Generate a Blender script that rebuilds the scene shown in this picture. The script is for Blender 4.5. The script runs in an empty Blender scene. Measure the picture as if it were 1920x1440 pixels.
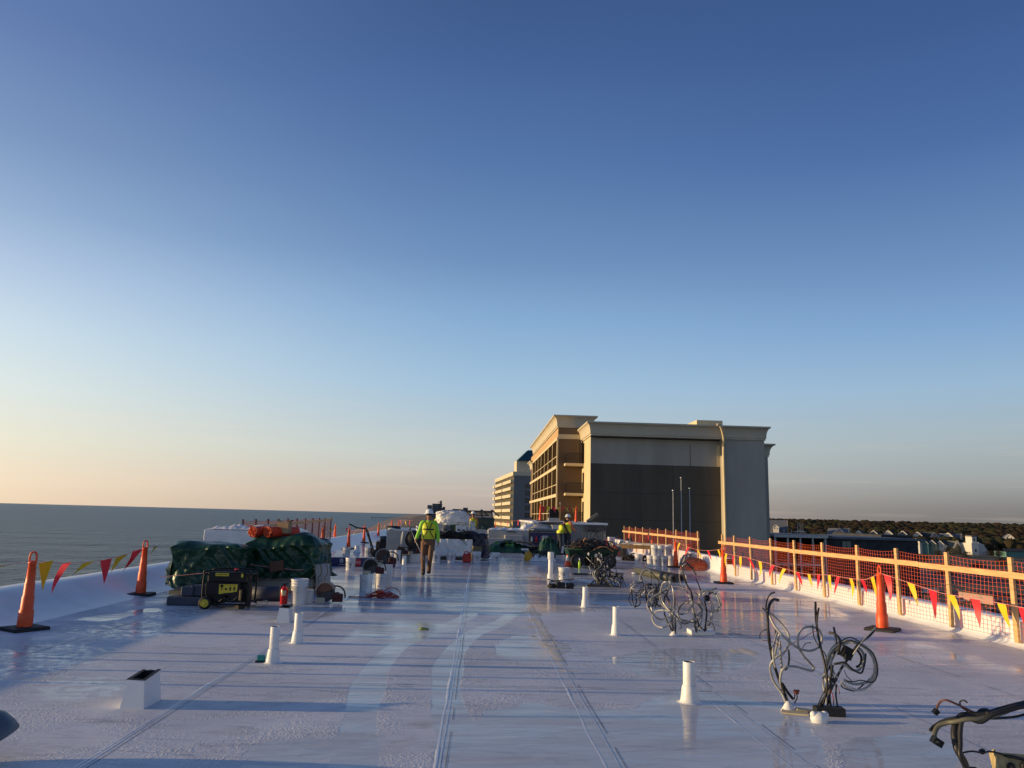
import bpy, bmesh, math, random
from mathutils import Vector, Matrix, noise
R = math.radians
random.seed(7)
scene = bpy.context.scene
COL = scene.collection

# ---------------------------------------------------------------- camera
EYE = Vector((0, 0, 1.65))
YAW, PITCH, ROLL, FPX = R(2.13), R(9.77), R(1.5), 1440.0
fw = Vector((math.sin(YAW)*math.cos(PITCH), math.cos(YAW)*math.cos(PITCH), math.sin(PITCH)))
rt0 = Vector((math.cos(YAW), -math.sin(YAW), 0)); up0 = rt0.cross(fw)
rt = math.cos(ROLL)*rt0 + math.sin(ROLL)*up0
up = math.cos(ROLL)*up0 - math.sin(ROLL)*rt0
cam_data = bpy.data.cameras.new("camera"); cam = bpy.data.objects.new("camera", cam_data); COL.objects.link(cam)
m = Matrix((rt, up, -fw)).transposed().to_4x4(); m.translation = EYE
cam.matrix_world = m
cam_data.sensor_width = 36; cam_data.lens = FPX/1920*36; cam_data.clip_start = 0.05; cam_data.clip_end = 120000
scene.camera = cam

# ---------------------------------------------------------------- light
SUN_EL = R(7.0)
world = bpy.data.worlds.new("World"); scene.world = world; world.use_nodes = True
wt = world.node_tree; wn = wt.nodes; wl = wt.links
for n in list(wn): wn.remove(n)
wo = wn.new('ShaderNodeOutputWorld'); bg = wn.new('ShaderNodeBackground')
sky = wn.new('ShaderNodeTexSky'); sky.sky_type = 'NISHITA'; sky.sun_disc = False
sky.sun_elevation = SUN_EL; sky.sun_rotation = R(270); sky.altitude = 0
sky.air_density = 1.0; sky.dust_density = 1.0; sky.ozone_density = 2.0
bg.inputs['Strength'].default_value = 0.12
# atmosphere tint: clear-morning colours by height above the horizon and by bearing from the sun,
# laid over the Nishita sky (the dust layer near the horizon is warmer sunward, greyer away from it)
def lin(c): return tuple(((k/255)/12.92 if k/255 <= .04045 else ((k/255+.055)/1.055)**2.4) for k in c)
def wnode(t, **kw):
    n = wn.new(t)
    for k, v in kw.items(): setattr(n, k, v)
    return n
wtc = wnode('ShaderNodeTexCoord'); wsep = wnode('ShaderNodeSeparateXYZ'); wl.new(wtc.outputs['Generated'], wsep.inputs[0])
def wramp(stops):
    r = wnode('ShaderNodeValToRGB'); e = r.color_ramp.elements
    while len(e) < len(stops): e.new(.5)
    for el, (p, c) in zip(e, stops): el.position = p; el.color = (*lin(c), 1)
    wl.new(wsep.outputs[2], r.inputs[0]); return r.outputs[0]
# (elevation in degrees, colour) toward the sunny quarter, straight up the coast, and inland
SKY_SUN = [(0, (250, 224, 192)), (1.4, (254, 232, 202)), (4.0, (243, 238, 216)), (7.3, (229, 238, 234)), (11.3, (208, 226, 238)), (15.2, (181, 202, 229)), (18.4, (152, 179, 213)), (22.8, (126, 153, 194)), (29.8, (97, 124, 175)), (90, (44, 66, 112))]
SKY_MID = [(0, (180, 166, 158)), (1.6, (196, 184, 174)), (4.5, (196, 204, 202)), (9.6, (164, 195, 220)), (14.4, (138, 175, 213)), (19, (111, 146, 191)), (26, (86, 120, 171)), (32.5, (70, 100, 153)), (37, (62, 89, 139)), (90, (36, 54, 100))]
SKY_OPP = [(0, (118, 115, 115)), (1.1, (130, 128, 128)), (3.0, (160, 165, 165)), (5.7, (168, 183, 190)), (9, (155, 185, 211)), (13, (130, 167, 209)), (16.9, (110, 145, 191)), (24.6, (76, 110, 165)), (31.7, (62, 92, 145)), (90, (36, 54, 100))]
SKY_SUN, SKY_MID, SKY_OPP = [[(math.sin(R(e)), c) for e, c in L_] for L_ in (SKY_SUN, SKY_MID, SKY_OPP)]
wh = wnode('ShaderNodeCombineXYZ'); wl.new(wsep.outputs[0], wh.inputs[0]); wl.new(wsep.outputs[1], wh.inputs[1])
wnv = wnode('ShaderNodeVectorMath', operation='NORMALIZE'); wl.new(wh.outputs[0], wnv.inputs[0]); wsh = wnode('ShaderNodeSeparateXYZ'); wl.new(wnv.outputs[0], wsh.inputs[0])
wdot = wnode('ShaderNodeMath', operation='MULTIPLY'); wl.new(wsh.outputs[0], wdot.inputs[0]); wdot.inputs[1].default_value = -1.0
def wmap(a, b, src=None, sm=False):
    m_ = wnode('ShaderNodeMapRange')
    if sm: m_.interpolation_type = 'SMOOTHSTEP'
    m_.inputs['From Min'].default_value = a; m_.inputs['From Max'].default_value = b
    wl.new(src or wdot.outputs[0], m_.inputs[0]); return m_.outputs[0]
def wmix(f, c0, c1, bt='MIX'):
    m_ = wnode('ShaderNodeMix', data_type='RGBA', blend_type=bt)
    if isinstance(f, float): m_.inputs[0].default_value = f
    else: wl.new(f, m_.inputs[0])
    for i, c in ((6, c0), (7, c1)):
        if isinstance(c, tuple): m_.inputs[i].default_value = (*c, 1)
        else: wl.new(c, m_.inputs[i])
    return m_.outputs[2]
wpw = wnode('ShaderNodeMath', operation='POWER'); wl.new(wmap(-.02, .56), wpw.inputs[0]); wpw.inputs[1].default_value = 1.55
grad = wmix(wmap(-.66, .06, sm=True), wramp(SKY_OPP), wmix(wpw.outputs[0], wramp(SKY_MID), wramp(SKY_SUN)))
# faint cirrus streaks low over the sea
wmp = wnode('ShaderNodeMapping'); wmp.inputs['Scale'].default_value = (3, 3, 60); wl.new(wtc.outputs['Generated'], wmp.inputs[0])
wno = wnode('ShaderNodeTexNoise'); wno.inputs['Scale'].default_value = 1.4; wno.inputs['Detail'].default_value = 5; wl.new(wmp.outputs[0], wno.inputs[0])
wcl = wmap(.56, .74, wno.outputs[0]); wlow = wmap(.16, .03, wsep.outputs[2])
wml = wnode('ShaderNodeMath', operation='MULTIPLY'); wl.new(wcl, wml.inputs[0]); wl.new(wlow, wml.inputs[1])
wm2 = wnode('ShaderNodeMath', operation='MULTIPLY'); wl.new(wml.outputs[0], wm2.inputs[0]); wm2.inputs[1].default_value = .16
grad = wmix(wm2.outputs[0], grad, lin((255, 228, 205)))
grad = wmix(1.0, grad, (8.33, 8.33, 8.33), 'MULTIPLY')      # same scale as the Nishita sky
wl.new(wmix(.04, grad, sky.outputs[0]), bg.inputs[0]); wl.new(bg.outputs[0], wo.inputs[0])
sd = bpy.data.lights.new("sun", 'SUN'); sd.energy = 5.0; sd.angle = R(0.6); sd.color = (1.0, 0.71, 0.36)
sun = bpy.data.objects.new("sun", sd); COL.objects.link(sun)
sdir = Vector((-math.cos(SUN_EL), 0.0, math.sin(SUN_EL)))
sun.rotation_euler = sdir.to_track_quat('Z', 'Y').to_euler()
scene.view_settings.view_transform = 'Standard'; scene.view_settings.look = 'None'
scene.view_settings.exposure = 0.0; scene.view_settings.gamma = 1.0

# ---------------------------------------------------------------- helpers
def ray(px, py):
    return (fw + rt*((px-960)/FPX) + up*((720-py)/FPX))
def G(px, py, z=0.0):
    d = ray(px, py); t = (z-EYE.z)/d.z; return EYE + d*t
def D(px, py, Y):
    d = ray(px, py); return EYE + d*(Y/d.y)
def DX(px, py, X):
    d = ray(px, py); return EYE + d*(X/d.x)

def tag(o, label=None, cat=None, group=None, kind=None):
    if label: o['label'] = label
    if cat: o['category'] = cat
    if group: o['group'] = group
    if kind: o['kind'] = kind
    return o
def thing(name, label, cat, loc=(0, 0, 0), rz=0, group=None):
    o = bpy.data.objects.new(name, None); COL.objects.link(o); o.location = loc; o.rotation_euler = (0, 0, rz)
    o.empty_display_size = 0.2
    return tag(o, label, cat, group)
def copy_tree(o, loc, rz=0, label=None, scale=None):
    c = o.copy(); COL.objects.link(c); c.location = loc; c.rotation_euler = (0, 0, rz)
    if scale: c.scale = scale
    if label: c['label'] = label
    for ch in list(o.children):
        d = ch.copy(); COL.objects.link(d); d.parent = c
        for g in list(ch.children):
            e = g.copy(); COL.objects.link(e); e.parent = d
    return c

class MB:
    def __init__(s): s.v = []; s.f = []; s.m = []; s.sm = []; s.mi = 0; s.M = Matrix.Identity(4); s.smooth = False
    def add(s, vs, fs, smooth=None):
        b = len(s.v); s.v += [s.M @ Vector(v) for v in vs]
        for f in fs: s.f.append([b+i for i in f]); s.m.append(s.mi); s.sm.append(s.smooth if smooth is None else smooth)
    def box(s, c, size, rz=0, rx=0, ry=0):
        x, y, z = [k/2 for k in size]
        M = Matrix.Translation(c) @ Matrix.Rotation(rz, 4, 'Z') @ Matrix.Rotation(ry, 4, 'Y') @ Matrix.Rotation(rx, 4, 'X')
        vs = [M @ Vector((i*x, j*y, k*z)) for k in (-1, 1) for j in (-1, 1) for i in (-1, 1)]
        s.add(vs, [(0, 2, 3, 1), (4, 5, 7, 6), (0, 1, 5, 4), (2, 6, 7, 3), (0, 4, 6, 2), (1, 3, 7, 5)], False)
    def bx(s, x0, x1, y0, y1, z0, z1): s.box(((x0+x1)/2, (y0+y1)/2, (z0+z1)/2), (x1-x0, y1-y0, z1-z0))
    def beam(s, p0, p1, w, h, upv=(0, 0, 1)):
        p0 = Vector(p0); p1 = Vector(p1); d = (p1-p0).normalized(); u = Vector(upv)
        if abs(d.dot(u)) > .98: u = Vector((0, 1, 0))
        a = d.cross(u).normalized()*w/2; b = a.cross(d).normalized()*h/2
        vs = [p+i*a+j*b for p in (p0, p1) for (i, j) in ((-1, -1), (1, -1), (1, 1), (-1, 1))]
        s.add(vs, [(0, 1, 2, 3), (7, 6, 5, 4), (0, 4, 5, 1), (1, 5, 6, 2), (2, 6, 7, 3), (3, 7, 4, 0)], False)
    def cyl(s, p0, p1, r0, r1=None, n=14, caps=True):
        s.tube([p0, p1], [r0, r0 if r1 is None else r1], n, caps)
    def tube(s, pts, r, n=8, caps=True):
        pts = [Vector(p) for p in pts]; k = len(pts)
        rs = r if isinstance(r, (list, tuple)) else [r]*k
        vs = []; t0 = (pts[1]-pts[0]).normalized(); u = Vector((0, 0, 1)) if abs(t0.z) < .9 else Vector((0, 1, 0))
        a = t0.cross(u).normalized()
        for i, p in enumerate(pts):
            t = (pts[min(i+1, k-1)]-pts[max(i-1, 0)])
            t = t.normalized() if t.length > 1e-9 else t0
            a = (a - t*a.dot(t))
            a = a.normalized() if a.length > 1e-6 else t.orthogonal().normalized()
            b = t.cross(a)
            for j in range(n):
                th = 2*math.pi*j/n; vs.append(p+(a*math.cos(th)+b*math.sin(th))*rs[i])
        fs = [(i*n+j, i*n+(j+1) % n, (i+1)*n+(j+1) % n, (i+1)*n+j) for i in range(k-1) for j in range(n)]
        b0 = len(s.v); s.add(vs, fs, n > 5)
        if caps:
            s.f.append([b0+j for j in reversed(range(n))]); s.m.append(s.mi); s.sm.append(False)
            s.f.append([b0+(k-1)*n+j for j in range(n)]); s.m.append(s.mi); s.sm.append(False)
    def lathe(s, prof, c=(0, 0, 0), n=24, sharp=False, sx=1, sy=1):
        c = Vector(c); vs = [c+Vector((r*sx*math.cos(2*math.pi*j/n), r*sy*math.sin(2*math.pi*j/n), z)) for r, z in prof for j in range(n)]
        s.add(vs, [(i*n+j, i*n+(j+1) % n, (i+1)*n+(j+1) % n, (i+1)*n+j) for i in range(len(prof)-1) for j in range(n)], not sharp)
    def sphere(s, c, r, n=12, sx=1, sy=1, sz=1, z0=-1.0):
        prof = [(math.sqrt(max(0, 1-z*z)), z) for z in [math.sin(R(a)) for a in range(-90, 91, 15)] if z >= z0-1e-6]
        s.lathe([(p[0]*r, p[1]*r*sz) for p in prof], c, n, sx=sx, sy=sy)
    def poly(s, pts): s.add(pts, [tuple(range(len(pts)))], False)
    def prism(s, pts, d):
        d = Vector(d); n = len(pts); a = [Vector(p) for p in pts]
        s.add(a+[p+d for p in a], [tuple(reversed(range(n))), tuple(range(n, 2*n))]+[(i, (i+1) % n, (i+1) % n+n, i+n) for i in range(n)], False)
    def grid(s, fn, nu, nv, smooth=True):
        vs = [fn(i/nu, j/nv) for j in range(nv+1) for i in range(nu+1)]
        s.add(vs, [(j*(nu+1)+i, j*(nu+1)+i+1, (j+1)*(nu+1)+i+1, (j+1)*(nu+1)+i) for j in range(nv) for i in range(nu)], smooth)
    def build(s, name, mats, parent=None, bevel=0, fix=False):
        me = bpy.data.meshes.new(name); me.from_pydata([tuple(v) for v in s.v], [], s.f)
        for mt in (mats if isinstance(mats, (list, tuple)) else [mats]): me.materials.append(mt)
        for p, mi, sm in zip(me.polygons, s.m, s.sm): p.material_index = mi; p.use_smooth = sm
        if fix:
            bm = bmesh.new(); bm.from_mesh(me); bmesh.ops.recalc_face_normals(bm, faces=bm.faces); bm.to_mesh(me); bm.free()
        me.update()
        o = bpy.data.objects.new(name, me); COL.objects.link(o)
        if parent is not None: o.parent = parent
        if bevel:
            b = o.modifiers.new('bevel', 'BEVEL'); b.width = bevel; b.segments = 2; b.limit_method = 'ANGLE'
        return o
def smooth_pts(pts, k=6):
    pts = [Vector(p) for p in pts]; out = []
    for i in range(len(pts)-1):
        p0 = pts[max(i-1, 0)]; p1 = pts[i]; p2 = pts[i+1]; p3 = pts[min(i+2, len(pts)-1)]
        for j in range(k):
            t = j/k; out.append(.5*((2*p1)+(p2-p0)*t+(2*p0-5*p1+4*p2-p3)*t*t+(3*p1-p0-3*p2+p3)*t**3))
    out.append(pts[-1]); return out

MATS = {}
def mat(name, col, rough=.6, metal=0, var=.12, scale=3.0, bump=0, bscale=40, spec=.5, coat=0, trans=0, emit=None, detail=4, col2=None, cr=(.35, .65), stretch=None, bdist=.02):
    if name in MATS: return MATS[name]
    mt = bpy.data.materials.new(name); mt.use_nodes = True; nt = mt.node_tree; N = nt.nodes; L = nt.links
    b = N['Principled BSDF']; b.inputs['Roughness'].default_value = rough; b.inputs['Metallic'].default_value = metal
    b.inputs['Specular IOR Level'].default_value = spec
    if coat: b.inputs['Coat Weight'].default_value = coat
    if trans: b.inputs['Transmission Weight'].default_value = trans
    tc = N.new('ShaderNodeTexCoord'); src = tc.outputs['Object']
    if stretch:
        mp = N.new('ShaderNodeMapping'); mp.inputs['Scale'].default_value = stretch; L.new(src, mp.inputs[0]); src = mp.outputs[0]
    no = N.new('ShaderNodeTexNoise'); no.inputs['Scale'].default_value = scale; no.inputs['Detail'].default_value = detail
    L.new(src, no.inputs['Vector'])
    rp = N.new('ShaderNodeValToRGB'); rp.color_ramp.elements[0].position = cr[0]; rp.color_ramp.elements[1].position = cr[1]
    c = Vector(col[:3]); c0 = col2 if col2 else tuple(c*(1-var)); c1 = tuple(c) if col2 else tuple(min(1, k) for k in c*(1+var))
    rp.color_ramp.elements[0].color = (*c0, 1); rp.color_ramp.elements[1].color = (*c1, 1)
    L.new(no.outputs[0], rp.inputs[0]); L.new(rp.outputs[0], b.inputs['Base Color'])
    if bump:
        n2 = N.new('ShaderNodeTexNoise'); n2.inputs['Scale'].default_value = bscale; n2.inputs['Detail'].default_value = 5; L.new(src, n2.inputs['Vector'])
        bp = N.new('ShaderNodeBump'); bp.inputs['Strength'].default_value = bump; bp.inputs['Distance'].default_value = bdist
        L.new(n2.outputs[0], bp.inputs['Height']); L.new(bp.outputs[0], b.inputs['Normal'])
    MATS[name] = mt; return mt

M_white_plastic = mat('white_plastic', (.70, .70, .69), .35, var=.05, bump=.05, bscale=30)
M_pvc = mat('white_membrane_pipe', (.80, .79, .76), .4, var=.06, scale=6, bump=.1, bscale=25)
M_memb = mat('white_membrane', (.78, .78, .78), .35, var=.06, scale=2, bump=.08, bscale=6)
M_orange = mat('cone_orange', (.85, .09, .012), .42, var=.12, scale=9, bump=.1, bscale=60)
M_red_plastic = mat('red_plastic', (.45, .02, .015), .4)
M_black_rubber = mat('black_rubber', (.012, .012, .013), .7, var=.3, bump=.2)
M_black = mat('black_metal', (.009, .009, .010), .5, var=.3, spec=.3)
M_darkgrey = mat('dark_grey', (.05, .05, .055), .6, var=.3)
M_steel = mat('steel', (.45, .45, .46), .35, 1, var=.15)
M_lumber = mat('lumber', (.66, .40, .17), .7, var=.16, scale=3, stretch=(1, 1, 8), bump=.15)
M_ply = mat('plywood', (.52, .36, .2), .7, var=.15, scale=6)
M_net = mat('orange_netting', (.72, .11, .035), .5, var=.05)
M_yel = mat('flag_yellow', (.85, .55, .01), .5, var=.05)
M_redf = mat('flag_red', (.75, .012, .03), .5, var=.05)
M_rope = mat('rope_pink', (.75, .3, .25), .7)
M_tarp = mat('green_tarp', (.009, .048, .020), .38, var=.35, scale=2.5, bump=.4, bscale=6, bdist=.04)
M_cardboard = mat('cardboard', (.36, .24, .13), .8)
M_cable_b = mat('cable_black', (.013, .013, .014), .5, var=.3)
M_cable_g = mat('cable_grey', (.34, .335, .31), .38, var=.2, scale=8)
M_conduit = mat('conduit_steel', (.50, .48, .42), .36, .45, var=.2)
M_glass = mat('dark_glass', (.02, .022, .025), .12, var=.2)
M_red_cable = mat('cable_red', (.35, .03, .02), .5)
M_copper = mat('copper_wire', (.5, .16, .06), .4, .6)
M_film = mat('plastic_film', (.74, .74, .73), .28, var=.06, bump=.6, bscale=7, bdist=.03)
M_navy = mat('navy_wrap', (.012, .014, .085), .35, var=.1)
M_labelred = mat('label_red', (.5, .015, .02), .4, var=.05)
M_white = mat('white_paint', (.8, .8, .8), .5, var=.02)
M_yellow = mat('yellow_paint', (.62, .48, .03), .45, var=.1)

# ================================================================ ground, sea, sky line
EXP = 6000
def seam_material():
    mt = bpy.data.materials.new('wet_roof_membrane'); mt.use_nodes = True; nt = mt.node_tree; N = nt.nodes; L = nt.links
    b = N['Principled BSDF']; tc = N.new('ShaderNodeTexCoord'); P = tc.outputs['Object']
    def noi(scale, detail=4, st=None, dist=0, rough=.5):
        n = N.new('ShaderNodeTexNoise'); n.inputs['Scale'].default_value = scale; n.inputs['Detail'].default_value = detail
        n.inputs['Distortion'].default_value = dist; n.inputs['Roughness'].default_value = rough
        if st:
            mp = N.new('ShaderNodeMapping'); mp.inputs['Scale'].default_value = st; L.new(P, mp.inputs[0]); L.new(mp.outputs[0], n.inputs[0])
        else: L.new(P, n.inputs[0])
        return n.outputs[0]
    def ramp(src, a, b_, ca=(0, 0, 0), cb=(1, 1, 1)):
        r = N.new('ShaderNodeValToRGB'); r.color_ramp.elements[0].position = a; r.color_ramp.elements[1].position = b_
        r.color_ramp.elements[0].color = (*ca, 1); r.color_ramp.elements[1].color = (*cb, 1); L.new(src, r.inputs[0]); return r.outputs[0]
    def math_(op, a, b_=None, c=None):
        m = N.new('ShaderNodeMath'); m.operation = op
        for i, x in enumerate((a, b_, c)):
            if x is None: continue
            if isinstance(x, (int, float)): m.inputs[i].default_value = x
            else: L.new(x, m.inputs[i])
        return m.outputs[0]
    def mix(f, a, b_):
        m = N.new('ShaderNodeMix'); m.data_type = 'RGBA'
        if isinstance(f, (int, float)): m.inputs[0].default_value = f
        else: L.new(f, m.inputs[0])
        for i, x in ((6, a), (7, b_)):
            if isinstance(x, tuple): m.inputs[i].default_value = (*x, 1)
            else: L.new(x, m.inputs[i])
        return m.outputs[2]
    sx = N.new('ShaderNodeSeparateXYZ'); L.new(P, sx.inputs[0])
    # wetness: large patches, wetter with distance down the roof
    big = noi(.33, 5, (1, .55, 1), .6)
    wetfar = N.new('ShaderNodeMapRange'); wetfar.inputs['From Min'].default_value = 8; wetfar.inputs['From Max'].default_value = 17
    wetfar.inputs['To Min'].default_value = -.12; wetfar.inputs['To Max'].default_value = .13; L.new(sx.outputs[1], wetfar.inputs[0])
    att = N.new('ShaderNodeAttribute'); att.attribute_name = 'wetness'
    edge = math_('MULTIPLY', math_('SUBTRACT', noi(9, 5), .5), .5)
    film = ramp(math_('ADD', att.outputs['Fac'], edge), .42, .58)
    wet = math_('MAXIMUM', ramp(math_('ADD', big, wetfar.outputs[0]), .47, .56), film)
    # dirt
    d1 = noi(2.2, 8, (.5, 1.6, 1), 1.0, .62); dirt = ramp(d1, .56, .72)
    d2 = noi(.6, 6, None, .5); tint = ramp(d2, .35, .7)
    base = mix(tint, (.60, .61, .63), (.76, .765, .78))
    base = mix(math_('MULTIPLY', dirt, .5), base, (.33, .315, .30))
    # thin scum lines
    sc = noi(1.1, 7, (.35, 1.3, 1), 1.6, .6); line = math_('SUBTRACT', 1.0, math_('MULTIPLY', math_('ABSOLUTE', math_('SUBTRACT', sc, .5)), 60.0)); line = math_('MAXIMUM', line, 0.0)
    base = mix(math_('MULTIPLY', line, .22), base, (.2, .2, .2))
    spk = ramp(noi(23, 3), .70, .76)
    base = mix(math_('MULTIPLY', spk, .22), base, (.25, .24, .23))
    sat = N.new('ShaderNodeAttribute'); sat.attribute_name = 'scum'
    scm = ramp(math_('ADD', sat.outputs['Fac'], math_('MULTIPLY', math_('SUBTRACT', noi(7, 6, (.35, 1.5, 1), 1.0), .5), 1.6)), .62, .72)
    base = mix(math_('MULTIPLY', wet, .30), base, (.28, .29, .32))
    stk = ramp(noi(1.7, 7, (.45, 1.7, 1), 2.0, .65), .60, .66)
    base = mix(math_('MULTIPLY', stk, .5), base, (.30, .30, .32))
    base = mix(math_('MULTIPLY', scm, .75), base, (.74, .62, .46))
    L.new(base, b.inputs['Base Color'])
    rr = mix(wet, (.45, .45, .45), (.05, .05, .05))
    rv = ramp(noi(5, 4), .3, .7, (0, 0, 0), (.12, .12, .12))
    ro = N.new('ShaderNodeMix'); ro.data_type = 'RGBA'; ro.blend_type = 'ADD'; ro.inputs[0].default_value = 1; L.new(rr, ro.inputs[6]); L.new(math_('MULTIPLY', rv, math_('SUBTRACT', 1.0, wet)), ro.inputs[7])
    L.new(ro.outputs[2], b.inputs['Roughness'])
    b.inputs['Specular IOR Level'].default_value = .5
    # orange-peel texture where dry, gentle waves where wet
    dry = math_('SUBTRACT', 1.0, wet)
    peel = math_('MULTIPLY', math_('MULTIPLY', ramp(noi(17, 4, None, 2.2), .40, .66), ramp(noi(1.3, 5, None, .6), .42, .60)), dry)
    wav = math_('MULTIPLY', noi(3.2, 4, (.6, 2.2, 1), .6), .6)
    h = math_('ADD', math_('MULTIPLY', peel, .30), wav)
    bp = N.new('ShaderNodeBump'); bp.inputs['Strength'].default_value = .55; bp.inputs['Distance'].default_value = .016
    L.new(h, bp.inputs['Height']); L.new(bp.outputs[0], b.inputs['Normal'])
    # broken film: water covers the membrane only partly, the rest stays matt
    df = N.new('ShaderNodeBsdfDiffuse'); L.new(base, df.inputs['Color']); L.new(bp.outputs[0], df.inputs['Normal'])
    ms = N.new('ShaderNodeMixShader'); cov = ramp(noi(1.6, 6, (.4, 1.8, 1), .8), .36, .66, (.30, .30, .30), (.85, .85, .85))
    L.new(cov, ms.inputs[0]); L.new(df.outputs[0], ms.inputs[1]); L.new(b.outputs[0], ms.inputs[2]); L.new(ms.outputs[0], N['Material Output'].inputs[0])
    return mt
M_roof = seam_material()
# roof deck as one sheet with a slightly uneven surface (ponding)
ROOF_Y0, ROOF_Y1 = -8.0, 62.0
XL, XR = -6.2, 7.75
import numpy as np
WET_TRACKS = [([(915, 1078), (893, 1092), (886, 1112), (893, 1135), (870, 1160), (800, 1185), (745, 1212), (705, 1255), (684, 1310), (672, 1370), (662, 1450)], .15),
 ([(1000, 1080), (950, 1090), (932, 1103), (950, 1120), (975, 1136), (940, 1165), (885, 1190), (850, 1225), (838, 1270), (840, 1320), (856, 1380), (850, 1450)], .15),
 ([(930, 1080), (905, 1092), (903, 1110), (925, 1130), (915, 1150)], .07)]
WET_BLOBS = [((145, 1162), (200, 1152), (280, 1141), (292, 1146), (250, 1155), (190, 1164)), ((450, 1400), (560, 1385), (640, 1388), (620, 1415), (540, 1450), (460, 1450)),
 ((900, 1330), (1010, 1318), (1180, 1330), (1260, 1290), (1420, 1310), (1500, 1350), (1540, 1470), (1240, 1490), (920, 1490), (870, 1420)),
 ((1130, 1235), (1260, 1215), (1400, 1228), (1370, 1262), (1210, 1268)), ((1560, 1400), (1700, 1375), (1800, 1400), (1760, 1450), (1600, 1460)), ((930, 1200), (1010, 1190), (1080, 1215), (1000, 1240), (930, 1232))]
ys = [-8+.6*i for i in range(20)]
while ys[-1] < ROOF_Y1: ys.append(min(ROOF_Y1, ys[-1]+(.055 if 3.9 < ys[-1] < 13 else max(.055, (ys[-1]-11)*.022))))
xs_ = np.linspace(XL, XR, 240); yy_ = np.array(ys); GX, GY = np.meshgrid(xs_, yy_); PT = np.stack([GX.ravel(), GY.ravel()], 1)
wetv = np.zeros(len(PT))
for pl_, w in WET_TRACKS:
    sp = smooth_pts([G(*p) for p in pl_], 14); dmin = np.full(len(PT), 9.0)
    for i, p in enumerate(sp):
        wv = 1+.25*noise.noise(Vector((i*.11, w*50, 0)))
        dmin = np.minimum(dmin, np.hypot(PT[:, 0]-p.x, PT[:, 1]-p.y)/wv)
    wetv = np.maximum(wetv, np.clip((w+.05-dmin)/.10, 0, 1))
def inside(poly):
    res = np.zeros(len(PT), bool); n = len(poly); j = n-1
    for i in range(n):
        xi, yi = poly[i]; xj, yj = poly[j]
        c = ((yi > PT[:, 1]) != (yj > PT[:, 1])) & (PT[:, 0] < (xj-xi)*(PT[:, 1]-yi)/(yj-yi+1e-12)+xi); res ^= c; j = i
    return res
for q_, rad_ in [(G(60, 1235), 1.5), (G(250, 1180), 1.3), (G(150, 1290), .8), (G(330, 1150), 1.0), (G(640, 1120), 2.2), (G(840, 1110), 2.5), (G(1450, 1130), 1.6), (G(1750, 1230), 1.2)]:
    wetv = np.maximum(wetv, np.clip(.62-np.hypot(PT[:, 0]-q_.x, (PT[:, 1]-q_.y)*.8)/rad_*.3, 0, .52))
for bl in WET_BLOBS:
    pts_ = [G(*p) for p in bl]; pts_ = smooth_pts(pts_+[pts_[0]], 8); poly = []
    for q in pts_: poly.append((q.x+.12*noise.noise(Vector((q.x*2, q.y*2, 1))), q.y+.16*noise.noise(Vector((q.x*2, q.y*2, 7)))))
    wetv = np.maximum(wetv, inside(poly)*.95)
me = bpy.data.meshes.new('roof'); nx_, ny_ = len(xs_), len(yy_)
me.from_pydata([(float(a_), float(b_), 0.0) for a_, b_ in PT], [], [(j*nx_+i, j*nx_+i+1, (j+1)*nx_+i+1, (j+1)*nx_+i) for j in range(ny_-1) for i in range(nx_-1)])
scum = np.zeros(len(PT))
for q_ in smooth_pts([G(*p) for p in ((985, 1128), (998, 1152), (1008, 1172), (1022, 1196), (1040, 1228), (1060, 1260))], 8):
    scum = np.maximum(scum, np.clip(.75-np.hypot((PT[:, 0]-q_.x)*2.2, (PT[:, 1]-q_.y)*1.5)/.9, 0, 1))
for q_ in [G(*p) for p in ((220, 1180), (150, 1200), (330, 1165), (520, 1160), (600, 1190), (700, 1165), (840, 1130), (1290, 1130), (1500, 1160), (40, 1235), (1700, 1240))]:
    scum = np.maximum(scum, np.clip(.62-np.hypot((PT[:, 0]-q_.x)*1.0, (PT[:, 1]-q_.y)*1.0)/1.4, 0, 1))
a2 = me.attributes.new('scum', 'FLOAT', 'POINT'); a2.data.foreach_set('value', scum.astype(np.float32))
at = me.attributes.new('wetness', 'FLOAT', 'POINT'); at.data.foreach_set('value', wetv.astype(np.float32)); me.materials.append(M_roof)
ro_ = bpy.data.objects.new('roof', me); COL.objects.link(ro_); tag(ro_, kind='structure')

M_seam = mat('membrane_lap', (.62, .61, .62), .3, var=.12, scale=5)
M_seamd = mat('seam_dirt', (.17, .17, .19), .5, var=.4, scale=6)
# lap seams: a 45 mm raised strip with a dirt line along it; part of the roof setting
sm = MB(); sd_ = MB(); rs = random.Random(3)
def strip(mb, x0, y0, x1, y1, w, z, wob=.0, gaps=0):
    n = max(2, int(math.hypot(x1-x0, y1-y0)/.35)); d = Vector((x1-x0, y1-y0)).normalized(); nx, ny = -d.y, d.x
    pts = []
    for i in range(n+1):
        t = i/n; o = wob*noise.noise(Vector((x0*3+t*n*.25, y0, 2))); ww = w*(.6+.8*abs(noise.noise(Vector((t*n*.6, x0, 9))))) if gaps else w
        x = x0+(x1-x0)*t+nx*o; y = y0+(y1-y0)*t+ny*o; zz = z
        pts.append(((x+nx*ww/2, y+ny*ww/2, zz), (x-nx*ww/2, y-ny*ww/2, zz)))
    for i in range(n):
        if gaps and rs.random() < gaps: continue
        mb.add([pts[i][0], pts[i+1][0], pts[i+1][1], pts[i][1]], [(0, 1, 2, 3)], True)
for X in (-5.0, -2.5, -.21, 1.0, 2.35, 3.85, 5.4, 6.7):
    strip(sm, X, 0, X, 60, .014, .0012, .012)
    strip(sd_, X+.045, 0, X+.04, 60, .009, .0014, .012, .22)
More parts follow.
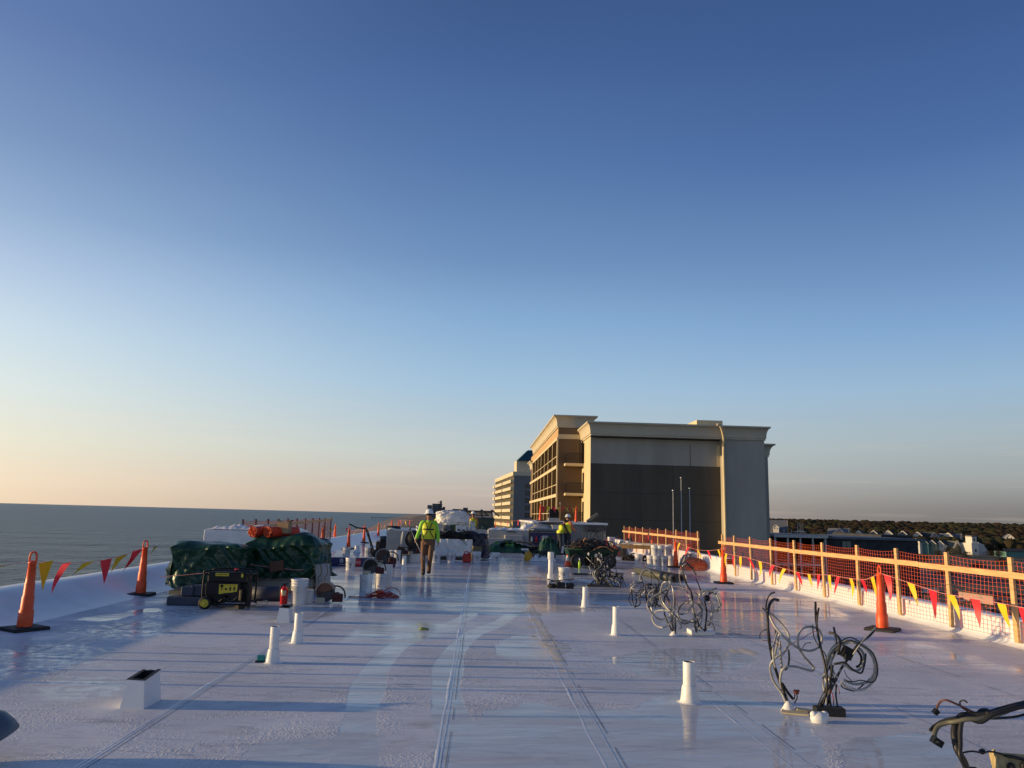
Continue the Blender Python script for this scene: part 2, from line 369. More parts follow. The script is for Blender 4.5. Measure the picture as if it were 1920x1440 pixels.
for Y in (7.9, 17.0, 30.0, 44.0):
    strip(sm, -6.1, Y, 7.6, Y, .035, .0018, .012); strip(sd_, -6.1, Y+.035, 7.6, Y+.035, .009, .0024, .012, .25)
# weld beads standing a few millimetres proud along the laps: their seaward side catches the low sun
def bead(mb, X, y0, y1, h, w, seed, dens=.0):
    n = int((y1-y0)/.045); vs = []
    for i in range(n+1):
        y = y0+(y1-y0)*i/n; k = max(0, dens+noise.noise(Vector((y*1.1, seed, 0)))*1.2+.5*noise.noise(Vector((y*9, seed, 3)))); k = min(k, 1.2)
        o = .012*noise.noise(Vector((y*1.5, seed, 8))); ww = w*(.6+.8*k)
        vs += [(X+o-ww/2, y, .0008), (X+o-.1*ww, y, .001+h*k), (X+o+ww/2, y, .0008)]
    mb.add(vs, [(3*i+a, 3*i+a+1, 3*i+a+4, 3*i+a+3) for i in range(n) for a in (0, 1)], True)
bd = MB()
for X, h_, w_, dn, sd0 in ((-2.53, .003, .022, .0, 1), (-.245, .005, .028, .15, 2), (.90, .004, .026, .0, 4), (2.2, .0035, .02, -.25, 5), (3.70, .003, .02, -.15, 6), (5.3, .003, .02, -.2, 7), (-4.9, .003, .02, -.15, 8)): bead(bd, X, 3.5, 26, h_, w_, sd0*7.7, dn)
tag(bd.build('weld_bead', M_memb), kind='structure')
# dried coating crusts beside the seam in the middle of the roof
for pts_px, rad_, hh in ((((992, 1140), (1003, 1160), (1012, 1180), (1026, 1205), (1045, 1235)), .17, .007), (((1390, 1215), (1400, 1222)), .25, .006)):
    C_ = smooth_pts([G(*p) for p in pts_px], 5); xa_ = min(q.x for q in C_)-.6; xb_ = max(q.x for q in C_)+.6; ya_ = min(q.y for q in C_)-.6; yb_ = max(q.y for q in C_)+.6; cr_ = MB()
    def cf(u, v):
        x = xa_+(xb_-xa_)*u; y = ya_+(yb_-ya_)*v; dd = min(math.hypot(x-q.x, (y-q.y)*.6) for q in C_)
        z = hh*max(0, (1-dd/rad_)*.9+.9*noise.noise(Vector((x*7, y*2.6, 4)))+.4*noise.noise(Vector((x*19, y*8, 4)))-.28) if dd < rad_*1.1 else 0
        return (x, y, z-.0012)
    cr_.grid(cf, int((xb_-xa_)/.03), int((yb_-ya_)/.045)); tag(cr_.build('coating_crust', mat('crust_cream', (.70, .60, .46), .6, var=.1)), kind='structure')
tag(sm.build('roof_seam', M_seam), kind='structure')
tag(sd_.build('seam_dirt', M_seamd), kind='structure')

# parapets -----------------------------------------------------------------
def extr(prof, y0, y1, n, wob=0.0):
    b = MB(); k = len(prof)
    def f(u, v):
        i = min(int(u*(k-1)+1e-6), k-1); x, z = prof[i]; y = y0+(y1-y0)*v
        o = wob*noise.noise(Vector((y*.5, i*.6, 3)))
        return (x+o, y, z+o*.5)
    b.grid(f, k-1, n, True); return b
pl = [(-6.15, -.01), (-6.3, .008), (-6.45, .03), (-6.6, .065), (-6.72, .11), (-6.84, .175), (-6.92, .24), (-7.0, .31), (-7.08, .352), (-7.18, .368), (-7.34, .38), (-7.38, .37), (-7.38, -.5)]
b = extr(pl, ROOF_Y0, ROOF_Y1, 80, .02)
tag(b.build('parapet_wall', M_memb), 'low white membrane parapet sloping up along the ocean side of the roof', 'parapet')
th = thing('parapet_wall', 'low white membrane parapet glowing in the sun along the town side of the roof', 'parapet')
pr = [(7.6, -.01), (7.7, .012), (7.77, .05), (7.80, .09), (7.80, .33), (7.805, .345), (8.1, .355), (8.11, .34), (8.11, -.5)]
extr(pr, ROOF_Y0, 24.4, 60, .01).build('wall', M_memb, th)
pr2 = [(7.6, -.01), (7.7, .012), (7.77, .05), (7.80, .09), (7.80, .49), (7.805, .505), (8.1, .515), (8.11, .50), (8.11, -.5)]
extr(pr2, 24.4, ROOF_Y1, 60, .01).build('taller_wall', M_memb, th)
b = MB(); b.bx(-7.38, 8.11, ROOF_Y1, ROOF_Y1+.3, -.3, .55)
tag(b.build('parapet_wall', M_memb), 'white parapet closing the far end of the roof', 'parapet')
M_body = mat('stucco_tan', (.42, .36, .28), .8)
b = MB(); b.bx(-7.3, 8.05, -12, ROOF_Y1+.25, -20, -.52); b.bx(-7.3, 8.05, -12, ROOF_Y0-.01, -.52, .2)
tag(b.build('building', M_body), 'building whose white roof fills the foreground', 'building')

# sea, beach and land -------------------------------------------------------
def sea_mat():
    mt = bpy.data.materials.new('sea_water'); mt.use_nodes = True; nt = mt.node_tree; N = nt.nodes; L = nt.links
    b = N['Principled BSDF']; b.inputs['Base Color'].default_value = (.030, .056, .064, 1); b.inputs['Roughness'].default_value = .34; b.inputs['Specular IOR Level'].default_value = .28
    b.inputs['IOR'].default_value = 1.33
    tc = N.new('ShaderNodeTexCoord')
    hs = None
    for sc, st, w in ((.012, (.5, 1.6, 1), 5.0), (.05, (1, .45, 1), 3.6), (.25, (1, .5, 1), 1.6), (1.2, (1, .6, 1), .5)):
        mp = N.new('ShaderNodeMapping'); mp.inputs['Scale'].default_value = st; mp.inputs['Rotation'].default_value = (0, 0, R(20)); L.new(tc.outputs['Object'], mp.inputs[0])
        n = N.new('ShaderNodeTexNoise'); n.inputs['Scale'].default_value = sc; n.inputs['Detail'].default_value = 4; L.new(mp.outputs[0], n.inputs[0])
        mu = N.new('ShaderNodeMath'); mu.operation = 'MULTIPLY'; mu.inputs[1].default_value = w; L.new(n.outputs[0], mu.inputs[0])
        if hs is None: hs = mu.outputs[0]
        else:
            ad = N.new('ShaderNodeMath'); L.new(hs, ad.inputs[0]); L.new(mu.outputs[0], ad.inputs[1]); hs = ad.outputs[0]
    bp = N.new('ShaderNodeBump'); bp.inputs['Strength'].default_value = 1.0; bp.inputs['Distance'].default_value = 1.7
    L.new(hs, bp.inputs['Height']); L.new(bp.outputs[0], b.inputs['Normal'])
    return mt
ZL = -20.0
sh1 = G(689, 990, ZL); sh2 = G(728, 973, ZL); sh3 = D(757, 961.6, 9000)
shore = [(sh1.x+1.2*0+40, -3000), (-46, -60), (-62, 60), (sh1.x*.5-38, sh1.y*.5), (sh1.x, sh1.y), (sh2.x, sh2.y), (sh3.x, 9000), (sh3.x*2.2, 22000)]
g = MB(); g.poly([(-60000, -20000, ZL-.6), (60000, -20000, ZL-.6), (60000, 90000, ZL-.6), (-60000, 90000, ZL-.6)])
tag(g.build('sea', sea_mat()), kind='structure')
M_land = mat('ground_land', (.050, .055, .035), .95, var=.4, scale=.03, detail=8, col2=(.10, .085, .06), bump=.5, bscale=.3, bdist=.6)
M_sand = mat('beach_sand', (.36, .27, .19), .95, var=.15, scale=.05, detail=6)
M_dune = mat('dune_grass', (.17, .115, .07), .95, var=.3, scale=.08, detail=8)
M_asph = mat('asphalt', (.05, .05, .052), .9, var=.2, scale=.6)
def band(off0, off1, z, y_lim=None):
    a = [(x+off0*(1+max(0, y)*.0006), y, z) for x, y in shore]; c = [(x+off1*(1+max(0, y)*.0006), y, z) for x, y in shore]
    b = MB(); n = len(a); b.add(a+c, [(i, i+1, n+i+1, n+i) for i in range(n-1)], False); return b
tag(band(0, 26, ZL-.5).build('beach', M_sand), kind='structure')
tag(band(26, 60, ZL-.4).build('dunes', M_dune), kind='structure')
b = MB(); a = [(x+60*(1+max(0, y)*.0006)-.5, y, ZL-.3) for x, y in shore]; n = len(a)
b.add(a+[(60000, y, ZL-.3) for x, y in shore], [(i, i+1, n+i+1, n+i) for i in range(n-1)], False)
tag(b.build('ground', M_land), kind='structure')
# street and car park beside the building
b = MB(); b.bx(14, 70, -60, 74, ZL-.28, ZL-.25); b.bx(70, 78, -200, 600, ZL-.28, ZL-.24)
tag(b.build('car_park', M_asph), kind='structure')

# ================================================================ buildings
M_stl = mat('stucco_light_grey', (.39, .36, .30), .85, var=.10, stretch=(1, 1, .25), detail=8, scale=.6, bump=.1, bscale=12)
M_std = mat('stucco_dark_brown', (.11, .093, .07), .85, spec=.2, var=.12, stretch=(1, 1, .25), detail=8, scale=.6, bump=.1, bscale=12)
M_stt = mat('stucco_tan_shaded', (.17, .11, .06), .85, var=.06, scale=.6, bump=.1, bscale=12)  # darker copy of the tan stucco, toned for the shaded front
M_trim = mat('trim_cream', (.66, .54, .33), .7, var=.05, scale=.5)
M_joint = mat('joint_dark', (.06, .055, .05), .9)
M_bronze = mat('bronze_metal', (.02, .017, .015), .5)
M_winr = mat('window_recess_dark', (.028, .018, .011), 1.0, var=.3, scale=.4, spec=0)
M_cor = mat('cornice_taupe', (.55, .48, .35), .75, var=.05, scale=.5)
hotel = thing('hotel_building', 'large grey and tan hotel with curved cornices right of centre', 'building', (0, 0, 0))
def rings(x0, x1, y0, y1, prof, mb):
    vs = []
    for d, z in prof: vs += [(x0-d, y0-d, z), (x1+d, y0-d, z), (x1+d, y1+d, z), (x0-d, y1+d, z)]
    mb.add(vs, [(i*4+j, i*4+(j+1) % 4, i*4+4+(j+1) % 4, i*4+4+j) for i in range(len(prof)-1) for j in range(4)], False)
    k = (len(prof)-1)*4; mb.add(vs[k:k+4], [(0, 1, 2, 3)], False)
def cornice(x0, x1, y0, y1, ztop, H, dep, mb):
    prof = [(0.02, ztop-H), (.10, ztop-H), (.10, ztop-H*.86), (.17, ztop-H*.86), (.17, ztop-H*.78)]
    for i in range(9):
        a = i/8*math.pi/2; prof.append((.17+(dep-.17)*(1-math.cos(a)), ztop-H*.78+H*.66*math.sin(a)))
    prof += [(dep, ztop), (dep-.25, ztop+.02), (0, ztop-.1)]
    rings(x0, x1, y0, y1, prof, mb)
WY, MY = 76.0, 82.5
wx0 = D(1107, 900, WY).x; pier0 = D(1357, 950, WY-.8).x; wx1 = D(1441, 1005, WY-.8).x-.15
zc = D(1270, 795, WY-1.2).z              # wing cornice top
zsp = D(1200, 871, WY).z                 # colour split
mx0 = D(1045, 950, MY).x; zmc = D(1067, 777, MY-1.1).z
Z0 = ZL
# wing
b = MB(); b.bx(wx0, wx1-.6, WY, 110, zsp, zc-1.2); b.build('wall', M_stl, hotel)
b = MB(); b.bx(wx0, wx1-.6, WY-.0, 110, Z0, zsp-.003); b.build('dark_wall', M_std, hotel)
b = MB(); b.bx(pier0, wx1, WY-.8, WY+14, Z0, zc-1.25); b.build('pier', M_stl, hotel)
b = MB(); b.bx(wx0-.01, wx0+.0, WY+.01, MY-.01, Z0, zc-1.21); b.build('side_wall', M_trim, hotel)
b = MB(); cornice(wx0-.02, wx1, WY-.82, 100, zc, 1.35, .52, b); b.build('cornice', M_cor, hotel)
# joints
b = MB()
for pyy in (828, 836): pass
zj = [D(1270, 813, WY).z-.6, D(1200, 925, WY).z, D(1200, 975, WY).z]
b.box(((wx0+pier0)/2, WY-.006, zj[0]), (pier0-wx0-.1, .012, .07))
for z in zj[1:]: b.box(((wx0+pier0)/2, WY-.006, z), (pier0-wx0-.1, .012, .05))
xj = D(1294, 850, WY).x; b.box((xj, WY-.006, (zsp+zc-1.9)/2), (.06, .012, zc-1.9-zsp))
for pxj in (1170, 1200, 1262): b.box((D(pxj, 950, WY).x, WY-.006, zsp-5), (.05, .012, 9.9))
b.build('wall_joint', M_joint, hotel)
# pale strip painted as the sunlit bit of wall left of the downspout
b = MB(); xs = D(1351, 900, WY).x; b.bx(xs-.35, xs+.12, WY-.02, WY-.003, zsp, zc-1.9); b.build('sunlit_strip', M_trim, hotel)
# downspout with its offset elbow
b = MB(); xd = D(1358, 900, WY-1).x-.05
b.tube(smooth_pts([(xd-.9, WY-2.05, zc-.05), (xd-.55, WY-2.02, zc-.15), (xd-.1, WY-1.5, zc-1.1), (xd+.02, WY-1.05, zc-2.0), (xd+.02, WY-1.02, zc-2.6), (xd+.05, WY-1.02, D(1357, 1012, WY).z), (xd-.25, WY-1.6, D(1357, 1016, WY).z)], 4), .13, 10)
b.build('downspout', M_trim, hotel)
# roof curb box
b = MB(); q0 = D(1304, 792, WY+3); q1 = D(1352, 790, WY+3); b.bx(q0.x, q1.x, WY+2.5, WY+9, zc-1, D(1320, 789, WY+3).z); b.build('roof_hatch', M_trim, hotel)
# rear right block
rx = D(1444, 1000, 88).x; zr = D(1436, 831, 87).z
b = MB(); b.bx(wx1-3, rx, 88, 104, Z0, zr-.9); b.build('rear_wall', M_stl, hotel)
b = MB(); cornice(wx1-3, rx, 88, 104, zr, 1.5, .7, b); b.build('rear_cornice', M_cor, hotel)
b = MB(); b.bx(D(1429, 960, 88).x, D(1434, 960, 88).x, 87.93, 87.99, ZL+2, D(1430, 908, 88).z); b.build('window', M_glass, hotel)
# main block
MYE = 127.0
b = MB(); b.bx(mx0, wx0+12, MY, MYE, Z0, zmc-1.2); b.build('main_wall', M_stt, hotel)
b = MB(); cornice(mx0, wx0+1.0, MY, MYE-6, zmc, 1.3, .6, b); b.build('main_cornice', M_cor, hotel)
b = MB(); cornice(mx0+.0, wx0+1.0, MYE-5.6, MYE, zmc-2.2, 1.2, .6, b); b.build('end_cornice', M_cor, hotel)
ztwf = D(1043, 824, MY).z
# soffit band on front face
zb = D(1070, 819, MY).z
b = MB(); b.bx(mx0-.03, mx0-.002, MY+.01, MYE-.3, ztwf+.22, zmc-1.36); b.build('frieze', mat('stucco_tan_sunlit', (.52, .34, .17), .85), hotel)  # same tan wall in a brighter colour for its sunlit side
b = MB(); b.bx(mx0-.06, wx0-.01, MY-.08, MY-.003, zb-.25, zb+.25); b.build('band', M_trim, hotel)
# ocean-side facade: seven bays, four storeys
ST = 3.05; ztw = D(1043, 824, MY).z; nb = 7; fy0, fy1 = MY+.35, MYE-5.5; bw = (fy1-fy0)/nb
bb = MB(); bb.bx(mx0-.14, mx0-.003, MY-.12, MY+.32, Z0, ztw)
for i in range(1, nb+1):
    y = fy0+bw*i; w = .3
    bb.bx(mx0-.10, mx0-.004, y-w/2, y+w/2, Z0, ztw)
for k in range(5): z = ztw-ST*k; bb.bx(mx0-.17, mx0-.002, MY-.1, MYE-.2, z-.04, z+(.30 if k else .22))
bb.build('facade_frame', M_trim, hotel)
for i in range(nb):
    for k in range(4):
        z1 = ztw-ST*k-.05; z0 = ztw-ST*(k+1)+.31
        w = MB(); y0 = fy0+bw*i+.17; y1 = fy0+bw*(i+1)-.17
        w.bx(mx0-.06, mx0-.003, y0, y1, z0, z1); wo1 = w.build('window', M_winr, hotel)  # dark matt pane painted as the shaded interior of a recessed balcony
        rl = MB(); rl.bx(mx0-.09, mx0-.062, y0, y1, z0+.95, z0+1.02); rl.build('window_rail', M_trim, wo1)
# front balconies
for k, (py, hi) in enumerate(((868, 826), (924, 879), (979, 936))):
    p0 = D(1060, py, MY-1.5); zt = p0.z; x0 = p0.x; x1 = wx0-.05
    bal = MB(); bal.bx(x0, x1, MY-1.5, MY-.004, zt-.26, zt); bo = bal.build('balcony', M_trim, hotel)
    r = MB(); r.bx(x0+.1, x1, MY-1.44, MY-1.38, zt+1.02, zt+1.1); r.bx(x0+.1, x0+.16, MY-1.38, MY-.01, zt+1.02, zt+1.1)
    r.bx(x0+.1, x1, MY-1.43, MY-1.39, zt+.08, zt+.12)
    for i in range(22): xx = x0+.12+(x1-x0-.2)*i/21; r.bx(xx-.015, xx+.015, MY-1.425, MY-1.395, zt+.1, zt+1.03)
    for i in range(10): yy = MY-1.4+1.38*i/10; r.bx(x0+.115, x0+.145, yy-.015, yy+.015, zt+.1, zt+1.03)
    r.build('railing', M_bronze, bo)
    dd = MB(); xx = D(1086, py, MY-1.3).x
    dd.bx(xx, xx+.12, MY-1.3, MY-1.2, zt, zt+2.35); dd.bx(x1-.13, x1-.01, MY-1.3, MY-1.2, zt, zt+2.35); dd.bx(xx, x1-.01, MY-1.31, MY-1.19, zt+2.35, zt+2.47)
    if k == 0: dd.build('screen_frame', M_bronze, bo)
    c = MB(); cx = xx+.55
    c.bx(cx-.22, cx+.22, MY-1.1, MY-.7, zt+.42, zt+.46); c.bx(cx+.18, cx+.22, MY-1.1, MY-.7, zt+.46, zt+.95)
    for sx in (-.2, .2):
        for sy in (-1.08, -.72): c.cyl((cx+sx, MY+sy, zt), (cx+sx, MY+sy, zt+.42), .02, n=6)
    c.build('chair', M_bronze, bo)
    dr = MB(); dr.bx(wx0-.055, wx0-.012, MY-2.9 if False else MY-1.9, MY-.9, zt, zt+2.15); dr.build('door', M_winr, hotel)

# distant beachfront tower ------------------------------------------------
tw = thing('hotel_tower', 'pale multi-storey tower with rows of cream balconies behind the large hotel', 'building')
TA = D(963, 930, 309); TB = D(929, 930, 380)   # near and far ends of the seaward face
u = (Vector((TB.x, TB.y, 0))-Vector((TA.x, TA.y, 0))); Lf = u.length; u.normalize(); vn = Vector((u.y, -u.x, 0))  # vn points right/away from sea
ztt = D(963, 884, 309).z
def fr(a, d, z): p = Vector((TA.x, TA.y, 0))+u*a+vn*d; return (p.x, p.y, z)
M_tw = mat('tower_grey', (.17, .18, .19), .9, var=.05, scale=.1); M_tc = mat('tower_cream', (.62, .54, .38), .8, var=.04, scale=.2)
def obox(mb, a0, a1, d0, d1, z0, z1): mb.prism([fr(a0, d0, z0), fr(a1, d0, z0), fr(a1, d1, z0), fr(a0, d1, z0)], (0, 0, z1-z0))
b = MB(); obox(b, 0, Lf, 0, 22, ZL, ztt-1.6); b.build('wall', M_tw, tw, fix=True)
b = MB(); obox(b, -.3, Lf+.3, -.5, 22.3, ztt-1.6, ztt); b.build('roof_edge', M_tc, tw, fix=True)
b = MB()
SH = 2.88; rows = 14
for k in range(rows):
    zt = ztt-1.75-SH*(k)-1.5
    for (a0, a1) in ((.4, Lf*.42), (Lf*.46, Lf*.86), (Lf*.91, Lf+1.5)): obox(b, a0, a1, -1.3, -.03, zt-1.25, zt)
b.build('balcony', M_tc, tw, fix=True)
for k in range(rows):
    zt = ztt-1.75-SH*k-1.5; b = MB(); obox(b, .5, Lf-.4, -.038, -.006, zt+.02, zt+SH-1.28); b.mi = 1
    for i in range(34): a = .8+(Lf-1.5)*i/33; obox(b, a-.12, a+.12, -.25, -.04, zt+.02, zt+SH-1.28)
    b.build('window_row', [M_winr, M_tc], tw, fix=True)
for k in range(rows-1):
    b = MB()
    for dx in (4.6, 5.7):
        for dz in (0, 1.0): obox(b, -.08, -.005, dx, dx+.9, ztt-6.5-SH*k+dz, ztt-5.7-SH*k+dz)
    b.build('window', M_glass, tw, fix=True)
b = MB(); zp = D(975, 863, 309).z; obox(b, 2, 10, 1.2, 12, ztt, zp); b.build('penthouse', M_tc, tw, fix=True)
M_teal = mat('teal_roof', (.012, .07, .085), .6)
b = MB(); zk = D(990, 843, 311).z; a = [fr(1, 1.5, zp), fr(11, 1.5, zp), fr(11, 13, zp), fr(1, 13, zp)]; t = [fr(4, 6, zk), fr(8, 6, zk), fr(8, 9, zk), fr(4, 9, zk)]
b.add(a+t, [(0, 1, 5, 4), (1, 2, 6, 5), (2, 3, 7, 6), (3, 0, 4, 7), (4, 5, 6, 7)], False); b.build('roof', M_teal, tw, fix=True)

# far towers up the beach -------------------------------------------------
M_far = [mat('far_tower_a', (.13, .14, .15), .9), mat('far_tower_b', (.12, .12, .12), .9), mat('far_tower_c', (.10, .085, .07), .9)]
M_farw = mat('far_window', (.04, .045, .05), .6)
YF = 2600
for px0, px1, pyt, mi, lab in ((801, 809, 947, 0, 'tiny pale tower, leftmost of the skyline cluster up the beach'), (810, 820.5, 944.5, 0, 'wide grey high-rise in the middle of the skyline cluster up the beach'),
        (820.5, 828, 941, 1, 'tallest tower of the skyline cluster, with a small rooftop block'), (818, 829, 952.5, 2, 'low brown block in front of the tallest skyline tower'), (829.5, 834, 950.5, 2, 'small dark block at the right end of the skyline cluster'),
        (868, 877, 952, 0, 'small grey tower above the low white building right of the skyline cluster')):
    pa = D(px0, 960, YF); pb = D(px1, 960, YF); zt = D(px1, pyt, YF).z
    t = thing('high_rise', lab, 'building', ((pa.x+pb.x)/2, YF, ZL), 0, 'skyline towers up the beach'); w = pb.x-pa.x
    b = MB(); b.bx(-w/2, w/2, 0, 22, 0, zt-ZL-(6 if mi == 1 else 0))
    if mi == 1: b.bx(w*.0, w*.42, 2, 16, zt-ZL-6, zt-ZL+4)
    b.build('wall', M_far[mi], t)
    b = MB()
    for k in range(int((zt-ZL)/7)): b.bx(-w/2+1, w/2-1, -.3, -.02, 6+7*k, 8.2+7*k)
    b.build('window_row', M_farw, t)
    YF += 40
# pier
pr_ = thing('pier', 'thin dark fishing pier reaching into the sea on the horizon', 'pier')
b = MB(); p0 = D(696, 960.5, 2300); p1 = D(765, 963, 2300); b.bx(p0.x, p1.x, 2300, 2306, -12, -11.2); b.build('deck', M_darkgrey, pr_)
b = MB()
for i in range(24): x = p0.x+(p1.x-p0.x)*i/23; b.bx(x-.2, x+.2, 2301, 2302, ZL, -12)
b.build('pile', M_darkgrey, pr_)

# low white building between the roof and the tower -----------------------
lw = thing('flat_roofed_building', 'low white flat-roofed building beyond the end of the roof', 'building')
a0 = D(858, 960, 120).x; a1 = D(922, 960, 120).x
M_lw = mat('painted_block_white', (.42, .43, .44), .8)
b = MB(); b.bx(a0, a1, 120, 150, ZL, D(880, 960, 120).z); b.build('wall', M_lw, lw)
b = MB(); b.bx(a0-.2, a1+.2, 119.7, 150, D(880, 960, 120).z+.003, D(880, 958, 120).z+.1); b.build('roof', M_darkgrey, lw)
for i in range(9):
    xx = a0+.5+i*(a1-a0-1)/9; b = MB(); b.bx(xx, xx+.32, 119.9, 119.99, D(880, 966.5, 120).z, D(880, 964.5, 120).z); b.build('window', M_glass, lw)
b = MB(); b.prism([(D(845, 955.5, 140).x, 140, D(845, 957.5, 140).z), (D(862, 955, 140).x, 140, D(845, 957.5, 140).z), (D(866, 955, 140).x, 140, D(845, 954.3, 140).z), (D(850, 955, 140).x, 140, D(845, 953.8, 140).z)], (0, 14, 0)); b.build('roof', M_darkgrey, lw, fix=True)

# ---------------------------------------------------------------- the town to the right
M_hw = mat('house_white', (.62, .58, .52), .8); M_hr = mat('house_roof_dark', (.055, .058, .062), .95, var=.2, scale=1, spec=.1); M_hr2 = mat('house_roof_grey', (.12, .13, .15), .8, var=.15, scale=1)
M_hg = mat('house_teal', (.10, .22, .20), .8); M_hb = mat('house_pink', (.42, .28, .24), .8); M_ho = mat('house_olive', (.16, .155, .11), .85); M_hy = mat('house_sage', (.24, .27, .2), .8)
def gable_house(px, pyb, wpx, hpx, Y, wallm, roofm, label, rz=0.35, depth=16, group=None, ratio=.45):
    Y = 640 if Y in (330, 345, 350, 340, 420, 480) else (600 if Y < 300 else Y); p = D(px, pyb, Y); w = wpx*Y/1440; h = hpx*Y/1440; 
    t = thing('house', label, 'house', (p.x, Y, p.z), rz, group or 'houses of the town below')
    hr = w*ratio; hw = max(1.0, h-hr); drop = p.z-ZL
    b = MB(); b.prism([(-w/2, 0, -drop), (w/2, 0, -drop), (w/2, 0, hw), (0, 0, hw+hr), (-w/2, 0, hw)], (0, depth, 0)); b.build('wall', wallm, t, fix=True)
    b = MB()
    for s in (-1, 1): b.prism([(0, -.4, hw+hr+.05), (s*(w/2+.4), -.4, hw-.4), (s*(w/2+.4), -.4, hw-.1), (0, -.4, hw+hr+.4)], (0, depth+.8, 0))
    b.build('roof', roofm, t, fix=True)
    b = MB()
    for s in (-1, 1): b.beam((0, -.44, hw+hr+.18), (s*(w/2+.4), -.44, hw-.28), .1, .10*w)
    b.build('rake_trim', M_hw, t, fix=True)
    for s in (-.22, .22):
        b = MB(); b.bx(s*w-.07*w, s*w+.07*w, -.06, -.01, max(.4, hw-2.2), max(1.4, hw-.8)); b.build('window', M_glass, t)
    return t
H = [ # px, base py, width, height, Y, wall, roof, label
 (1574, 1006, 15, 15, 330, M_hb, M_hr2, 'pink gabled house with white trim rising behind the dark flat-roofed block', -.5),
 (1592, 1005, 20, 13, 345, M_hw, M_hr2, 'grey hipped roof joined beside the pink gabled house', .9),
 (1610, 1004, 12, 9, 350, M_hw, M_hr, 'first dark-roofed row house right of the pink gabled house', -.6),
 (1638, 1004, 12, 9, 350, M_hr2, M_hr, 'dim row house with a faint gable behind the dark block', -.6),
 (1666, 1006, 13, 11, 350, M_hw, M_hr, 'row house whose sunlit gable edge stands over the sheds', -.6),
 (1693, 1008, 13, 12, 350, M_hr2, M_hr, 'row house with a dull gable right of centre of the row', -.6),
 (1721, 1011, 14, 13, 350, M_hw, M_hr, 'row house with a bright white gable edge above the pale triangles', -.6),
 (1752, 1013, 17, 14, 345, M_hb, M_hr, 'brownish gabled house with pale trim at the right end of the row', .2),
 (1779, 1018, 20, 18, 330, M_hw, M_hr, 'cream two-storey house catching the sun, left of the grey-roofed villa', -.7),
 (1803, 1018, 30, 16, 340, M_hw, M_hr2, 'villa with a wide grey metal roof left of the white lookout tower', .85),
 (1719, 1033, 12, 22, 270, M_hw, M_hr, 'steep white gable, leftmost of four steep gables', -.9),
 (1734, 1035, 13, 22, 268, M_hg, M_hr, 'steep teal gable, second of four steep gables', -.9),
 (1749, 1036, 13, 22, 266, M_hy, M_hr, 'steep sage green gable, third of four steep gables', -.9),
 (1764, 1037, 13, 22, 264, M_hw, M_hr, 'steep white gable, last of four steep gables', -.9),
 (1796, 1044, 46, 28, 255, M_ho, M_ho, 'big dull olive house with broad roof in front of the villa', .5),
 (1893, 1011, 14, 7, 620, M_hw, M_hr2, 'lone house with a sunlit gable among the trees at far right', -.5),
 (1455, 993, 10, 9, 620, M_hw, M_hr2, 'tiny house with a bright gable next to the hotel corner', -.4),
 (1868, 1034, 9, 5, 420, M_hw, M_hr2, 'small pale house half hidden by dark trees at far right', -.3),
 (1476, 997, 40, 8, 480, M_hr2, M_hr2, 'long blue-grey roofed house beyond the antennas', 1.2)]
for h in H: gable_house(*h[:8], rz=h[8])
# white lookout tower house
p = D(1833, 1043, 588); t = thing('lookout_house', 'white stepped beach house with a flat-topped lookout tower at far right', 'house', (p.x, p.y, p.z)); k = 588/1440
b = MB(); b.bx(-10*k, 4*k, 0, 14, ZL-p.z, 24*k); b.bx(-7*k, 2*k, 1, 9, 24*k+.01, 36*k); b.build('wall', M_hw, t)
b = MB(); b.bx(-9*k, 5*k, .4, 7.5, 36*k+.01, 38*k); b.build('roof', M_hr2, t)
b = MB(); b.prism([(4*k+.01, .5, ZL-p.z), (26*k, .5, ZL-p.z), (26*k, .5, 3*k), (14*k, .5, 22*k), (4*k+.01, .5, 26*k)], (0, 9, 0)); b.build('side_wing', M_lw, t, fix=True)
for z in (8, 28): b = MB(); b.bx(-4*k, -1*k, -.05 if z < 20 else .92, -.01 if z < 20 else .98, z*k, (z+5)*k); b.build('window', M_glass, t)
# teal shop
p = D(1905, 1047, 570); t = thing('shop_building', 'long low teal building with a dark roof at the right edge', 'building', (p.x, p.y, p.z)); k = 570/1440
b = MB(); b.bx(-18*k, 30*k, 0, 14, ZL-p.z, 12*k); b.build('wall', M_hg, t); b = MB(); b.prism([(-20*k, -.5, 12*k), (32*k, -.5, 12*k), (26*k, 6, 17*k), (-14*k, 6, 17*k)], (0, 0, .3)); b.build('roof', M_hr, t, fix=True)
# dark flat-roofed block with open bays
t = thing('flat_roofed_block', 'dark flat-roofed block with open bays framed in white behind the orange netting', 'building')
YB = 118; x0 = D(1455, 1040, YB).x; x1 = D(1549, 1040, YB).x; zt = D(1500, 1003, YB).z; x2 = D(1690, 1040, YB+6).x; zt2 = D(1620, 1008.5, YB).z
b = MB(); b.bx(x0, x2, YB+7, YB+30, ZL, zt2-.4); b.bx(x1, x2, YB+1, YB+6.9, ZL, zt2-.3); b.build('wall', M_hr, t)
b = MB(); b.bx(x0-.3, x1+1, YB-.2, YB+30, zt-.35, zt); b.bx(x1+1.01, x2+1, YB+.6, YB+30, zt2-.3, zt2); b.build('roof', M_hr2, t)
b = MB()
b.bx(x0-.3, x1+.3, YB-.3, YB-.21, zt-.42, zt+.02)
for i in range(5): x = x0+(x1-x0)*i/4; b.bx(x-.12, x+.12, YB, YB+.24, ZL, zt-.36)
b.bx(x0, x1, YB+.05, YB+.2, zt-4.6, zt-4.3); b.build('frame', M_hw, t)
b = MB()
for zz in (-4.2, -3.8, -7.6, -7.2): b.bx(x0, x1, YB-.03, YB-.001, zt+zz, zt+zz+.08)
b.build('railing', M_hb, t)
b = MB(); b.bx(x0, x1, YB+.3, YB+6.9, zt-5, zt-4.7); b.build('floor', M_hr, t)
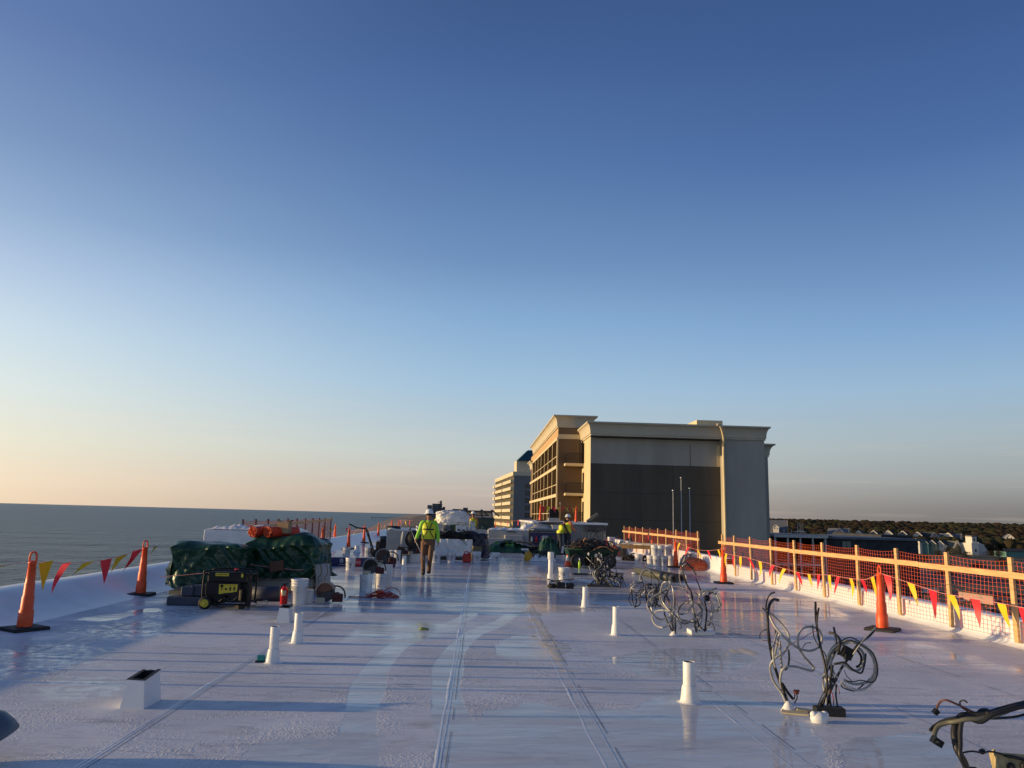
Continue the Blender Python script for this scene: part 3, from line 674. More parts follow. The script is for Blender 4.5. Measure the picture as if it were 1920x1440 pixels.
for pxw in (1583, 1590):
    b = MB(); xx = D(pxw, 1010, YB+1).x; b.bx(xx-.35, xx+.35, YB+.9, YB+.99, D(1585, 1028, YB).z, D(1585, 1015, YB).z); b.build('window', M_hy, t)
t = thing('shed_building', 'dark blue-grey shed roof below the row of houses', 'building')
YB = 150; xa = D(1655, 1030, YB).x; xb = D(1705, 1030, YB).x
b = MB(); b.bx(xa, xb, YB, YB+20, ZL, D(1680, 1020, YB).z); b.build('wall', M_hr2, t)
b = MB(); z_ = D(1680, 1019, YB).z; b.prism([(xa-1, YB-.5, z_-.2), (xb+1, YB-.5, z_-.2), ((xa+xb)/2+3, YB-.5, z_+1.6), ((xa+xb)/2-3, YB-.5, z_+1.6)], (0, 21, 0)); b.build('roof', M_hr, t, fix=True)
# utility poles
for i, (px, pyt, Y, hh) in enumerate(((1495, 980, 200, 3), (1500, 979, 205, 3), (1505, 981, 210, 3), (1470, 992, 150, 1), (1484, 993, 155, 1))):
    p = D(px, pyt, Y); t = thing('utility_pole', ['tall thin antenna mast, leftmost of three on the flat roof', 'middle and tallest of three thin antenna masts', 'right-hand of three thin antenna masts', 'short grey vent post on the flat roof near the hotel', 'second short grey vent post on the flat roof'][i], 'mast', (p.x, Y, ZL))
    b = MB(); b.cyl((0, 0, 0), (0, 0, p.z-ZL), .12, .07, n=6); b.build('mast', M_steel, t)
    if hh == 3: b = MB(); b.bx(-.9, .9, -.05, .05, p.z-ZL-2.4, p.z-ZL-2.25); b.bx(-.7, .7, -.05, .05, p.z-ZL-3.4, p.z-ZL-3.25); b.build('crossarm', M_steel, t)
# three slender flagpoles rising before the dark hotel wall
for px, pyt, lab in ((1262, 921, 'shortest of three slender poles in front of the dark hotel wall'), (1277, 897, 'tallest of three slender poles in front of the dark hotel wall'), (1293, 917, 'right-hand slender pole in front of the dark hotel wall')):
    p = D(px, pyt, 66); t = thing('flagpole', lab, 'pole', (p.x, 66, ZL)); hgt = p.z-ZL
    b = MB(); b.cyl((0, 0, 0), (0, 0, hgt), .07, .035, n=8); b.build('pole', mat('pole_paint', (.42, .42, .40), .5), t); b = MB(); b.sphere((0, 0, hgt+.06), .09, 10); b.build('finial', M_steel, t)

# hills and the far wood ----------------------------------------------------
M_leaf = mat('forest_foliage', (.040, .042, .020), .95, spec=.1, col2=(.040, .025, .017), scale=.015, detail=8, cr=(.4, .6))
def rise(x, y):
    d = math.hypot(x, y); return ZL + 17*max(0, min(1, (d-620)/900))*(1+.12*noise.noise(Vector((x*.002, y*.002, 0))))
b = MB()
def hf(u, v):
    a = R(13+34*u); d = 600+3400*v*v+80*v; x = d*math.sin(a); y = d*math.cos(a); fe = min(1, u*12)*1.0
    return (x, y, ZL-.2+(rise(x, y)-ZL)*fe)
b.grid(hf, 60, 30); tag(b.build('hills', M_land), kind='structure')
rf = random.Random(11); fb = MB()
def crown(x, y, z, r):
    n1, n2 = 7, 4; vs = []; ph = rf.random()*6
    for j in range(n2+1):
        el = -.5+j/n2*(math.pi/2+.5)
        for i in range(n1):
            th = 2*math.pi*i/n1+ph+j*.4; k = r*(.85+.3*rf.random()); vs.append((x+math.cos(th)*math.cos(el)*k, y+math.sin(th)*math.cos(el)*k, z+math.sin(el)*k*.8))
    fb.add(vs, [(j*n1+i, j*n1+(i+1) % n1, (j+1)*n1+(i+1) % n1, (j+1)*n1+i) for j in range(n2) for i in range(n1)], True)
for i in range(5200):
    a = R(rf.uniform(14, 42)); v = rf.random(); d = 720+1100*v**1.2
    x = d*math.sin(a); y = d*math.cos(a); r = rf.uniform(3, 6)*(1+d/3500)
    crown(x, y, rise(x, y)+r*.7+1.5, r)
tag(fb.build('forest', M_leaf), 'dark wooded ridge along the horizon at right', 'forest', kind='stuff')
# tree clumps among the houses: individual trees
M_bark = mat('bark', (.06, .045, .035), .9)
def leaf_tree(px, pyb, Y, hpx, lab, seed):
    p = G(px, pyb, ZL) if Y < 400 else D(px, pyb, Y); Y = p.y; k = Y/1440; h = hpx*k; t = thing('tree', lab, 'tree', (p.x, p.y, p.z), 0, 'trees among the town houses'); rr = random.Random(seed)
    b = MB(); b.tube([(0, 0, ZL-p.z), (.1, 0, h*.3), (0, .1, h*.8)], [.04*h, .03*h, .01*h], 6)
    for i in range(5): a = i*1.3; b.tube([(0, 0, h*.35+i*.2), (math.cos(a)*h*.25, math.sin(a)*h*.25, h*.65)], [.015*h, .005*h], 5)
    b.build('trunk', M_bark, t)
    b = MB()
    for i in range(900):
        c = Vector((rr.gauss(0, .25), rr.gauss(0, .25), 0)); z = h*(.35+.6*rr.random()); w = 1-abs(z/h-.6)*1.4
        c = Vector((c.x*h*w*1.5, c.y*h*w*1.5, z)); s = rr.uniform(.02, .045)*h
        a = Vector((rr.uniform(-1, 1), rr.uniform(-1, 1), rr.uniform(-1, 1)))*s; d = a.orthogonal().normalized()*s
        b.add([c-a, c-d, c+a, c+d], [(0, 1, 2, 3)], False)
    b.build('crown', M_leaf, t)
TL = [(1782, 1046, 210, 20, 'bushy tree in front of the olive house'), (1812, 1050, 205, 16, 'smaller tree beside the olive house wall'), (1857, 1046, 225, 14, 'dark tree between the lookout house and the teal shop'), (1874, 1048, 222, 17, 'dark tree at the left end of the teal shop'),
      (1760, 1046, 230, 14, 'low tree at the foot of the sage steep gable'), (1728, 1040, 235, 10, 'low tree at the foot of the teal steep gable'), (1602, 1004, 420, 8, 'tree rising behind the grey hipped roof'), (1520, 1000, 430, 8, 'round tree behind the flat-roofed block'), (1706, 1030, 240, 10, 'dark tree at the left of the steep gables')]
rt_ = random.Random(5)
for i, (px, py, h, l) in enumerate(((1470, 1052, 20, 'dark tree seen through the netting at the foot of the hotel pier'), (1540, 1075, 26, 'bushy tree seen through the netting below the open bays'), (1600, 1070, 24, 'tree seen through the netting left of the large right-hand cone'), (1645, 1062, 22, 'tree seen through the netting straight above the large right-hand cone'),
    (1690, 1080, 30, 'broad tree seen through the netting right of the large cone'), (1735, 1060, 20, 'low tree in front of the four steep gables'), (1775, 1090, 34, 'big tree seen through the netting below the olive house'), (1835, 1085, 30, 'big tree seen through the netting below the lookout tower'), (1880, 1070, 24, 'tree seen through the netting below the teal shop'), (1905, 1105, 36, 'large dark tree seen through the netting at the right edge'))):
    TL.append((px, py, 210, h, l))
for i, a in enumerate(TL): leaf_tree(*a, seed=i+40)
# low shops and parked cars on the street side
for px, py, w, h, m_, lab in ((1500, 1085, 60, 14, M_ho, 'long low shop roof seen through the netting below the open bays'), (1725, 1112, 70, 12, M_hw, 'low pale shop seen through the netting right of the large cone'), (1890, 1135, 60, 16, M_hb, 'low pinkish shop seen through the netting at the right edge')):
    p = G(px, py, ZL); k = p.y/1440; t = thing('shop_building', lab, 'building', (p.x, p.y, ZL), .1); b = MB(); b.bx(-w*k/2, w*k/2, 0, 14, 0, h*k); b.build('wall', m_, t); b = MB(); b.bx(-w*k/2-.3, w*k/2+.3, -.5, 14.3, h*k+.003, h*k+.5); b.build('roof', M_hr, t)
    for j in range(3): b = MB(); b.bx(-w*k/2+(j+.4)*w*k/3.2, -w*k/2+(j+.9)*w*k/3.2, -.06, -.01, .8, h*k*.6); b.build('window', M_glass, t)
def car(loc, rz, m_, lab):
    t = thing('parked_car', lab, 'car', loc, rz, 'cars parked in the street beyond the netting')
    b = MB(); b.prism([(-2.2, -.85, .35), (2.2, -.85, .35), (2.25, -.85, .75), (1.3, -.85, .95), (-2.2, -.85, .95)], (0, 1.7, 0)); b.build('body', m_, t, fix=True, bevel=.06)
    b = MB(); b.prism([(-1.7, -.75, .955), (1.1, -.75, .955), (.5, -.75, 1.45), (-1.2, -.75, 1.45)], (0, 1.5, 0)); b.build('cabin', M_glass, t, fix=True, bevel=.05)
    b = MB(); b.bx(-1.15, .45, -.72, .72, 1.452, 1.5); b.build('roof', m_, t)
    for x in (-1.4, 1.4):
        for y in (-.8, .8): b = MB(); b.cyl((x, y-.1, .33), (x, y+.1, .33), .33, n=16); b.build('wheel', M_black_rubber, t)
M_cars = [mat('car_white', (.6, .6, .6), .3), mat('car_silver', (.3, .31, .33), .3, .3), mat('car_dark', (.03, .035, .05), .3), mat('car_red', (.3, .02, .02), .3)]
CL = [(1565, 1120, 0, 'white car seen through the netting below the yellow pennants'), (1590, 1118, 2, 'dark car seen through the netting next to the white one'), (1700, 1135, 1, 'silver car seen through the netting right of the large cone'), (1745, 1140, 3, 'red car seen through the netting near the fourth pennant'), (1800, 1128, 0, 'white car seen through the netting by the thick post'), (1860, 1150, 2, 'dark car seen through the netting near the right edge')]
for px, py, mi, lab in CL: p = G(px, py, ZL); car((p.x, p.y, ZL-.24), .3+.1*mi, M_cars[mi], lab)

# ================================================================ safety fences
M_postr = mat('shaded_red_post', (.22, .09, .06), .8)  # ocean-side posts coloured dark for their shaded side
def fence(X, ys, z0, ztop, zrail, label, lean=0):
    t = thing('safety_fence', label, 'fence', (X, (ys[0]+ys[-1])/2, 0)); oy = (ys[0]+ys[-1])/2
    rr = random.Random(len(ys)+int(X))
    for y in ys:
        b = MB(); l = rr.uniform(-.012, .012); b.beam((l, y-oy, z0), (l*2-.01, y-oy, ztop), *((.085, .038) if X > 0 else (.03, .05)), (1, 0, 0)); b.build('post', M_lumber if X > 0 else M_postr, t)
    if X > 0:
        n = 3 if ys[-1]-ys[0] > 12 else 2
        for k in range(n):
            a = ys[0]-.3+(ys[-1]-ys[0]+.6)*k/n; c = ys[0]-.3+(ys[-1]-ys[0]+.6)*(k+1)/n; dz = .01*(k % 2)
            b = MB(); b.beam((-.045-.0*k, a-oy+.003, zrail+dz), (-.045, c-oy-.003, zrail-dz), .035, .088); b.build('rail', M_lumber, t)
    else:
        b = MB(); b.beam((.05, ys[0]-.1-oy, zrail-.18), (.05, ys[-1]-oy, zrail), .035, .09); b.build('rail', M_lumber, t)
    b = MB(); off = .03 if X > 0 else -.03
    y0, y1 = ys[0]-.05, ys[-1]+.05; cell = .095 if X > 0 else .062; ny = int((y1-y0)/cell); zb = z0+.03; zt = ztop-.05; nz = int((zt-zb)/.062)
    def P(i, j):
        y = y0+(y1-y0)*i/ny; k = 0
        for a, c in zip(ys[:-1], ys[1:]):
            if a <= y <= c: k = math.sin(math.pi*(y-a)/(c-a))
        v = j/nz; z = zb+(zt-zb)*v - k*.035*v*v + .006*noise.noise(Vector((y*2, j*.5, 1)))
        return Vector((off+.02*noise.noise(Vector((y*1.3, z*2, 4)))-.015*k, y-oy+.008*noise.noise(Vector((y, z*4, 8))), z))
    w = .0019 if X > 0 else .007
    wv = w*1.9 if X > 0 else w
    for i in range(ny+1):
        pts = [P(i, j) for j in range(nz+1)]; vs = []
        for p in pts: vs += [p+Vector((0, -wv, 0)), p+Vector((0, wv, 0))]
        b.add(vs, [(2*j, 2*j+1, 2*j+3, 2*j+2) for j in range(nz)], False)
    for j in range(nz+1):
        pts = [P(i, j) for i in range(ny+1)]; vs = []; w2 = w*.85 if X > 0 else w*1.15
        for p in pts: vs += [p+Vector((-.001, 0, -w2)), p+Vector((-.001, 0, w2))]
        b.add(vs, [(2*i, 2*i+1, 2*i+3, 2*i+2) for i in range(ny)], False)
    b.build('netting', M_net, t)
    return t
yn = [8.0, 9.55]+[11.1+1.55*k for k in range(8)]+[23.35, 24.5]
fence(7.72, yn, .06, 1.25, 1.0, 'sunlit lumber fence with orange netting along the near part of the town-side parapet')
fence(7.72, [27.3+1.55*k for k in range(10)], .06, 1.3, 1.02, 'shorter lumber fence with orange netting farther along, in front of the dark hotel wall')
fence(-7.05, [23.7+1.38*k for k in range(11)], .30, 1.36, 1.28, 'orange netting fence on dark posts along the ocean-side parapet')

# ================================================================ cones
def make_cone(loc, label, rz=0, h=1.0, tilt=0):
    t = thing('traffic_cone', label, 'traffic cone', loc, rz, 'tall orange channelizer cones'); t.scale = (.93, .93, .93)
    b = MB(); n = 8; w = .30
    w = .34; b.lathe([(0, .0), (w, .0), (w, .036), (w-.02, .048), (.11, .050), (.11, .058)], n=4, sharp=True); b.build('base', M_black_rubber, t, bevel=.012)
    b = MB(); pr = [(.100, .05), (.100, .10), (.096, .27), (.084, .285), (.080, .46), (.072, .475), (.067, .65), (.062, .66), (.050, .915), (.058, .92), (.058, .94), (.040, .955), (.0, .96)]
    b.lathe(pr, n=20); b.build('body', M_orange, t)
    b = MB(); b.tube(smooth_pts([(-.042, 0, .93), (-.045, 0, 1.02), (-.03, 0, 1.07), (0, 0, 1.085), (.03, 0, 1.07), (.045, 0, 1.02), (.042, 0, .93)], 4), .014, 8); b.build('handle', M_orange, t)
    return t
CN = [((45, 1181), 'big orange cone on a black base, nearest on the ocean side', 0), ((263, 1116), 'orange cone just left of the green tarped pallets', 0),
 ((1655, 1182), 'large orange cone on the right, topped by a yellow pennant', 0), ((1357, 1094), 'orange cone at the corner where the near fence begins', 0),
 ((603, 1031), 'orange cone right behind the green tarp, wrapped in yellow pennants', 0), ((653, 1029), 'orange cone standing behind the blue carton', 0),
 ((682, 1018), 'orange cone behind the handle of the black floor machine', 0), ((627, 1016), 'orange cone at the far end of the ocean-side netting', 0),
 ((709, 1008), 'tall orange cone right above the black engine', 0), ((734, 996), 'orange cone up the roof, left of a pair over a tyre', 0), ((747, 994), 'orange cone up the roof, right of a pair over a tyre', 0),
 ((929, 993), 'orange cone in front of the pale tower', 0),
 ((1133, 1019), 'orange cone before the dark hotel wall, left of the stacked cartons', 0), ((1120, 1005), 'orange cone in front of the grey roof box, right of three', 0), ((1094, 1001), 'orange cone in front of the grey roof box, middle of three', 0), ((1076, 1001), 'orange cone just right of the standing worker in the bright vest', 0),
 ((1180, 1010), 'dark red-orange cone at the far end of the second fence', 0), ((1200, 1026), 'orange cone leaning on the second fence, left of a pair', 0), ((1223, 1031), 'orange cone leaning on the second fence, right of a pair', 0),
 ((1267, 1064), 'orange cone with pennants wadded on it beside the stacked buckets', 0)]
c0 = None
for i, ((px, py), lab, z) in enumerate(CN):
    p = G(px, py)
    p.z = 0
    if c0 is None: c0 = make_cone(p, lab, .2); o = c0
    else: o = copy_tree(c0, p, .2+i*.7, lab)
# three cones standing up on the raised roof beyond
for px, py, Y, lab in ((1013, 977, 47, 'orange cone high on the raised roof, in front of the hotel windows'), (1080, 980, 48, 'orange cone high on the raised roof above the worker in white hard hat')):
    p = D(px, py, Y); copy_tree(c0, p, .9, lab)

# ================================================================ pennant strings
def pennants(pts, n, label, seed=0, size=(.155, .34), blow=(.1, 0, 0), sag=.12, start=0, parent=None, wide=None):
    rr = random.Random(seed); P = []
    for a, c in zip(pts[:-1], pts[1:]):
        a = Vector(a); c = Vector(c)
        for k in range(8): t = k/8; P.append(a.lerp(c, t)-Vector((0, 0, sag*4*t*(1-t)*min(1, (c-a).length/4))))
    P.append(Vector(pts[-1])); o0 = P[0].copy()
    t = thing('pennant_string', label, 'pennant string', o0)
    b = MB(); b.tube([p-o0 for p in P], .0045, 5); b.build('rope', M_rope, t)
    L = [0]
    for a, c in zip(P[:-1], P[1:]): L.append(L[-1]+(c-a).length)
    for i in range(n):
        d = L[-1]*(i+.5+rr.uniform(-.12, .12))/n; j = max(k for k in range(len(L)) if L[k] <= d); j = min(j, len(P)-2)
        u = (P[j+1]-P[j]).normalized(); c = P[j].lerp(P[j+1], (d-L[j])/(L[j+1]-L[j])); w, h = size[0]*rr.uniform(.8, 1.1), size[1]*rr.uniform(.85, 1.15)
        un = u if wide is None else (Vector(wide)+Vector((rr.uniform(-.3, .3), rr.uniform(-.6, .6), rr.uniform(-.25, .25)))).normalized(); bl = Vector(blow)*rr.uniform(.2, 1.6); dn = (Vector((0, 0, -1))+bl+Vector((rr.uniform(-.3, .3), rr.uniform(-.3, .3), 0))).normalized()
        cv = rr.uniform(-.06, .06); nrm = un.cross(dn).normalized()
        vs = []; m_ = 6
        for k in range(m_+1):
            q = k/m_; wd = w*.5*(1-q)+.002; cen = c+dn*h*q+nrm*cv*math.sin(q*2.6)+u*cv*.6*q*q; tw = .5*q*rr.uniform(.5, 1.5)
            uu = (un*math.cos(tw)+nrm*math.sin(tw))
            vs += [cen-uu*wd-o0, cen+uu*wd-o0]
        b = MB(); b.add(vs, [(2*k, 2*k+1, 2*k+3, 2*k+2) for k in range(m_)], True); b.build('pennant', M_yel if (i+start) % 2 == 0 else M_redf, t)
    return t
def topc(px, py, z=.95): p = G(px, py); return Vector((p.x, p.y, z))
pennants([(-5.6, 6.2, .95), topc(45, 1181, .90)], 3, 'pennant string running off the left edge to the nearest ocean-side cone', 3, blow=(-.9, -.3, .6), sag=.05, wide=(1, .2, 0))
pennants([topc(45, 1181, .90), topc(263, 1116, .90)], 6, 'red and yellow pennants blowing between the two cones before the sea', 5, blow=(-.6, .1, .2), sag=.14, wide=(1, .2, .15), size=(.17, .40))
pennants([topc(263, 1116, .93), (-6.9, 23.5, 1.1)], 6, 'string with few pennants passing behind the green tarped pallets', 8, sag=.25)
pennants([topc(1357, 1094, .82), D(1400, 1045, 19.3), D(1440, 1056, 18.3), D(1500, 1074, 16.8), D(1560, 1078, 15), D(1623, 1087, 13.2), topc(1655, 1182, .90)], 15, 'pennants running along the near fence between the two right-hand cones', 11, sag=.03, blow=(.1, .15, 0))
pennants([topc(1655, 1182, .90), D(1765, 1112, 11.3), D(1870, 1130, 10.3), D(2030, 1160, 8.9), D(2200, 1190, 7.9)], 11, 'bright red and yellow pennants sagging from the large right-hand cone out of frame', 14, sag=.01, blow=(.03, -.05, 0), start=1, size=(.16, .38))
pennants([topc(1357, 1094, .85), (7.3, 22.9, .9), topc(1267, 1064, .95)], 7, 'pennants tangled between the corner cone and the cone by the buckets', 17, sag=.2)
pennants([topc(603, 1031), topc(653, 1029), topc(682, 1018)], 8, 'pennants strung over the cones behind the blue carton', 19, blow=(-.7, 0, .2))
pennants([topc(603, 1031, .9), (-6.7, 30.0, .35), topc(627, 1016, .7)], 6, 'limp yellow and red pennants hanging behind the green tarp', 20, sag=.1)
pennants([topc(682, 1018), topc(709, 1008), topc(734, 996), topc(747, 994)], 9, 'pennants zigzagging between the far cones on the ocean side', 23, blow=(-.5, 0, .2), sag=.2)
pennants([topc(747, 994, 1.0), D(775, 975, 52), D(800, 977, 52)], 3, 'three pennants hanging left of the walking worker', 25, size=(.3, .4), sag=.05, start=1)
pennants([topc(929, 993, .95), D(975, 975, 55), D(1012, 974, 54)], 6, 'pennants in front of the pale tower', 27, size=(.38, .42), sag=.05, start=0)
pennants([D(1013, 949, 47), D(1046, 951, 47), D(1079, 952, 48)], 8, 'row of pennants strung high between the two cones on the raised roof', 29, size=(.26, .36), sag=.03, start=1)
pennants([D(1080, 972, 47), topc(1094, 1001), topc(1120, 1005)], 7, 'pennants along the cones before the grey roof box', 31, sag=.2)
pennants([topc(1133, 1019), (5.6, 34.0, .72), topc(1180, 1010)], 6, 'pennants hanging above the stacked cartons', 33, size=(.2, .34), sag=.15)
pennants([topc(1180, 1010), topc(1200, 1026), topc(1223, 1031)], 8, 'long yellow pennants hanging on the second fence', 35, size=(.16, .42), sag=.12)

# ================================================================ vent stacks and curbs
def vent_pipe(px, py, h, r, lab, kind=0, name='vent_pipe'):
    p = G(px, py); t = thing(name, lab, 'vent pipe', (p.x, p.y, 0), random.uniform(0, 6), 'white vent stacks through the roof')
    b = MB(); j = random.uniform(.9, 1.1)
    b.lathe([(r*2.1, .001), (r*1.7, .004), (r*1.48, .012), (r*1.38, .05), (r*1.22, .125), (r*1.12, .15), (r*1.05, .155)], n=28); b.build('boot', M_pvc, t)
    b = MB()
    b.lathe([(r, .14), (r*.99, h-.002), (r*.97, h), (r*.84, h), (r*.82, h-.004)], n=28); b.mi = 1; b.lathe([(r*.82, h-.004), (r*.81, h-.16), (0, h-.16)], n=28)
    b.build('stack', [M_pvc, M_darkgrey], t)
    if kind == 1: b = MB(); b.lathe([(r*1.0, h-.20), (r*1.28, h-.18), (r*1.32, h-.03), (r*1.22, h), (r*1.0, h+.002)], n=28); b.build('collar', M_pvc, t)
    return t
vent_pipe(511, 1243, .385, .052, 'white vent pipe on the left with a teal tape measure at its foot')
vent_pipe(557, 1206, .37, .052, 'white vent pipe right of the one with the teal tape at its foot')
vent_pipe(692, 1117, .43, .05, 'white vent pipe beside the round saws and the red cord')
vent_pipe(757, 1071, .44, .06, 'slim white vent pipe just left of the walking worker')
vent_pipe(1032, 1086, .72, .065, 'tall white vent pipe with a wider collar on top', 1)
vent_pipe(1097, 1139, .375, .052, 'shaded white vent pipe in the middle of the roof')
vent_pipe(1155, 1191, .40, .05, 'sunlit white vent pipe mirrored in the wet roof, centre right')
vent_pipe(1293, 1317, .36, .058, 'biggest white vent pipe in the foreground with a long reflection')
vent_pipe(669, 1036, .29, .10, 'short fat white vent pipe in front of the far cones')
vent_pipe(756, 1002, .5, .13, 'distant white vent pipe behind the stacked boards, left of three')
vent_pipe(769, 997, .42, .11, 'distant white vent pipe behind the stacked boards, middle of three')
vent_pipe(783, 1004, .72, .15, 'distant white vent pipe beside the walking worker, largest of three')

def curb(px0, px1, py, h, lab, dep, torn):
    a = G(px0, py); c = G(px1, py); w = (c-a).length; t = thing('roof_curb', lab, 'roof curb', ((a.x+c.x)/2, a.y, 0), -.02)
    b = MB(); o = .008
    b.add([(-w/2-.02, -.02, 0), (w/2+.02, -.02, 0), (w/2+.02, dep+.02, 0), (-w/2-.02, dep+.02, 0), (-w/2+o, 0, h*.9), (w/2-o, 0, h*.88), (w/2-o, dep, h*1.02), (-w/2+o, dep, h*1.0)],
          [(0, 1, 5, 4), (1, 2, 6, 5), (2, 3, 7, 6), (3, 0, 4, 7)], False)
    b.add([(-w/2+o, 0, h*.9), (w/2-o, 0, h*.88), (w/2-o, dep, h*1.02), (-w/2+o, dep, h), (-w/2+.02, .02, h*.9-.003), (w/2-.02, .02, h*.88-.003), (w/2-.02, dep-.02, h*1.02-.003), (-w/2+.02, dep-.02, h-.003)],
          [(0, 1, 5, 4), (1, 2, 6, 5), (2, 3, 7, 6), (3, 0, 4, 7)], False)
    b.build('flashing', M_memb, t)
    b = MB(); b.add([(-w/2+.02, .02, h*.895), (w/2-.02, .02, h*.875), (w/2-.02, dep-.02, h*1.01), (-w/2+.02, dep-.02, h*.99), (-w/2+.04, .04, h*.2), (w/2-.04, .04, h*.2), (w/2-.04, dep-.04, h*.2), (-w/2+.04, dep-.04, h*.2)],
          [(1, 0, 4, 5), (2, 1, 5, 6), (3, 2, 6, 7), (0, 3, 7, 4), (4, 7, 6, 5)], False)
    b.build('opening', M_black_rubber, t)
    rr = random.Random(px0); b = MB()
    for i in range(9 if torn else 5):
        x = -w/2+w*rr.random(); y = dep*rr.random(); z = h*(.92+.06*y/dep)
        b.poly([(x, y, z), (x+rr.uniform(.03, .08), y+.02, z+rr.uniform(.005, .03)), (x+.04, y+rr.uniform(.04, .09), z+rr.uniform(0, .02))])
    b.poly([(-w/2-.004, -.004, h*.905), (w/2, -.004, h*.885), (w/2, .035, h*.905), (-w/2, .035, h*.925)])
    b.poly([(-w/2-.004, -.004, h*.907), (-w/2+.03, -.004, h*.909), (-w/2+.03, dep, h*1.009), (-w/2-.004, dep+.01, h*1.006)])
    b.poly([(w/2-.03, -.004, h*.888), (w/2+.004, -.004, h*.887), (w/2+.006, dep, h*1.028), (w/2-.03, dep, h*1.03)])
    b.build('torn_felt', M_black_rubber, t)
    return t
curb(231, 268, 1328, .25, 'square white roof curb with a torn black top in the left foreground', .30, False)
curb(521, 541, 1167, .235, 'small white roof curb stuffed with black felt behind the two left vent pipes', .2, True)

# galvanised hood at the bottom left corner
p = G(-6, 1440, 0); t = thing('vent_hood', 'grey metal hood poking into the bottom left corner', 'vent hood', (p.x-.13, p.y+.0, -.01), .3)
b = MB(); M_galv = mat('galvanised', (.10, .13, .16), .5, .2, var=.1, scale=4)
b.cyl((0, 0, 0), (0, 0, .16), .10, n=24); b.build('throat', M_galv, t)
b = MB(); b.M = Matrix.Translation((0, 0, .12)) @ Matrix.Rotation(R(-28), 4, 'Y'); b.lathe([(.235, 0), (.24, .01), (.232, .06), (.205, .13), (.15, .19), (.08, .225), (0, .235)], n=36); b.lathe([(.235, 0), (.0, .02)], n=36); b.build('dome', M_galv, t)

# unseen stakes added beside the camera to cast thin long shadows into view
st0 = None
for i, (Y, h) in enumerate(((9.35, 1.1), (8.9, .9), (8.35, 1.1), (7.75, 1.0))):
    if st0 is None:
        st0 = thing('shadow_stake', 'unseen wooden post added for its shadow, closest to the nearest orange cone', 'shadow_stake', (-6.55, Y, 0), 0, 'unseen posts added for their shadows'); b = MB(); b.box((0, 0, .6), (.05, .05, 1.1)); b.build('post', M_lumber, st0); b = MB(); b.box((0, 0, .03), (.22, .22, .06)); b.build('foot', M_lumber, st0)
    else: copy_tree(st0, (-6.55, Y, 0), 0, ['', 'second unseen wooden post added for its shadow, counted from the nearest cone', 'third unseen wooden post added for its shadow, counted from the nearest cone', 'unseen wooden post added for its shadow, closest to the camera'][i], (1, 1, h/1.1))

# ================================================================ materials on the roof
def at_(px, py, dy=0): p = G(px, py); return (p.x, p.y+dy, 0)
M_slate = mat('slate_roll', (.035, .045, .075), .55, var=.15, bump=.3, bscale=14)
M_board = mat('insulation_board', (.40, .39, .365), .8, var=.06, scale=5, bump=.1)

def text_mesh(txt, size, name, mt, parent, M, ext=.001):
    cu = bpy.data.curves.new(name+'_c', 'FONT'); cu.body = txt; cu.size = size; cu.extrude = ext; cu.align_x = 'CENTER'; cu.align_y = 'CENTER'
    ob = bpy.data.objects.new(name+'_c', cu); COL.objects.link(ob); dg = bpy.context.evaluated_depsgraph_get()
    me = bpy.data.meshes.new_from_object(ob.evaluated_get(dg)); bpy.data.objects.remove(ob); bpy.data.curves.remove(cu)
    me.materials.clear(); me.materials.append(mt); me.transform(M); o = bpy.data.objects.new(name, me); COL.objects.link(o); o.parent = parent; return o
FACE = lambda x, y, z, rot=0: Matrix.Translation((x, y, z)) @ Matrix.Rotation(R(90), 4, 'X') @ Matrix.Rotation(rot, 4, 'Z')   # text facing -Y

# draped tarp over a box: folds, pleats and a ragged hem
def drape(w, d, h, seed, flare=.12, fold=.07, nu=190, nv=80, hem=.0, sagtop=.05, rnd=.05):
    b = MB(); S = Vector((seed*7.1, seed*3.3, 0)); pts = []
    per = 2*(w+d)
    def outline(u):
        s = u*per
        if s < w: return Vector((-w/2+s, -d/2, 0)), Vector((0, -1, 0))
        s -= w
        if s < d: return Vector((w/2, -d/2+s, 0)), Vector((1, 0, 0))
        s -= d
        if s < w: return Vector((w/2-s, d/2, 0)), Vector((0, 1, 0))
        s -= w; return Vector((-w/2, d/2-s, 0)), Vector((-1, 0, 0))
    def rid(p): return 1-abs(noise.noise(p))*2.4
    def f(u, v):
        p, nrm = outline(u % 1.0)
        if v < .4:                       # top, from centre outward
            k = v/.4; q = Vector((p.x*k, p.y*k, h)); q.z += sagtop*noise.noise(Vector((q.x*1.8, q.y*1.8, seed)))*2 + fold*.5*rid(Vector((q.x*3, q.y*3, seed)))*k; q.z -= rnd*k**5*(1+.9*noise.noise(Vector((u*6, seed, 4))))
            return q
        k = (v-.4)/.6
        cr = 1-.06*math.sin(min(1, k*4)*math.pi/2)
        g1 = noise.noise(Vector((u*13+k*1.5+seed, k*.5, seed*2))); g2 = noise.noise(Vector((u*26-k*3.5, k*1.3+seed, 5))); g3 = noise.noise(Vector((u*40+k*5, k*4+seed, 9)))
        fo = fold*((1-3.0*abs(g1))*1.15*(.3+.7*k) + (1-3*abs(g2))*.42 + (1-3*abs(g3))*.10)
        off = flare*k*k + fo + .02
        bottom = hem+.12*hem*0+.05*noise.noise(Vector((u*14, seed, 3)))
        z = (h-rnd*(1+.9*noise.noise(Vector((u*6, seed, 4)))))*(1-k)+bottom*k - .02
        if k > .85: z += .05*noise.noise(Vector((u*26, seed, 9)))
        return Vector((p.x*cr, p.y*cr, max(z, .004)))+nrm*off+Vector((noise.noise(Vector((u*9, k*2, seed)))*.05, 0, .02*rid(Vector((u*20, k*6, seed)))))
    b.grid(f, nu, nv, True); return b

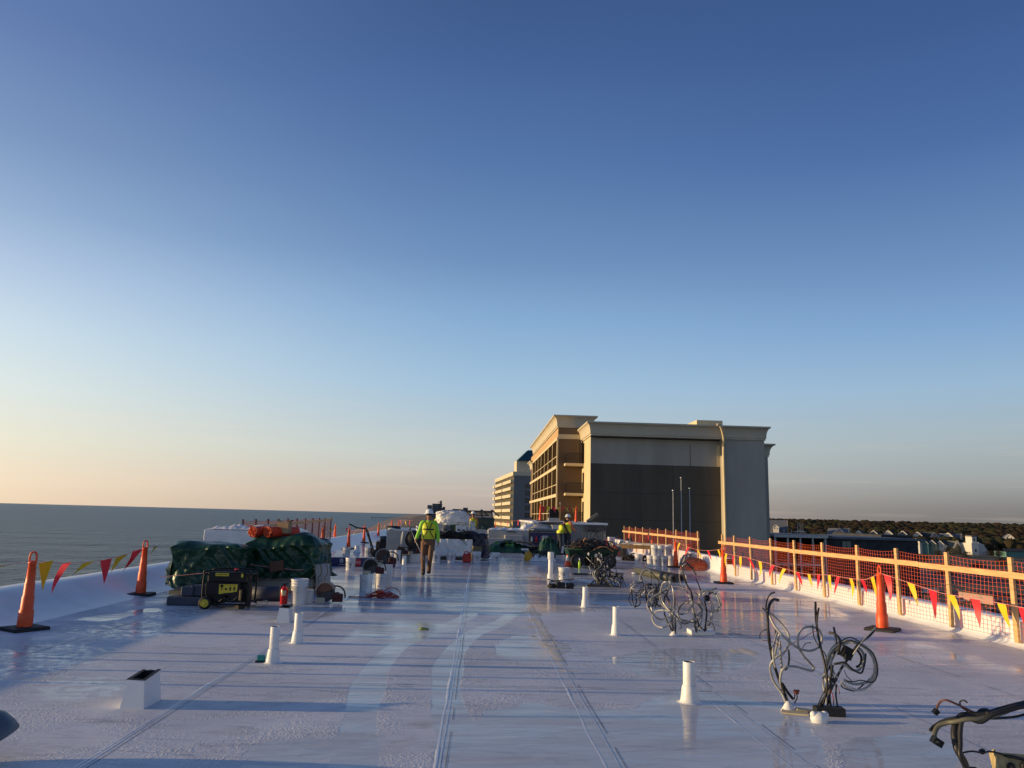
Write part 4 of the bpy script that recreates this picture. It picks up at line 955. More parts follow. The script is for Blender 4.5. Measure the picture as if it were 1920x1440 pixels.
# --- left: two tarped pallets
def box_stack(mb, w, d, z0, z1, step=.05, jit=.012, rr=random):
    z = z0
    while z < z1-.001:
        dz = min(step, z1-z); mb.box((rr.uniform(-jit, jit), rr.uniform(-jit, jit), z+dz/2-.0005), (w, d, dz-.004)); z += dz
p = G(372, 1119); t = thing('tarped_pallet', 'low pallet stack under a crumpled green tarp beside the generator', 'tarped pallet', (p.x, p.y+.62, 0), .04)
o = drape(1.24, 1.1, .98, 1, .07, .08, hem=.2, rnd=.07).build('tarp', M_tarp, t)
b = MB(); rr = random.Random(2); box_stack(b, 1.1, 1.0, .1, .86, .05, rr=rr); b.build('board_stack', M_board, t)
b = MB()
for i in range(3): b.bx(-.6, .6, -.55+.5*i, -.47+.5*i, .02, .1)
b.build('pallet', M_lumber, t)
b = MB(); b.tube([(-.72, -.69, .36), (-.3, -.71, .40), (.2, -.73, .46), (.7, -.70, .5)], .006, 5); b.build('tie_rope', M_rope, t)
p = G(520, 1112); t2 = thing('tarped_pallet', 'taller pallet stack under a dark green tarp carrying orange netting rolls', 'tarped pallet', (p.x, p.y+.75, 0), -.05)
drape(1.46, 1.15, 1.12, 5, .09, .09, hem=.30, rnd=.17, sagtop=.08).build('tarp', M_tarp, t2)
b = MB(); box_stack(b, 1.36, 1.02, .1, .98, .06, rr=rr); b.build('board_stack', M_board, t2)
b = MB()
for i in range(3): b.bx(-.7, .7, -.55+.5*i, -.47+.5*i, .02, .1)
b.build('pallet', M_lumber, t2)
b = MB(); b.tube([(-.6, -.75, .55), (-.1, -.76, .5), (.4, -.74, .46), (.82, -.6, .5)], .006, 5); b.build('tie_rope', M_rope, t2)
TOP2 = (p.x, p.y+.75)
# brown carton tucked on the tarp face
t = thing('cardboard_box', 'dark brown carton lying against the face of the taller green tarp', 'box', (p.x-.03, p.y-.09, .44), .06)
b = MB(); b.box((0, 0, .10), (.27, .12, .20), ry=-.12); b.build('carton', mat('carton_dark', (.11, .05, .03), .8), t, bevel=.008)
# white boards leaning at its right end, with ropes
p = G(597, 1114); t = thing('foam_board_bundle', 'tilted bundle of white boards with brown ropes at the right end of the taller tarp', 'board bundle', (p.x+.02, p.y+.25, 0), -.1)
b = MB(); 
for i in range(5): b.box((.03*i-.05, 0, .29), (.028, .5, .58), ry=-.12)
b.build('board', M_board, t)
for i in range(3):
    b = MB(); x = -.12+.13*i; b.tube(smooth_pts([(x, -.28, .60), (x+.05, -.33, .42), (x-.02, -.3, .3), (x+.09, -.34, .12), (x+.02, -.36, .015)], 4), .009, 6); b.build('rope', mat('manila_rope', (.24, .17, .1), .9), t)
# orange netting rolls
M_mesh = mat('netting_roll', (.75, .05, .01), .5, var=.35, scale=40, bump=1.0, bscale=55, bdist=.02)
for i, (px, lab) in enumerate(((474, 'left roll of orange netting on top of the green tarp'), (502, 'right roll of orange netting on top of the green tarp'))):
    q = D(px, 1005, TOP2[1]-.42); t = thing('netting_roll', lab, 'netting roll', (q.x, q.y, 1.19), -.50 if i else -.30)
    b = MB(); r = .115; n = 40; vs = []
    L_ = .85 if i else .6
    def f(u, v):
        a = 2*math.pi*u; k = r*(1+.10*noise.noise(Vector((math.cos(a)*3, math.sin(a)*3, v*9+i*5)))); return (math.cos(a)*k, v*L_, math.sin(a)*k)
    b.grid(f, 28, 16); b.build('roll', M_mesh, t)
    b = MB()
    pts = []
    for k in range(90): a = k*.42; rr_ = r*(1-k/95.)+.01*math.sin(k*1.7); pts.append((math.cos(a)*rr_, -.012+.012*math.sin(k*2.3), math.sin(a)*rr_))
    b.tube(pts, .007, 5); b.build('rolled_edge', M_net, t)
# cartons on top
for px, py, w, h, lab, rz in ((507, 1003, .21, .14, 'open brown carton on the green tarp behind the netting rolls', .2), (533, 1003, .24, .24, 'taller brown carton with a sunlit side on the green tarp', -.15)):
    q = D(px, py-3, TOP2[1]-.12); t = thing('cardboard_box', lab, 'box', (q.x, q.y, q.z), rz)
    b = MB(); b.box((0, 0, h/2), (w, w*.8, h)); b.build('carton', M_cardboard, t, bevel=.004)
    for sx_, ry_ in ((-1, .5), (1, -.7)): b = MB(); b.box((sx_*w*.5, 0, h+.012), (.10, w*.8, .006), ry=ry_); b.build('flap', M_cardboard, t)
# long white stack behind
q0 = D(380, 1005, 19.5); q1 = D(556, 1005, 19.5); t = thing('foam_board_stack', 'long white stack of boards with crumpled plastic on top behind the green tarps', 'board stack', ((q0.x+q1.x)/2, 20.2, 0), 0)
w = q1.x-q0.x; b = MB(); b.bx(-w/2, w/2, -.65, .65, .1, 1.14); b.build('stack', M_film, t, bevel=.02)
def crump(w, d, z, amp, seed):
    b = MB()
    def f(u, v):
        x = (u-.5)*w; y = (v-.5)*d; e = min(u, 1-u, v, 1-v)*8
        return (x, y, z+amp*max(0, (.35+noise.noise(Vector((x*2.5, y*2.5, seed)))+.5*abs(noise.noise(Vector((x*7, y*7, seed))))))*min(1, e))
    b.grid(f, 60, 24); return b
crump(w*.98, 1.3, 1.15, .12, 3).build('plastic_sheet', M_film, t)

# --- generator
p = G(418, 1143); g_ = thing('generator', 'black wheeled generator with a yellow control panel and yellow wheel hub', 'generator', (p.x, p.y+.05, 0), .03)
W_, H_, Dp = .74, .62, .5
b = MB(); rfr = .016
for y in (0, Dp):
    b.tube(smooth_pts([(-W_/2, y, .10), (-W_/2, y, H_-.08), (-W_/2+.06, y, H_), (W_/2-.06, y, H_), (W_/2, y, H_-.08), (W_/2, y, .10), (W_/2-.02, y, .08), (-W_/2+.02, y, .08), (-W_/2, y, .10)], 4), rfr, 8)
for x in (-W_/2, W_/2):
    for z in (.10, H_-.06): b.tube([(x, 0, z), (x, Dp, z)], rfr, 8)
b.build('frame', M_black, g_)
b = MB(); b.bx(-W_/2+.04, W_/2-.05, .03, Dp-.03, .42, H_-.02); b.build('fuel_tank', M_black, g_, bevel=.03)
b = MB(); b.cyl((.1, .2, H_-.02), (.1, .2, H_+.025), .035); b.build('fuel_cap', M_redf, g_)
b = MB(); b.bx(-W_/2+.03, W_/2-.14, .021, .09, .22, .43); b.bx(-W_/2+.04, -.02, .06, .44, .09, .4); b.bx(.0, W_/2-.04, .12, .44, .10, .42); b.build('housing', M_black, g_, bevel=.01)
b = MB(); b.bx(.02, .30, .08, .42, .1, .30)
for i in range(7): b.bx(.03, .29, .06, .08, .12+.026*i, .132+.026*i)
b.cyl((.15, .02, .2), (.15, .08, .2), .07, n=20); b.cyl((-.05, .06, .15), (-.05, .1, .15), .05)
b.build('engine', M_black, g_)
b = MB(); b.tube(smooth_pts([(-.1, .03, .12), (0, .0, .18), (.1, .02, .13), (.22, .0, .22), (.28, .03, .28)], 5), .008, 6); b.build('fuel_hose', M_darkgrey, g_)
b = MB(); y0 = .017
b.prism([(-.125+.01, y0, .24), (.0, y0, .262), (.1, y0, .272), (.185, y0, .288), (.185, y0, .405), (-.115, y0, .40)], (0, .003, 0)); pn = b.build('control_panel', M_yellow, g_, fix=True)
b = MB(); M_dk = M_black
for x, z, w, h in ((-.07, .325, .02, .026), (.07, .33, .026, .056), (.135, .335, .026, .056)): b.bx(x-w/2, x+w/2, y0-.006, y0-.0005, z-h/2, z+h/2)
b.cyl((0, y0-.006, .325), (0, y0-.0005, .325), .019); b.cyl((-.07, y0-.004, .372), (-.07, y0-.0005, .372), .026, n=16)
b.build('outlet', M_dk, pn)
for i, x in enumerate((-.0, .05, .1, .14)):
    b = MB(); b.bx(x-.02, x+.018, y0-.002, y0-.0005, .383, .387); b.build('marking', M_dk, pn)
b = MB(); b.bx(-.19, .03, .012, .018, H_-.085, H_-.035); tl = b.build('name_plate', M_yellow, g_)
text_mesh('POWER PRO', .034, 'lettering', M_dk, tl, FACE(-.08, .0115, H_-.06))
b = MB(); b.bx(.235, .27, .0, .012, H_-.10, H_-.04); b.build('warning_label', M_yellow, g_)
b = MB(); b.bx(.225, .285, -.028, -.001, .12, .34); b.build('grip_bracket', M_black, g_, bevel=.006)
b = MB(); b.bx(.238, .272, -.046, -.029, .15, .32); b.build('handle_grip', mat('grip_tan', (.36, .23, .08), .6), g_, bevel=.008)
for x, yy in ((-W_/2+.07, -.06), (-W_/2+.07, Dp+.02)):
    wv = MB(); wv.M = Matrix.Translation((x, yy, .10)) @ Matrix.Rotation(R(90), 4, 'X')
    wv.lathe([(.06, -.03), (.095, -.032), (.104, -.015), (.104, .015), (.095, .032), (.06, .03)], n=32); wh = wv.build('wheel', M_black_rubber, g_)
    hb = MB(); hb.M = wv.M.copy(); hb.lathe([(0, .034), (.02, .036), (.03, .026), (.05, .028), (.066, .034), (.066, .0), (.066, -.034), (.05, -.028), (0, -.03)], n=28); hb.build('hub', M_yellow, wh)
b = MB(); b.bx(W_/2-.14, W_/2-.06, .02, .10, 0, .09); b.bx(W_/2-.14, W_/2-.06, Dp-.1, Dp-.02, 0, .09); b.build('foot', M_black_rubber, g_)

# --- small things round the generator
for i, (px, py, w, h, z, lab) in enumerate(((343, 1136, .58, .15, 0, 'long slate blue membrane block on the roof left of the generator'), (347, 1115, .22, .16, .155, 'short slate block on top of the long one, left'), (366, 1115, .24, .18, .155, 'short slate block on top of the long one, nearest the generator'))):
    q = G(343, 1136); x = G(px, 1136).x; t = thing('membrane_block', lab, 'membrane block', (x, q.y+.12+.03*i, z), .02*i)
    b = MB(); b.box((0, 0, h/2), (w, .24, h)); b.build('block', M_slate, t, bevel=.02)
q = G(502, 1128); t = thing('membrane_roll', 'dark grey membrane roll under the hem of the taller green tarp', 'membrane roll', (q.x-.05, q.y+.12, 0), .06)
b = MB(); b.cyl((-.3, 0, .13), (.28, .02, .13), .13, n=24); b.build('roll', M_slate, t); b = MB(); b.lathe([(.03, 0), (.12, 0)], n=20); 
q = G(476, 1140); t = thing('canvas_strap', 'tan canvas strap coiled on the roof right of the generator', 'strap', (q.x, q.y, 0), 0)
b = MB(); pts = smooth_pts([(-.35, .05, .012), (-.1, -.02, .012), (.08, -.02, .015), (.2, .05, .05), (.16, .14, .10), (.08, .13, .09), (0, .1, .03), (-.12, .08, .012)], 6); vs = []
for q_ in pts: vs += [q_, q_+Vector((0, .055, .012))]
b.add(vs, [(2*i, 2*i+1, 2*i+3, 2*i+2) for i in range(len(pts)-1)], True); b.build('strap', mat('canvas_tan', (.42, .34, .22), .9), t)

q = G(530, 1133); t = thing('fire_extinguisher', 'red fire extinguisher standing left of the white bucket', 'fire extinguisher', (q.x, q.y+.06, 0), 0)
b = MB(); b.lathe([(0, 0), (.06, 0), (.066, .01), (.066, .245), (.05, .285), (.022, .30), (.022, .315), (0, .315)], n=24); b.build('cylinder', mat('extinguisher_red', (.5, .012, .012), .25), t)
b = MB(); b.bx(-.018, .018, -.01, .01, .315, .345); b.beam((-.03, 0, .345), (.06, 0, .362), .014, .01); b.beam((-.02, 0, .335), (.055, 0, .325), .014, .008); b.tube(smooth_pts([(-.02, 0, .33), (-.07, 0, .3), (-.075, 0, .2), (-.07, 0, .1)], 4), .009, 6); b.build('valve', M_black, t)
b = MB()
for k in range(6):
    a0 = R(-125+12*k); a1 = R(-125+12*(k+1)); b.add([(.0668*math.cos(a0), .0668*math.sin(a0), .15), (.0668*math.cos(a1), .0668*math.sin(a1), .15), (.0668*math.cos(a1), .0668*math.sin(a1), .235), (.0668*math.cos(a0), .0668*math.sin(a0), .235)], [(0, 1, 2, 3)], True)
b.build('label', mat('paper_cream', (.6, .5, .3), .7), t)

M_lblue = mat('label_blue', (.05, .07, .16), .5)
def bucket(loc, lab, h=.37, r=.15, lid=True, label=True, rz=0, bail=True, mk=M_white_plastic, group='white pails and cans around the roof'):
    t = thing('bucket', lab, 'bucket', loc, rz, group); k = r/.15
    b = MB(); pr = [(0, 0), (r*.88, 0), (r*.89, .006), (r*.955, h*.72), (r*1.0, h*.73), (r*1.0, h*.76), (r*.965, h*.77), (r*.97, h*.83), (r*1.02, h*.84), (r*1.02, h*.865), (r*.975, h*.87), (r*.985, h*.955), (r*1.03, h*.96), (r*1.03, h)]
    if not lid: pr += [(r*.97, h), (r*.95, h-.01), (r*.86, .02), (0, .02)]
    b.lathe(pr, n=28); b.build('pail', mk, t)
    if lid: b = MB(); b.lathe([(r*1.045, h-.018), (r*1.045, h+.004), (r*.99, h+.012), (r*.95, h+.003), (0, h+.003)], n=28); b.build('lid', mk, t)
    if bail: b = MB(); b.tube(smooth_pts([(-r*1.02, 0, h*.86), (-r*.75, -r*.85, h*.62), (0, -r*1.15, h*.50), (r*.75, -r*.85, h*.62), (r*1.02, 0, h*.86)], 4), .003, 5); b.build('bail', M_steel, t)
    if label:
        def patch(a0, a1, z0, z1, m_, eps, nm):
            b = MB(); n = 8; vs = []
            for i in range(n+1):
                a = R(a0+(a1-a0)*i/n)
                for z in (z0, z1): rad = r*(.89+.065*z/(h*.72))+eps; vs.append((rad*math.cos(a), rad*math.sin(a), z))
            b.add(vs, [(2*i, 2*i+2, 2*i+3, 2*i+1) for i in range(n)], True); return b.build(nm, m_, t)
        patch(-100, -72, h*.40, h*.50, M_lblue, .0015, 'label'); patch(-98, -80, h*.22, h*.30, M_labelred if label == 2 else M_lblue, .0015, 'label'); patch(-97, -78, h*.56, h*.62, M_lblue, .0015, 'label')
        if label == 3: patch(-150, -132, h*.25, h*.35, M_lblue, .0015, 'label')
    return t
q = G(556, 1134); bucket((q.x, q.y+.14, 0), 'large plain white bucket between the fire extinguisher and the tarp', .43, .15, True, False)
q = G(576, 1131); t = thing('storage_box', 'small white box tucked right of the large plain bucket', 'box', (q.x, q.y+.12, 0), 0)
b = MB(); b.box((0, 0, .105), (.13, .2, .21)); b.build('box_body', M_white_plastic, t, bevel=.01); b = MB(); b.box((0, 0, .219), (.138, .208, .016)); b.build('lid', M_white_plastic, t)

def cutoff_saw(loc, lab, rz=0, rx=0, guard=M_black, s=1.0):
    t = thing('cutoff_saw', lab, 'cut-off saw', loc, rz, 'gas cut-off saws'); t.scale = (s, s, s)
    g = MB(); n = 20; R0 = .19
    M_ = Matrix.Translation((0, 0, .20)) @ Matrix.Rotation(rx, 4, 'Y')
    g.M = M_
    arc = [R(5+185*i/n) for i in range(n+1)]
    for y, fl in ((-.03, 0), (.03, 1)):
        vs = [(0, y, 0)]+[(R0*math.cos(a), y, R0*math.sin(a)) for a in arc]; g.add(vs, [((0, i+1, i+2) if not fl else (0, i+2, i+1)) for i in range(n)], False)
    vs = []
    for a in arc: vs += [(R0*math.cos(a), -.03, R0*math.sin(a)), (R0*math.cos(a), .03, R0*math.sin(a))]
    g.add(vs, [(2*i, 2*i+1, 2*i+3, 2*i+2) for i in range(n)], True)
    g.build('blade_guard', guard, t)
    g = MB(); g.M = M_; vs = []
    for a in arc: vs += [((R0+.002)*math.cos(a), -.034, (R0+.002)*math.sin(a)), ((R0+.002)*math.cos(a), .034, (R0+.002)*math.sin(a))]
    g.add(vs, [(2*i, 2*i+1, 2*i+3, 2*i+2) for i in range(n)], True)
    vs = []
    for a in arc: vs += [((R0+.002)*math.cos(a), -.034, (R0+.002)*math.sin(a)), ((R0-.03)*math.cos(a), -.034, (R0-.03)*math.sin(a))]
    g.add(vs, [(2*i, 2*i+2, 2*i+3, 2*i+1) for i in range(n)], False); g.build('guard_rim', mat('guard_rim', (.16, .16, .17), .4), t)
    b = MB(); b.cyl((0, -.008, .20), (0, .008, .20), .175, n=32); b.build('blade', M_darkgrey, t)
    b = MB(); b.box((.22, .03, .10), (.19, .17, .14), rz=.2); b.cyl((.2, -.08, .14), (.2, .1, .14), .06); b.build('engine', mat('saw_red', (.07, .008, .008), .6), t, bevel=.015)
    b = MB(); b.beam((0, .04, .2), (.2, .04, .15), .04, .05); b.tube(smooth_pts([(.1, .0, .2), (.14, 0, .3), (.26, 0, .3), (.34, .03, .22), (.36, .03, .1)], 4), .014, 8); b.build('handle', M_black, t)
    b = MB(); b.box((-.08, -.02, .05), (.16, .14, .10), rz=.3); b.build('fuel_tank', mat('saw_cream', (.45, .4, .3), .5), t, bevel=.01)
    return t
q = G(607, 1132); cutoff_saw((q.x, q.y+.1, 0), 'cut-off saw with a dark red body on the roof right of the tarps', -.1, -.25, guard=mat('guard_rust', (.05, .018, .012), .5))
q = G(681, 1109); bucket((q.x+.02, q.y+.12, 0), 'pale blue-white pail under a black round saw guard', .33, .13, True, False, bail=False)
cutoff_saw((q.x+.11, q.y+.12, .335), 'cut-off saw with a black guard resting on the pail beside the white vent pipe', .1, -.35, s=.9)
q2 = G(713, 1103); bucket((q2.x, q2.y+.12, 0), 'second pale pail, behind the vent pipe and right of the black saw', .33, .12, True, False, bail=False)
cutoff_saw((q2.x-.02, q2.y+.4, .48), 'cut-off saw with a rust brown guard set higher, behind the second pale pail', .0, -.65, guard=mat('guard_rust', (.05, .018, .012), .5), s=.95)
b = MB(); t = thing('storage_box', 'white crate carrying the rust brown saw', 'box', (q2.x-.02, q2.y+.42, 0), 0); b.box((.03, .02, .24), (.36, .26, .47)); b.build('crate', M_white_plastic, t, bevel=.01)
b = MB(); b.box((.03, .02, .476), (.38, .28, .008)); b.build('lid', M_white_plastic, t)
# red cord pile
def scribble(name, lab, cat, loc, n, ext, r, m_, seed, zmax=.15, k=9, flat=True, group=None, mats=None):
    t = thing(name, lab, cat, loc, 0, group); rr = random.Random(seed)
    for i in range(n):
        pts = []; a = rr.uniform(0, 6.28); cx, cy = rr.uniform(-.4, .4)*ext[0], rr.uniform(-.4, .4)*ext[1]
        R1 = rr.uniform(.25, .55)
        for j in range(k):
            a += rr.uniform(.5, 1.1); pts.append((cx+math.cos(a)*ext[0]*R1*rr.uniform(.7, 1.2), cy+math.sin(a)*ext[1]*R1*rr.uniform(.7, 1.2), max(r, rr.uniform(0, zmax)*(1-.4*abs(math.cos(a))))))
        b = MB(); b.tube(smooth_pts(pts, 5), r*rr.uniform(.8, 1.2), 6); b.build('cable', (mats[i % len(mats)] if mats else m_), t)
    return t
q = G(715, 1122); t = scribble('extension_cord', 'tangled red extension cord heaped on the wet roof', 'cord', (q.x, q.y+.1, 0), 9, (.42, .3), .008, M_red_cable, 4, .13)
b = MB(); b.tube(smooth_pts([(-.65, -.02, .012), (-.45, -.06, .015), (-.2, -.03, .02), (0, .02, .05), (.2, 0, .06)], 5), .011, 6); b.build('cable', M_red_cable, t)
b = MB(); b.tube(smooth_pts([(0, .1, .1), (.15, .05, .19), (.3, .05, .16), (.36, .02, .05)], 5), .008, 6); b.build('cable', M_red_cable, t)
b = MB(); b.sphere((-.05, .0, .11), .07, 12, sx=1.4, sy=.8, sz=.6); b.build('reel_wrap', mat('cord_orange_bundle', (.6, .09, .03), .5), t)
# teal tape by the pipe
q = G(487, 1243); t = thing('tape_measure', 'small teal tape measure at the foot of the left vent pipe', 'tape measure', (q.x, q.y+.05, 0), .1)
b = MB(); b.box((0, 0, .045), (.085, .06, .062)); b.build('case', mat('tool_teal', (.02, .25, .22), .4), t, bevel=.012); b = MB(); b.box((-.01, 0, .008), (.10, .07, .015)); b.build('base', M_black_rubber, t, bevel=.003)
q = G(792, 1181); t = thing('glove', 'small crumpled yellow-green glove lying on the roof', 'glove', (q.x, q.y, 0), .4)
b = MB(); b.sphere((0, 0, .018), .04, 10, sx=1.3, sz=.45); 
for i in range(4): b.cyl((.03, -.025+.016*i, .015), (.085+.01*(i % 2), -.03+.02*i, .012), .008, n=6)
b.build('fabric', mat('glove_green', (.25, .33, .08), .8), t)
# scattered debris bits
rr = random.Random(77)
for i, (px, py, lab) in enumerate(((1190, 1077, 'small white crumpled cup on the wet roof near the wire tangles'),)):
    q = G(px, py); t = thing('crumpled_cup', lab, 'litter', (q.x, q.y, 0), 0); b = MB(); b.sphere((0, 0, .035), .06, 8, sx=1.6, sz=.6); b.cyl((.05, 0, .03), (.13, .01, .03), .03, .035, n=10); b.build('cup', M_white_plastic, t)

# --- blue carton of membrane
p0 = G(600, 1061); p1 = G(742, 1063); t = thing('membrane_carton', 'long navy blue carton with red logo squares lying across the roof', 'carton', ((p0.x+p1.x)/2, p0.y+.16, 0), 0)
Wc = p1.x-p0.x; b = MB(); b.bx(-Wc/2, Wc/2, -.14, .14, .0, .265); b.build('carton', M_navy, t, bevel=.03)
M_lw2 = mat('print_white', (.6, .6, .64), .6)
kx = Wc/142.0
for px in (610, 670.5):
    x = (px-671)*kx; b = MB(); b.bx(x-.10, x+.10, -.1425, -.1405, .035, .235); lg = b.build('logo', M_labelred, t)
    text_mesh('GAF', .105, 'lettering', M_lw2, lg, FACE(x, -.1432, .135, math.pi), .0004)
for px in (640, 700):
    x = (px-671)*kx; text_mesh('e', .26, 'lettering', M_lw2, t, FACE(x, -.1432, .15, math.pi), .0004)
    b = MB(); b.bx(x-.08, x+.1, -.1428, -.1405, .05, .062); b.build('print_line', M_lw2, t)

BK = [((655, 1069.5), .34, .14, 'white pail catching the sun in front of the blue carton', 3), ((648, 1043), .32, .15, 'open teal-white pail behind the blue carton', 0), ((690, 1044.5), .33, .16, 'white pail with a dark label behind the blue carton', 1),
 ((735, 1056.5), .42, .115, 'slim white pail with dark lettering left of the board stack', 1), ((744, 1057.0), .42, .11, 'slim pale pail touching the lettered one', 0),
 ((816, 1056), .40, .17, 'white pail immediately right of the walking worker, second row', 1), ((845, 1055), .37, .165, 'white pail with dark label in front of the film-wrapped stack', 2), ((893, 1055.5), .37, .165, 'white pail right of the red fuel can', 2), ((929, 1056), .35, .15, 'white pail with sunlit lid standing alone right of the heap', 1),
 ((1199, 1058.5), .36, .155, 'single white can left of the pail pyramid', 2), ((1222, 1062), .37, .15, 'bottom left white pail of the pyramid', 1), ((1232, 1062.5), .37, .15, 'second white pail in the bottom row of the pyramid', 3), ((1247, 1063), .37, .16, 'third white pail in the bottom row of the pyramid', 2), ((1259, 1061.5), .36, .15, 'last pail in the bottom row, half behind the cone', 0),
 ((1058, 1089), .33, .145, 'pale blue-white pail right of the collared vent pipe', 3), ((613, 1044), .19, .13, 'lower white pail of a stack of two by the green tarp', 0)]
for (px, py), h, r, lab, lb in BK:
    q = G(px, py); bucket((q.x, q.y+r, 0), lab, h, r, px not in (648,), lb, rz=(px % 7)*.1-.3)
q = G(613, 1044); bucket((q.x, q.y+.13, .20), 'upper white pail of a stack of two by the green tarp', .2, .12, True, 1, bail=False)
for (px, pb, lab) in ((1230, 1062.5, 'upper left pail of the pyramid'), (1241, 1063, 'upper pail of the pyramid marked with a red diamond'), (1256, 1062.5, 'upper right pail of the pyramid')):
    q = G(px, pb); bucket((q.x, q.y+.15, .385), lab, .36, .15, True, 2, rz=.2)
q = G(1241, 1063); b = MB(); 

# red fuel can, yellow jug, orange cooler, green bottle
q = G(875, 1055); t = thing('fuel_can', 'red plastic fuel can in the row of white pails', 'fuel can', (q.x, q.y+.12, 0), 0)
b = MB(); b.box((0, 0, .15), (.30, .22, .30)); b.build('can', M_red_plastic, t, bevel=.05)
b = MB(); b.tube(smooth_pts([(-.09, 0, .29), (-.08, 0, .36), (.0, 0, .37), (.05, 0, .30)], 4), .018, 8); b.cyl((.09, 0, .28), (.09, 0, .37), .035, .025); b.build('handle', M_red_plastic, t)
q = G(991, 1052); t = thing('jug', 'yellow plastic jug with a dark spout on the wet roof', 'jug', (q.x, q.y+.12, 0), -.2)
b = MB(); b.lathe([(0, 0), (.13, 0), (.15, .02), (.15, .2), (.12, .29), (.05, .34), (.045, .38), (0, .38)], n=20, sx=1.1, sy=.8); b.build('body', mat('jug_yellow', (.62, .33, .02), .4), t)
b = MB(); b.cyl((-.13, 0, .24), (-.22, 0, .3), .035, .03); b.tube(smooth_pts([(.03, 0, .34), (.13, 0, .36), (.16, 0, .25), (.14, 0, .15)], 4), .018, 8); b.build('spout', M_black, t)
q = G(1087, 1066); t = thing('spray_can', 'lime green spray bottle with a pale cap standing before the cart', 'spray bottle', (q.x, q.y+.04, 0), 0)
b = MB(); b.lathe([(0, 0), (.04, 0), (.045, .01), (.045, .2), (.03, .235), (.015, .25), (.015, .28), (0, .28)], n=16); b.build('body', mat('bottle_lime', (.35, .6, .03), .3), t)
b = MB(); b.lathe([(.018, .27), (.02, .3), (.012, .33), (0, .33)], n=12); b.box((-.02, 0, .33), (.05, .015, .02)); b.build('nozzle', M_white_plastic, t)

# --- black floor machine with a long handle + engine behind
q = G(716, 1046); t = thing('floor_scraper', 'black motorised floor scraper with a bent handle behind the saws', 'floor scraper', (q.x, q.y+.25, 0), 0)
b = MB(); b.box((0, 0, .42), (.5, .5, .34)); b.cyl((.0, -.27, .45), (0, -.32, .45), .17, n=24); b.box((.05, 0, .66), (.34, .36, .14)); b.build('engine', M_black, t, bevel=.03)
b = MB(); b.lathe([(0, .80), (.16, .79), (.2, .74), (.2, .70)], n=20, c=(.02, 0, 0)); b.build('tank', mat('tank_dark_blue', (.02, .03, .05), .25), t)
b = MB(); b.tube(smooth_pts([(-.30, -.05, .15), (-.46, -.05, .55), (-.62, -.05, .98), (-.72, -.05, 1.05), (-1.0, -.05, 1.07), (-1.2, -.05, 1.16), (-1.32, -.05, 1.2)], 4), .026, 8); b.tube([(-.36, -.2, .12), (-.48, -.2, .56), (-.66, -.18, 1.0)], .02, 8); b.build('handle', M_black, t)
b = MB(); b.box((-.1, 0, .2), (.7, .42, .08)); b.beam((-.4, 0, .22), (.3, 0, .5), .05, .05); b.build('chassis', M_darkgrey, t)
for x, y in ((.18, -.24), (.18, .24), (-.25, -.22)):
    w = MB(); w.M = Matrix.Translation((x, y, .15)) @ Matrix.Rotation(R(90), 4, 'X'); w.lathe([(0, -.04), (.08, -.04), (.13, -.045), (.15, -.02), (.15, .02), (.13, .045), (.08, .04), (0, .04)], n=24); w.build('wheel', M_black_rubber, t)
# corrugated-edge stack of boards
p0 = D(723, 1030, 27.5); p1 = D(760, 1030, 27.5); w = p1.x-p0.x; t = thing('foam_board_stack', 'grey-white stack of thin boards with a striped edge right of the scraper', 'board stack', ((p0.x+p1.x)/2, 28.0, 0), 0)
b = MB(); rr = random.Random(5); zt = D(740, 995, 27.5).z; box_stack(b, w, .9, .33, zt, .045, .008, rr); b.build('board', M_board, t)
b = MB(); b.bx(-w/2-.02, w/2+.4, -.4, .4, .0, .32); b.build('crate_base', mat('crate_grey', (.22, .2, .17), .8), t)
b = MB(); b.tube(smooth_pts([(-w/2+.03, -.3, zt+.03), (-w/2+.15, -.32, zt+.06), (-.05, -.28, zt+.03), (.1, -.3, zt+.02)], 4), .035, 8); b.build('rolled_rag', M_white_plastic, t)
q = D(742, 994, 29); t = thing('tyre', 'worn black tyre lying on the board stack behind the pair of far cones', 'tyre', (q.x, 28.15, zt+.004), 0)
b = MB(); pr = [(.16+.075*math.cos(a)*1, .075+.075*math.sin(a)) for a in [2*math.pi*i/12 for i in range(13)]]; b.lathe([(r_+.03, z_) for r_, z_ in pr], n=28); b.build('tread', M_black_rubber, t)
q = G(752, 1056); t = thing('storage_box', 'grey tool case under two round saws left of the walking worker', 'box', (q.x, q.y+.2, 0), 0)
b = MB(); b.box((.05, 0, .12), (.42, .3, .24)); b.build('case', mat('case_grey', (.2, .22, .2), .6), t, bevel=.01); b = MB(); b.box((.05, 0, .252), (.44, .32, .022)); b.build('lid', M_darkgrey, t)
cutoff_saw((q.x-.05, q.y+.2, .265), 'cut-off saw lying on the grey tool case, lower of two', .2, -.3, guard=mat('guard_rust', (.05, .018, .012), .5), s=.8)
cutoff_saw((q.x+.30, q.y+.75, .27), 'cut-off saw standing behind the grey tool case, just left of the worker', .1, -.2, s=.95)
t = thing('storage_box', 'low white crate behind the grey tool case', 'box', (q.x+.33, q.y+.78, 0), 0); b = MB(); b.box((0, 0, .135), (.5, .35, .265)); b.build('crate', M_white_plastic, t, bevel=.01); b = MB(); b.box((0, 0, .268), (.52, .37, .003)); b.build('lid', M_white_plastic, t)
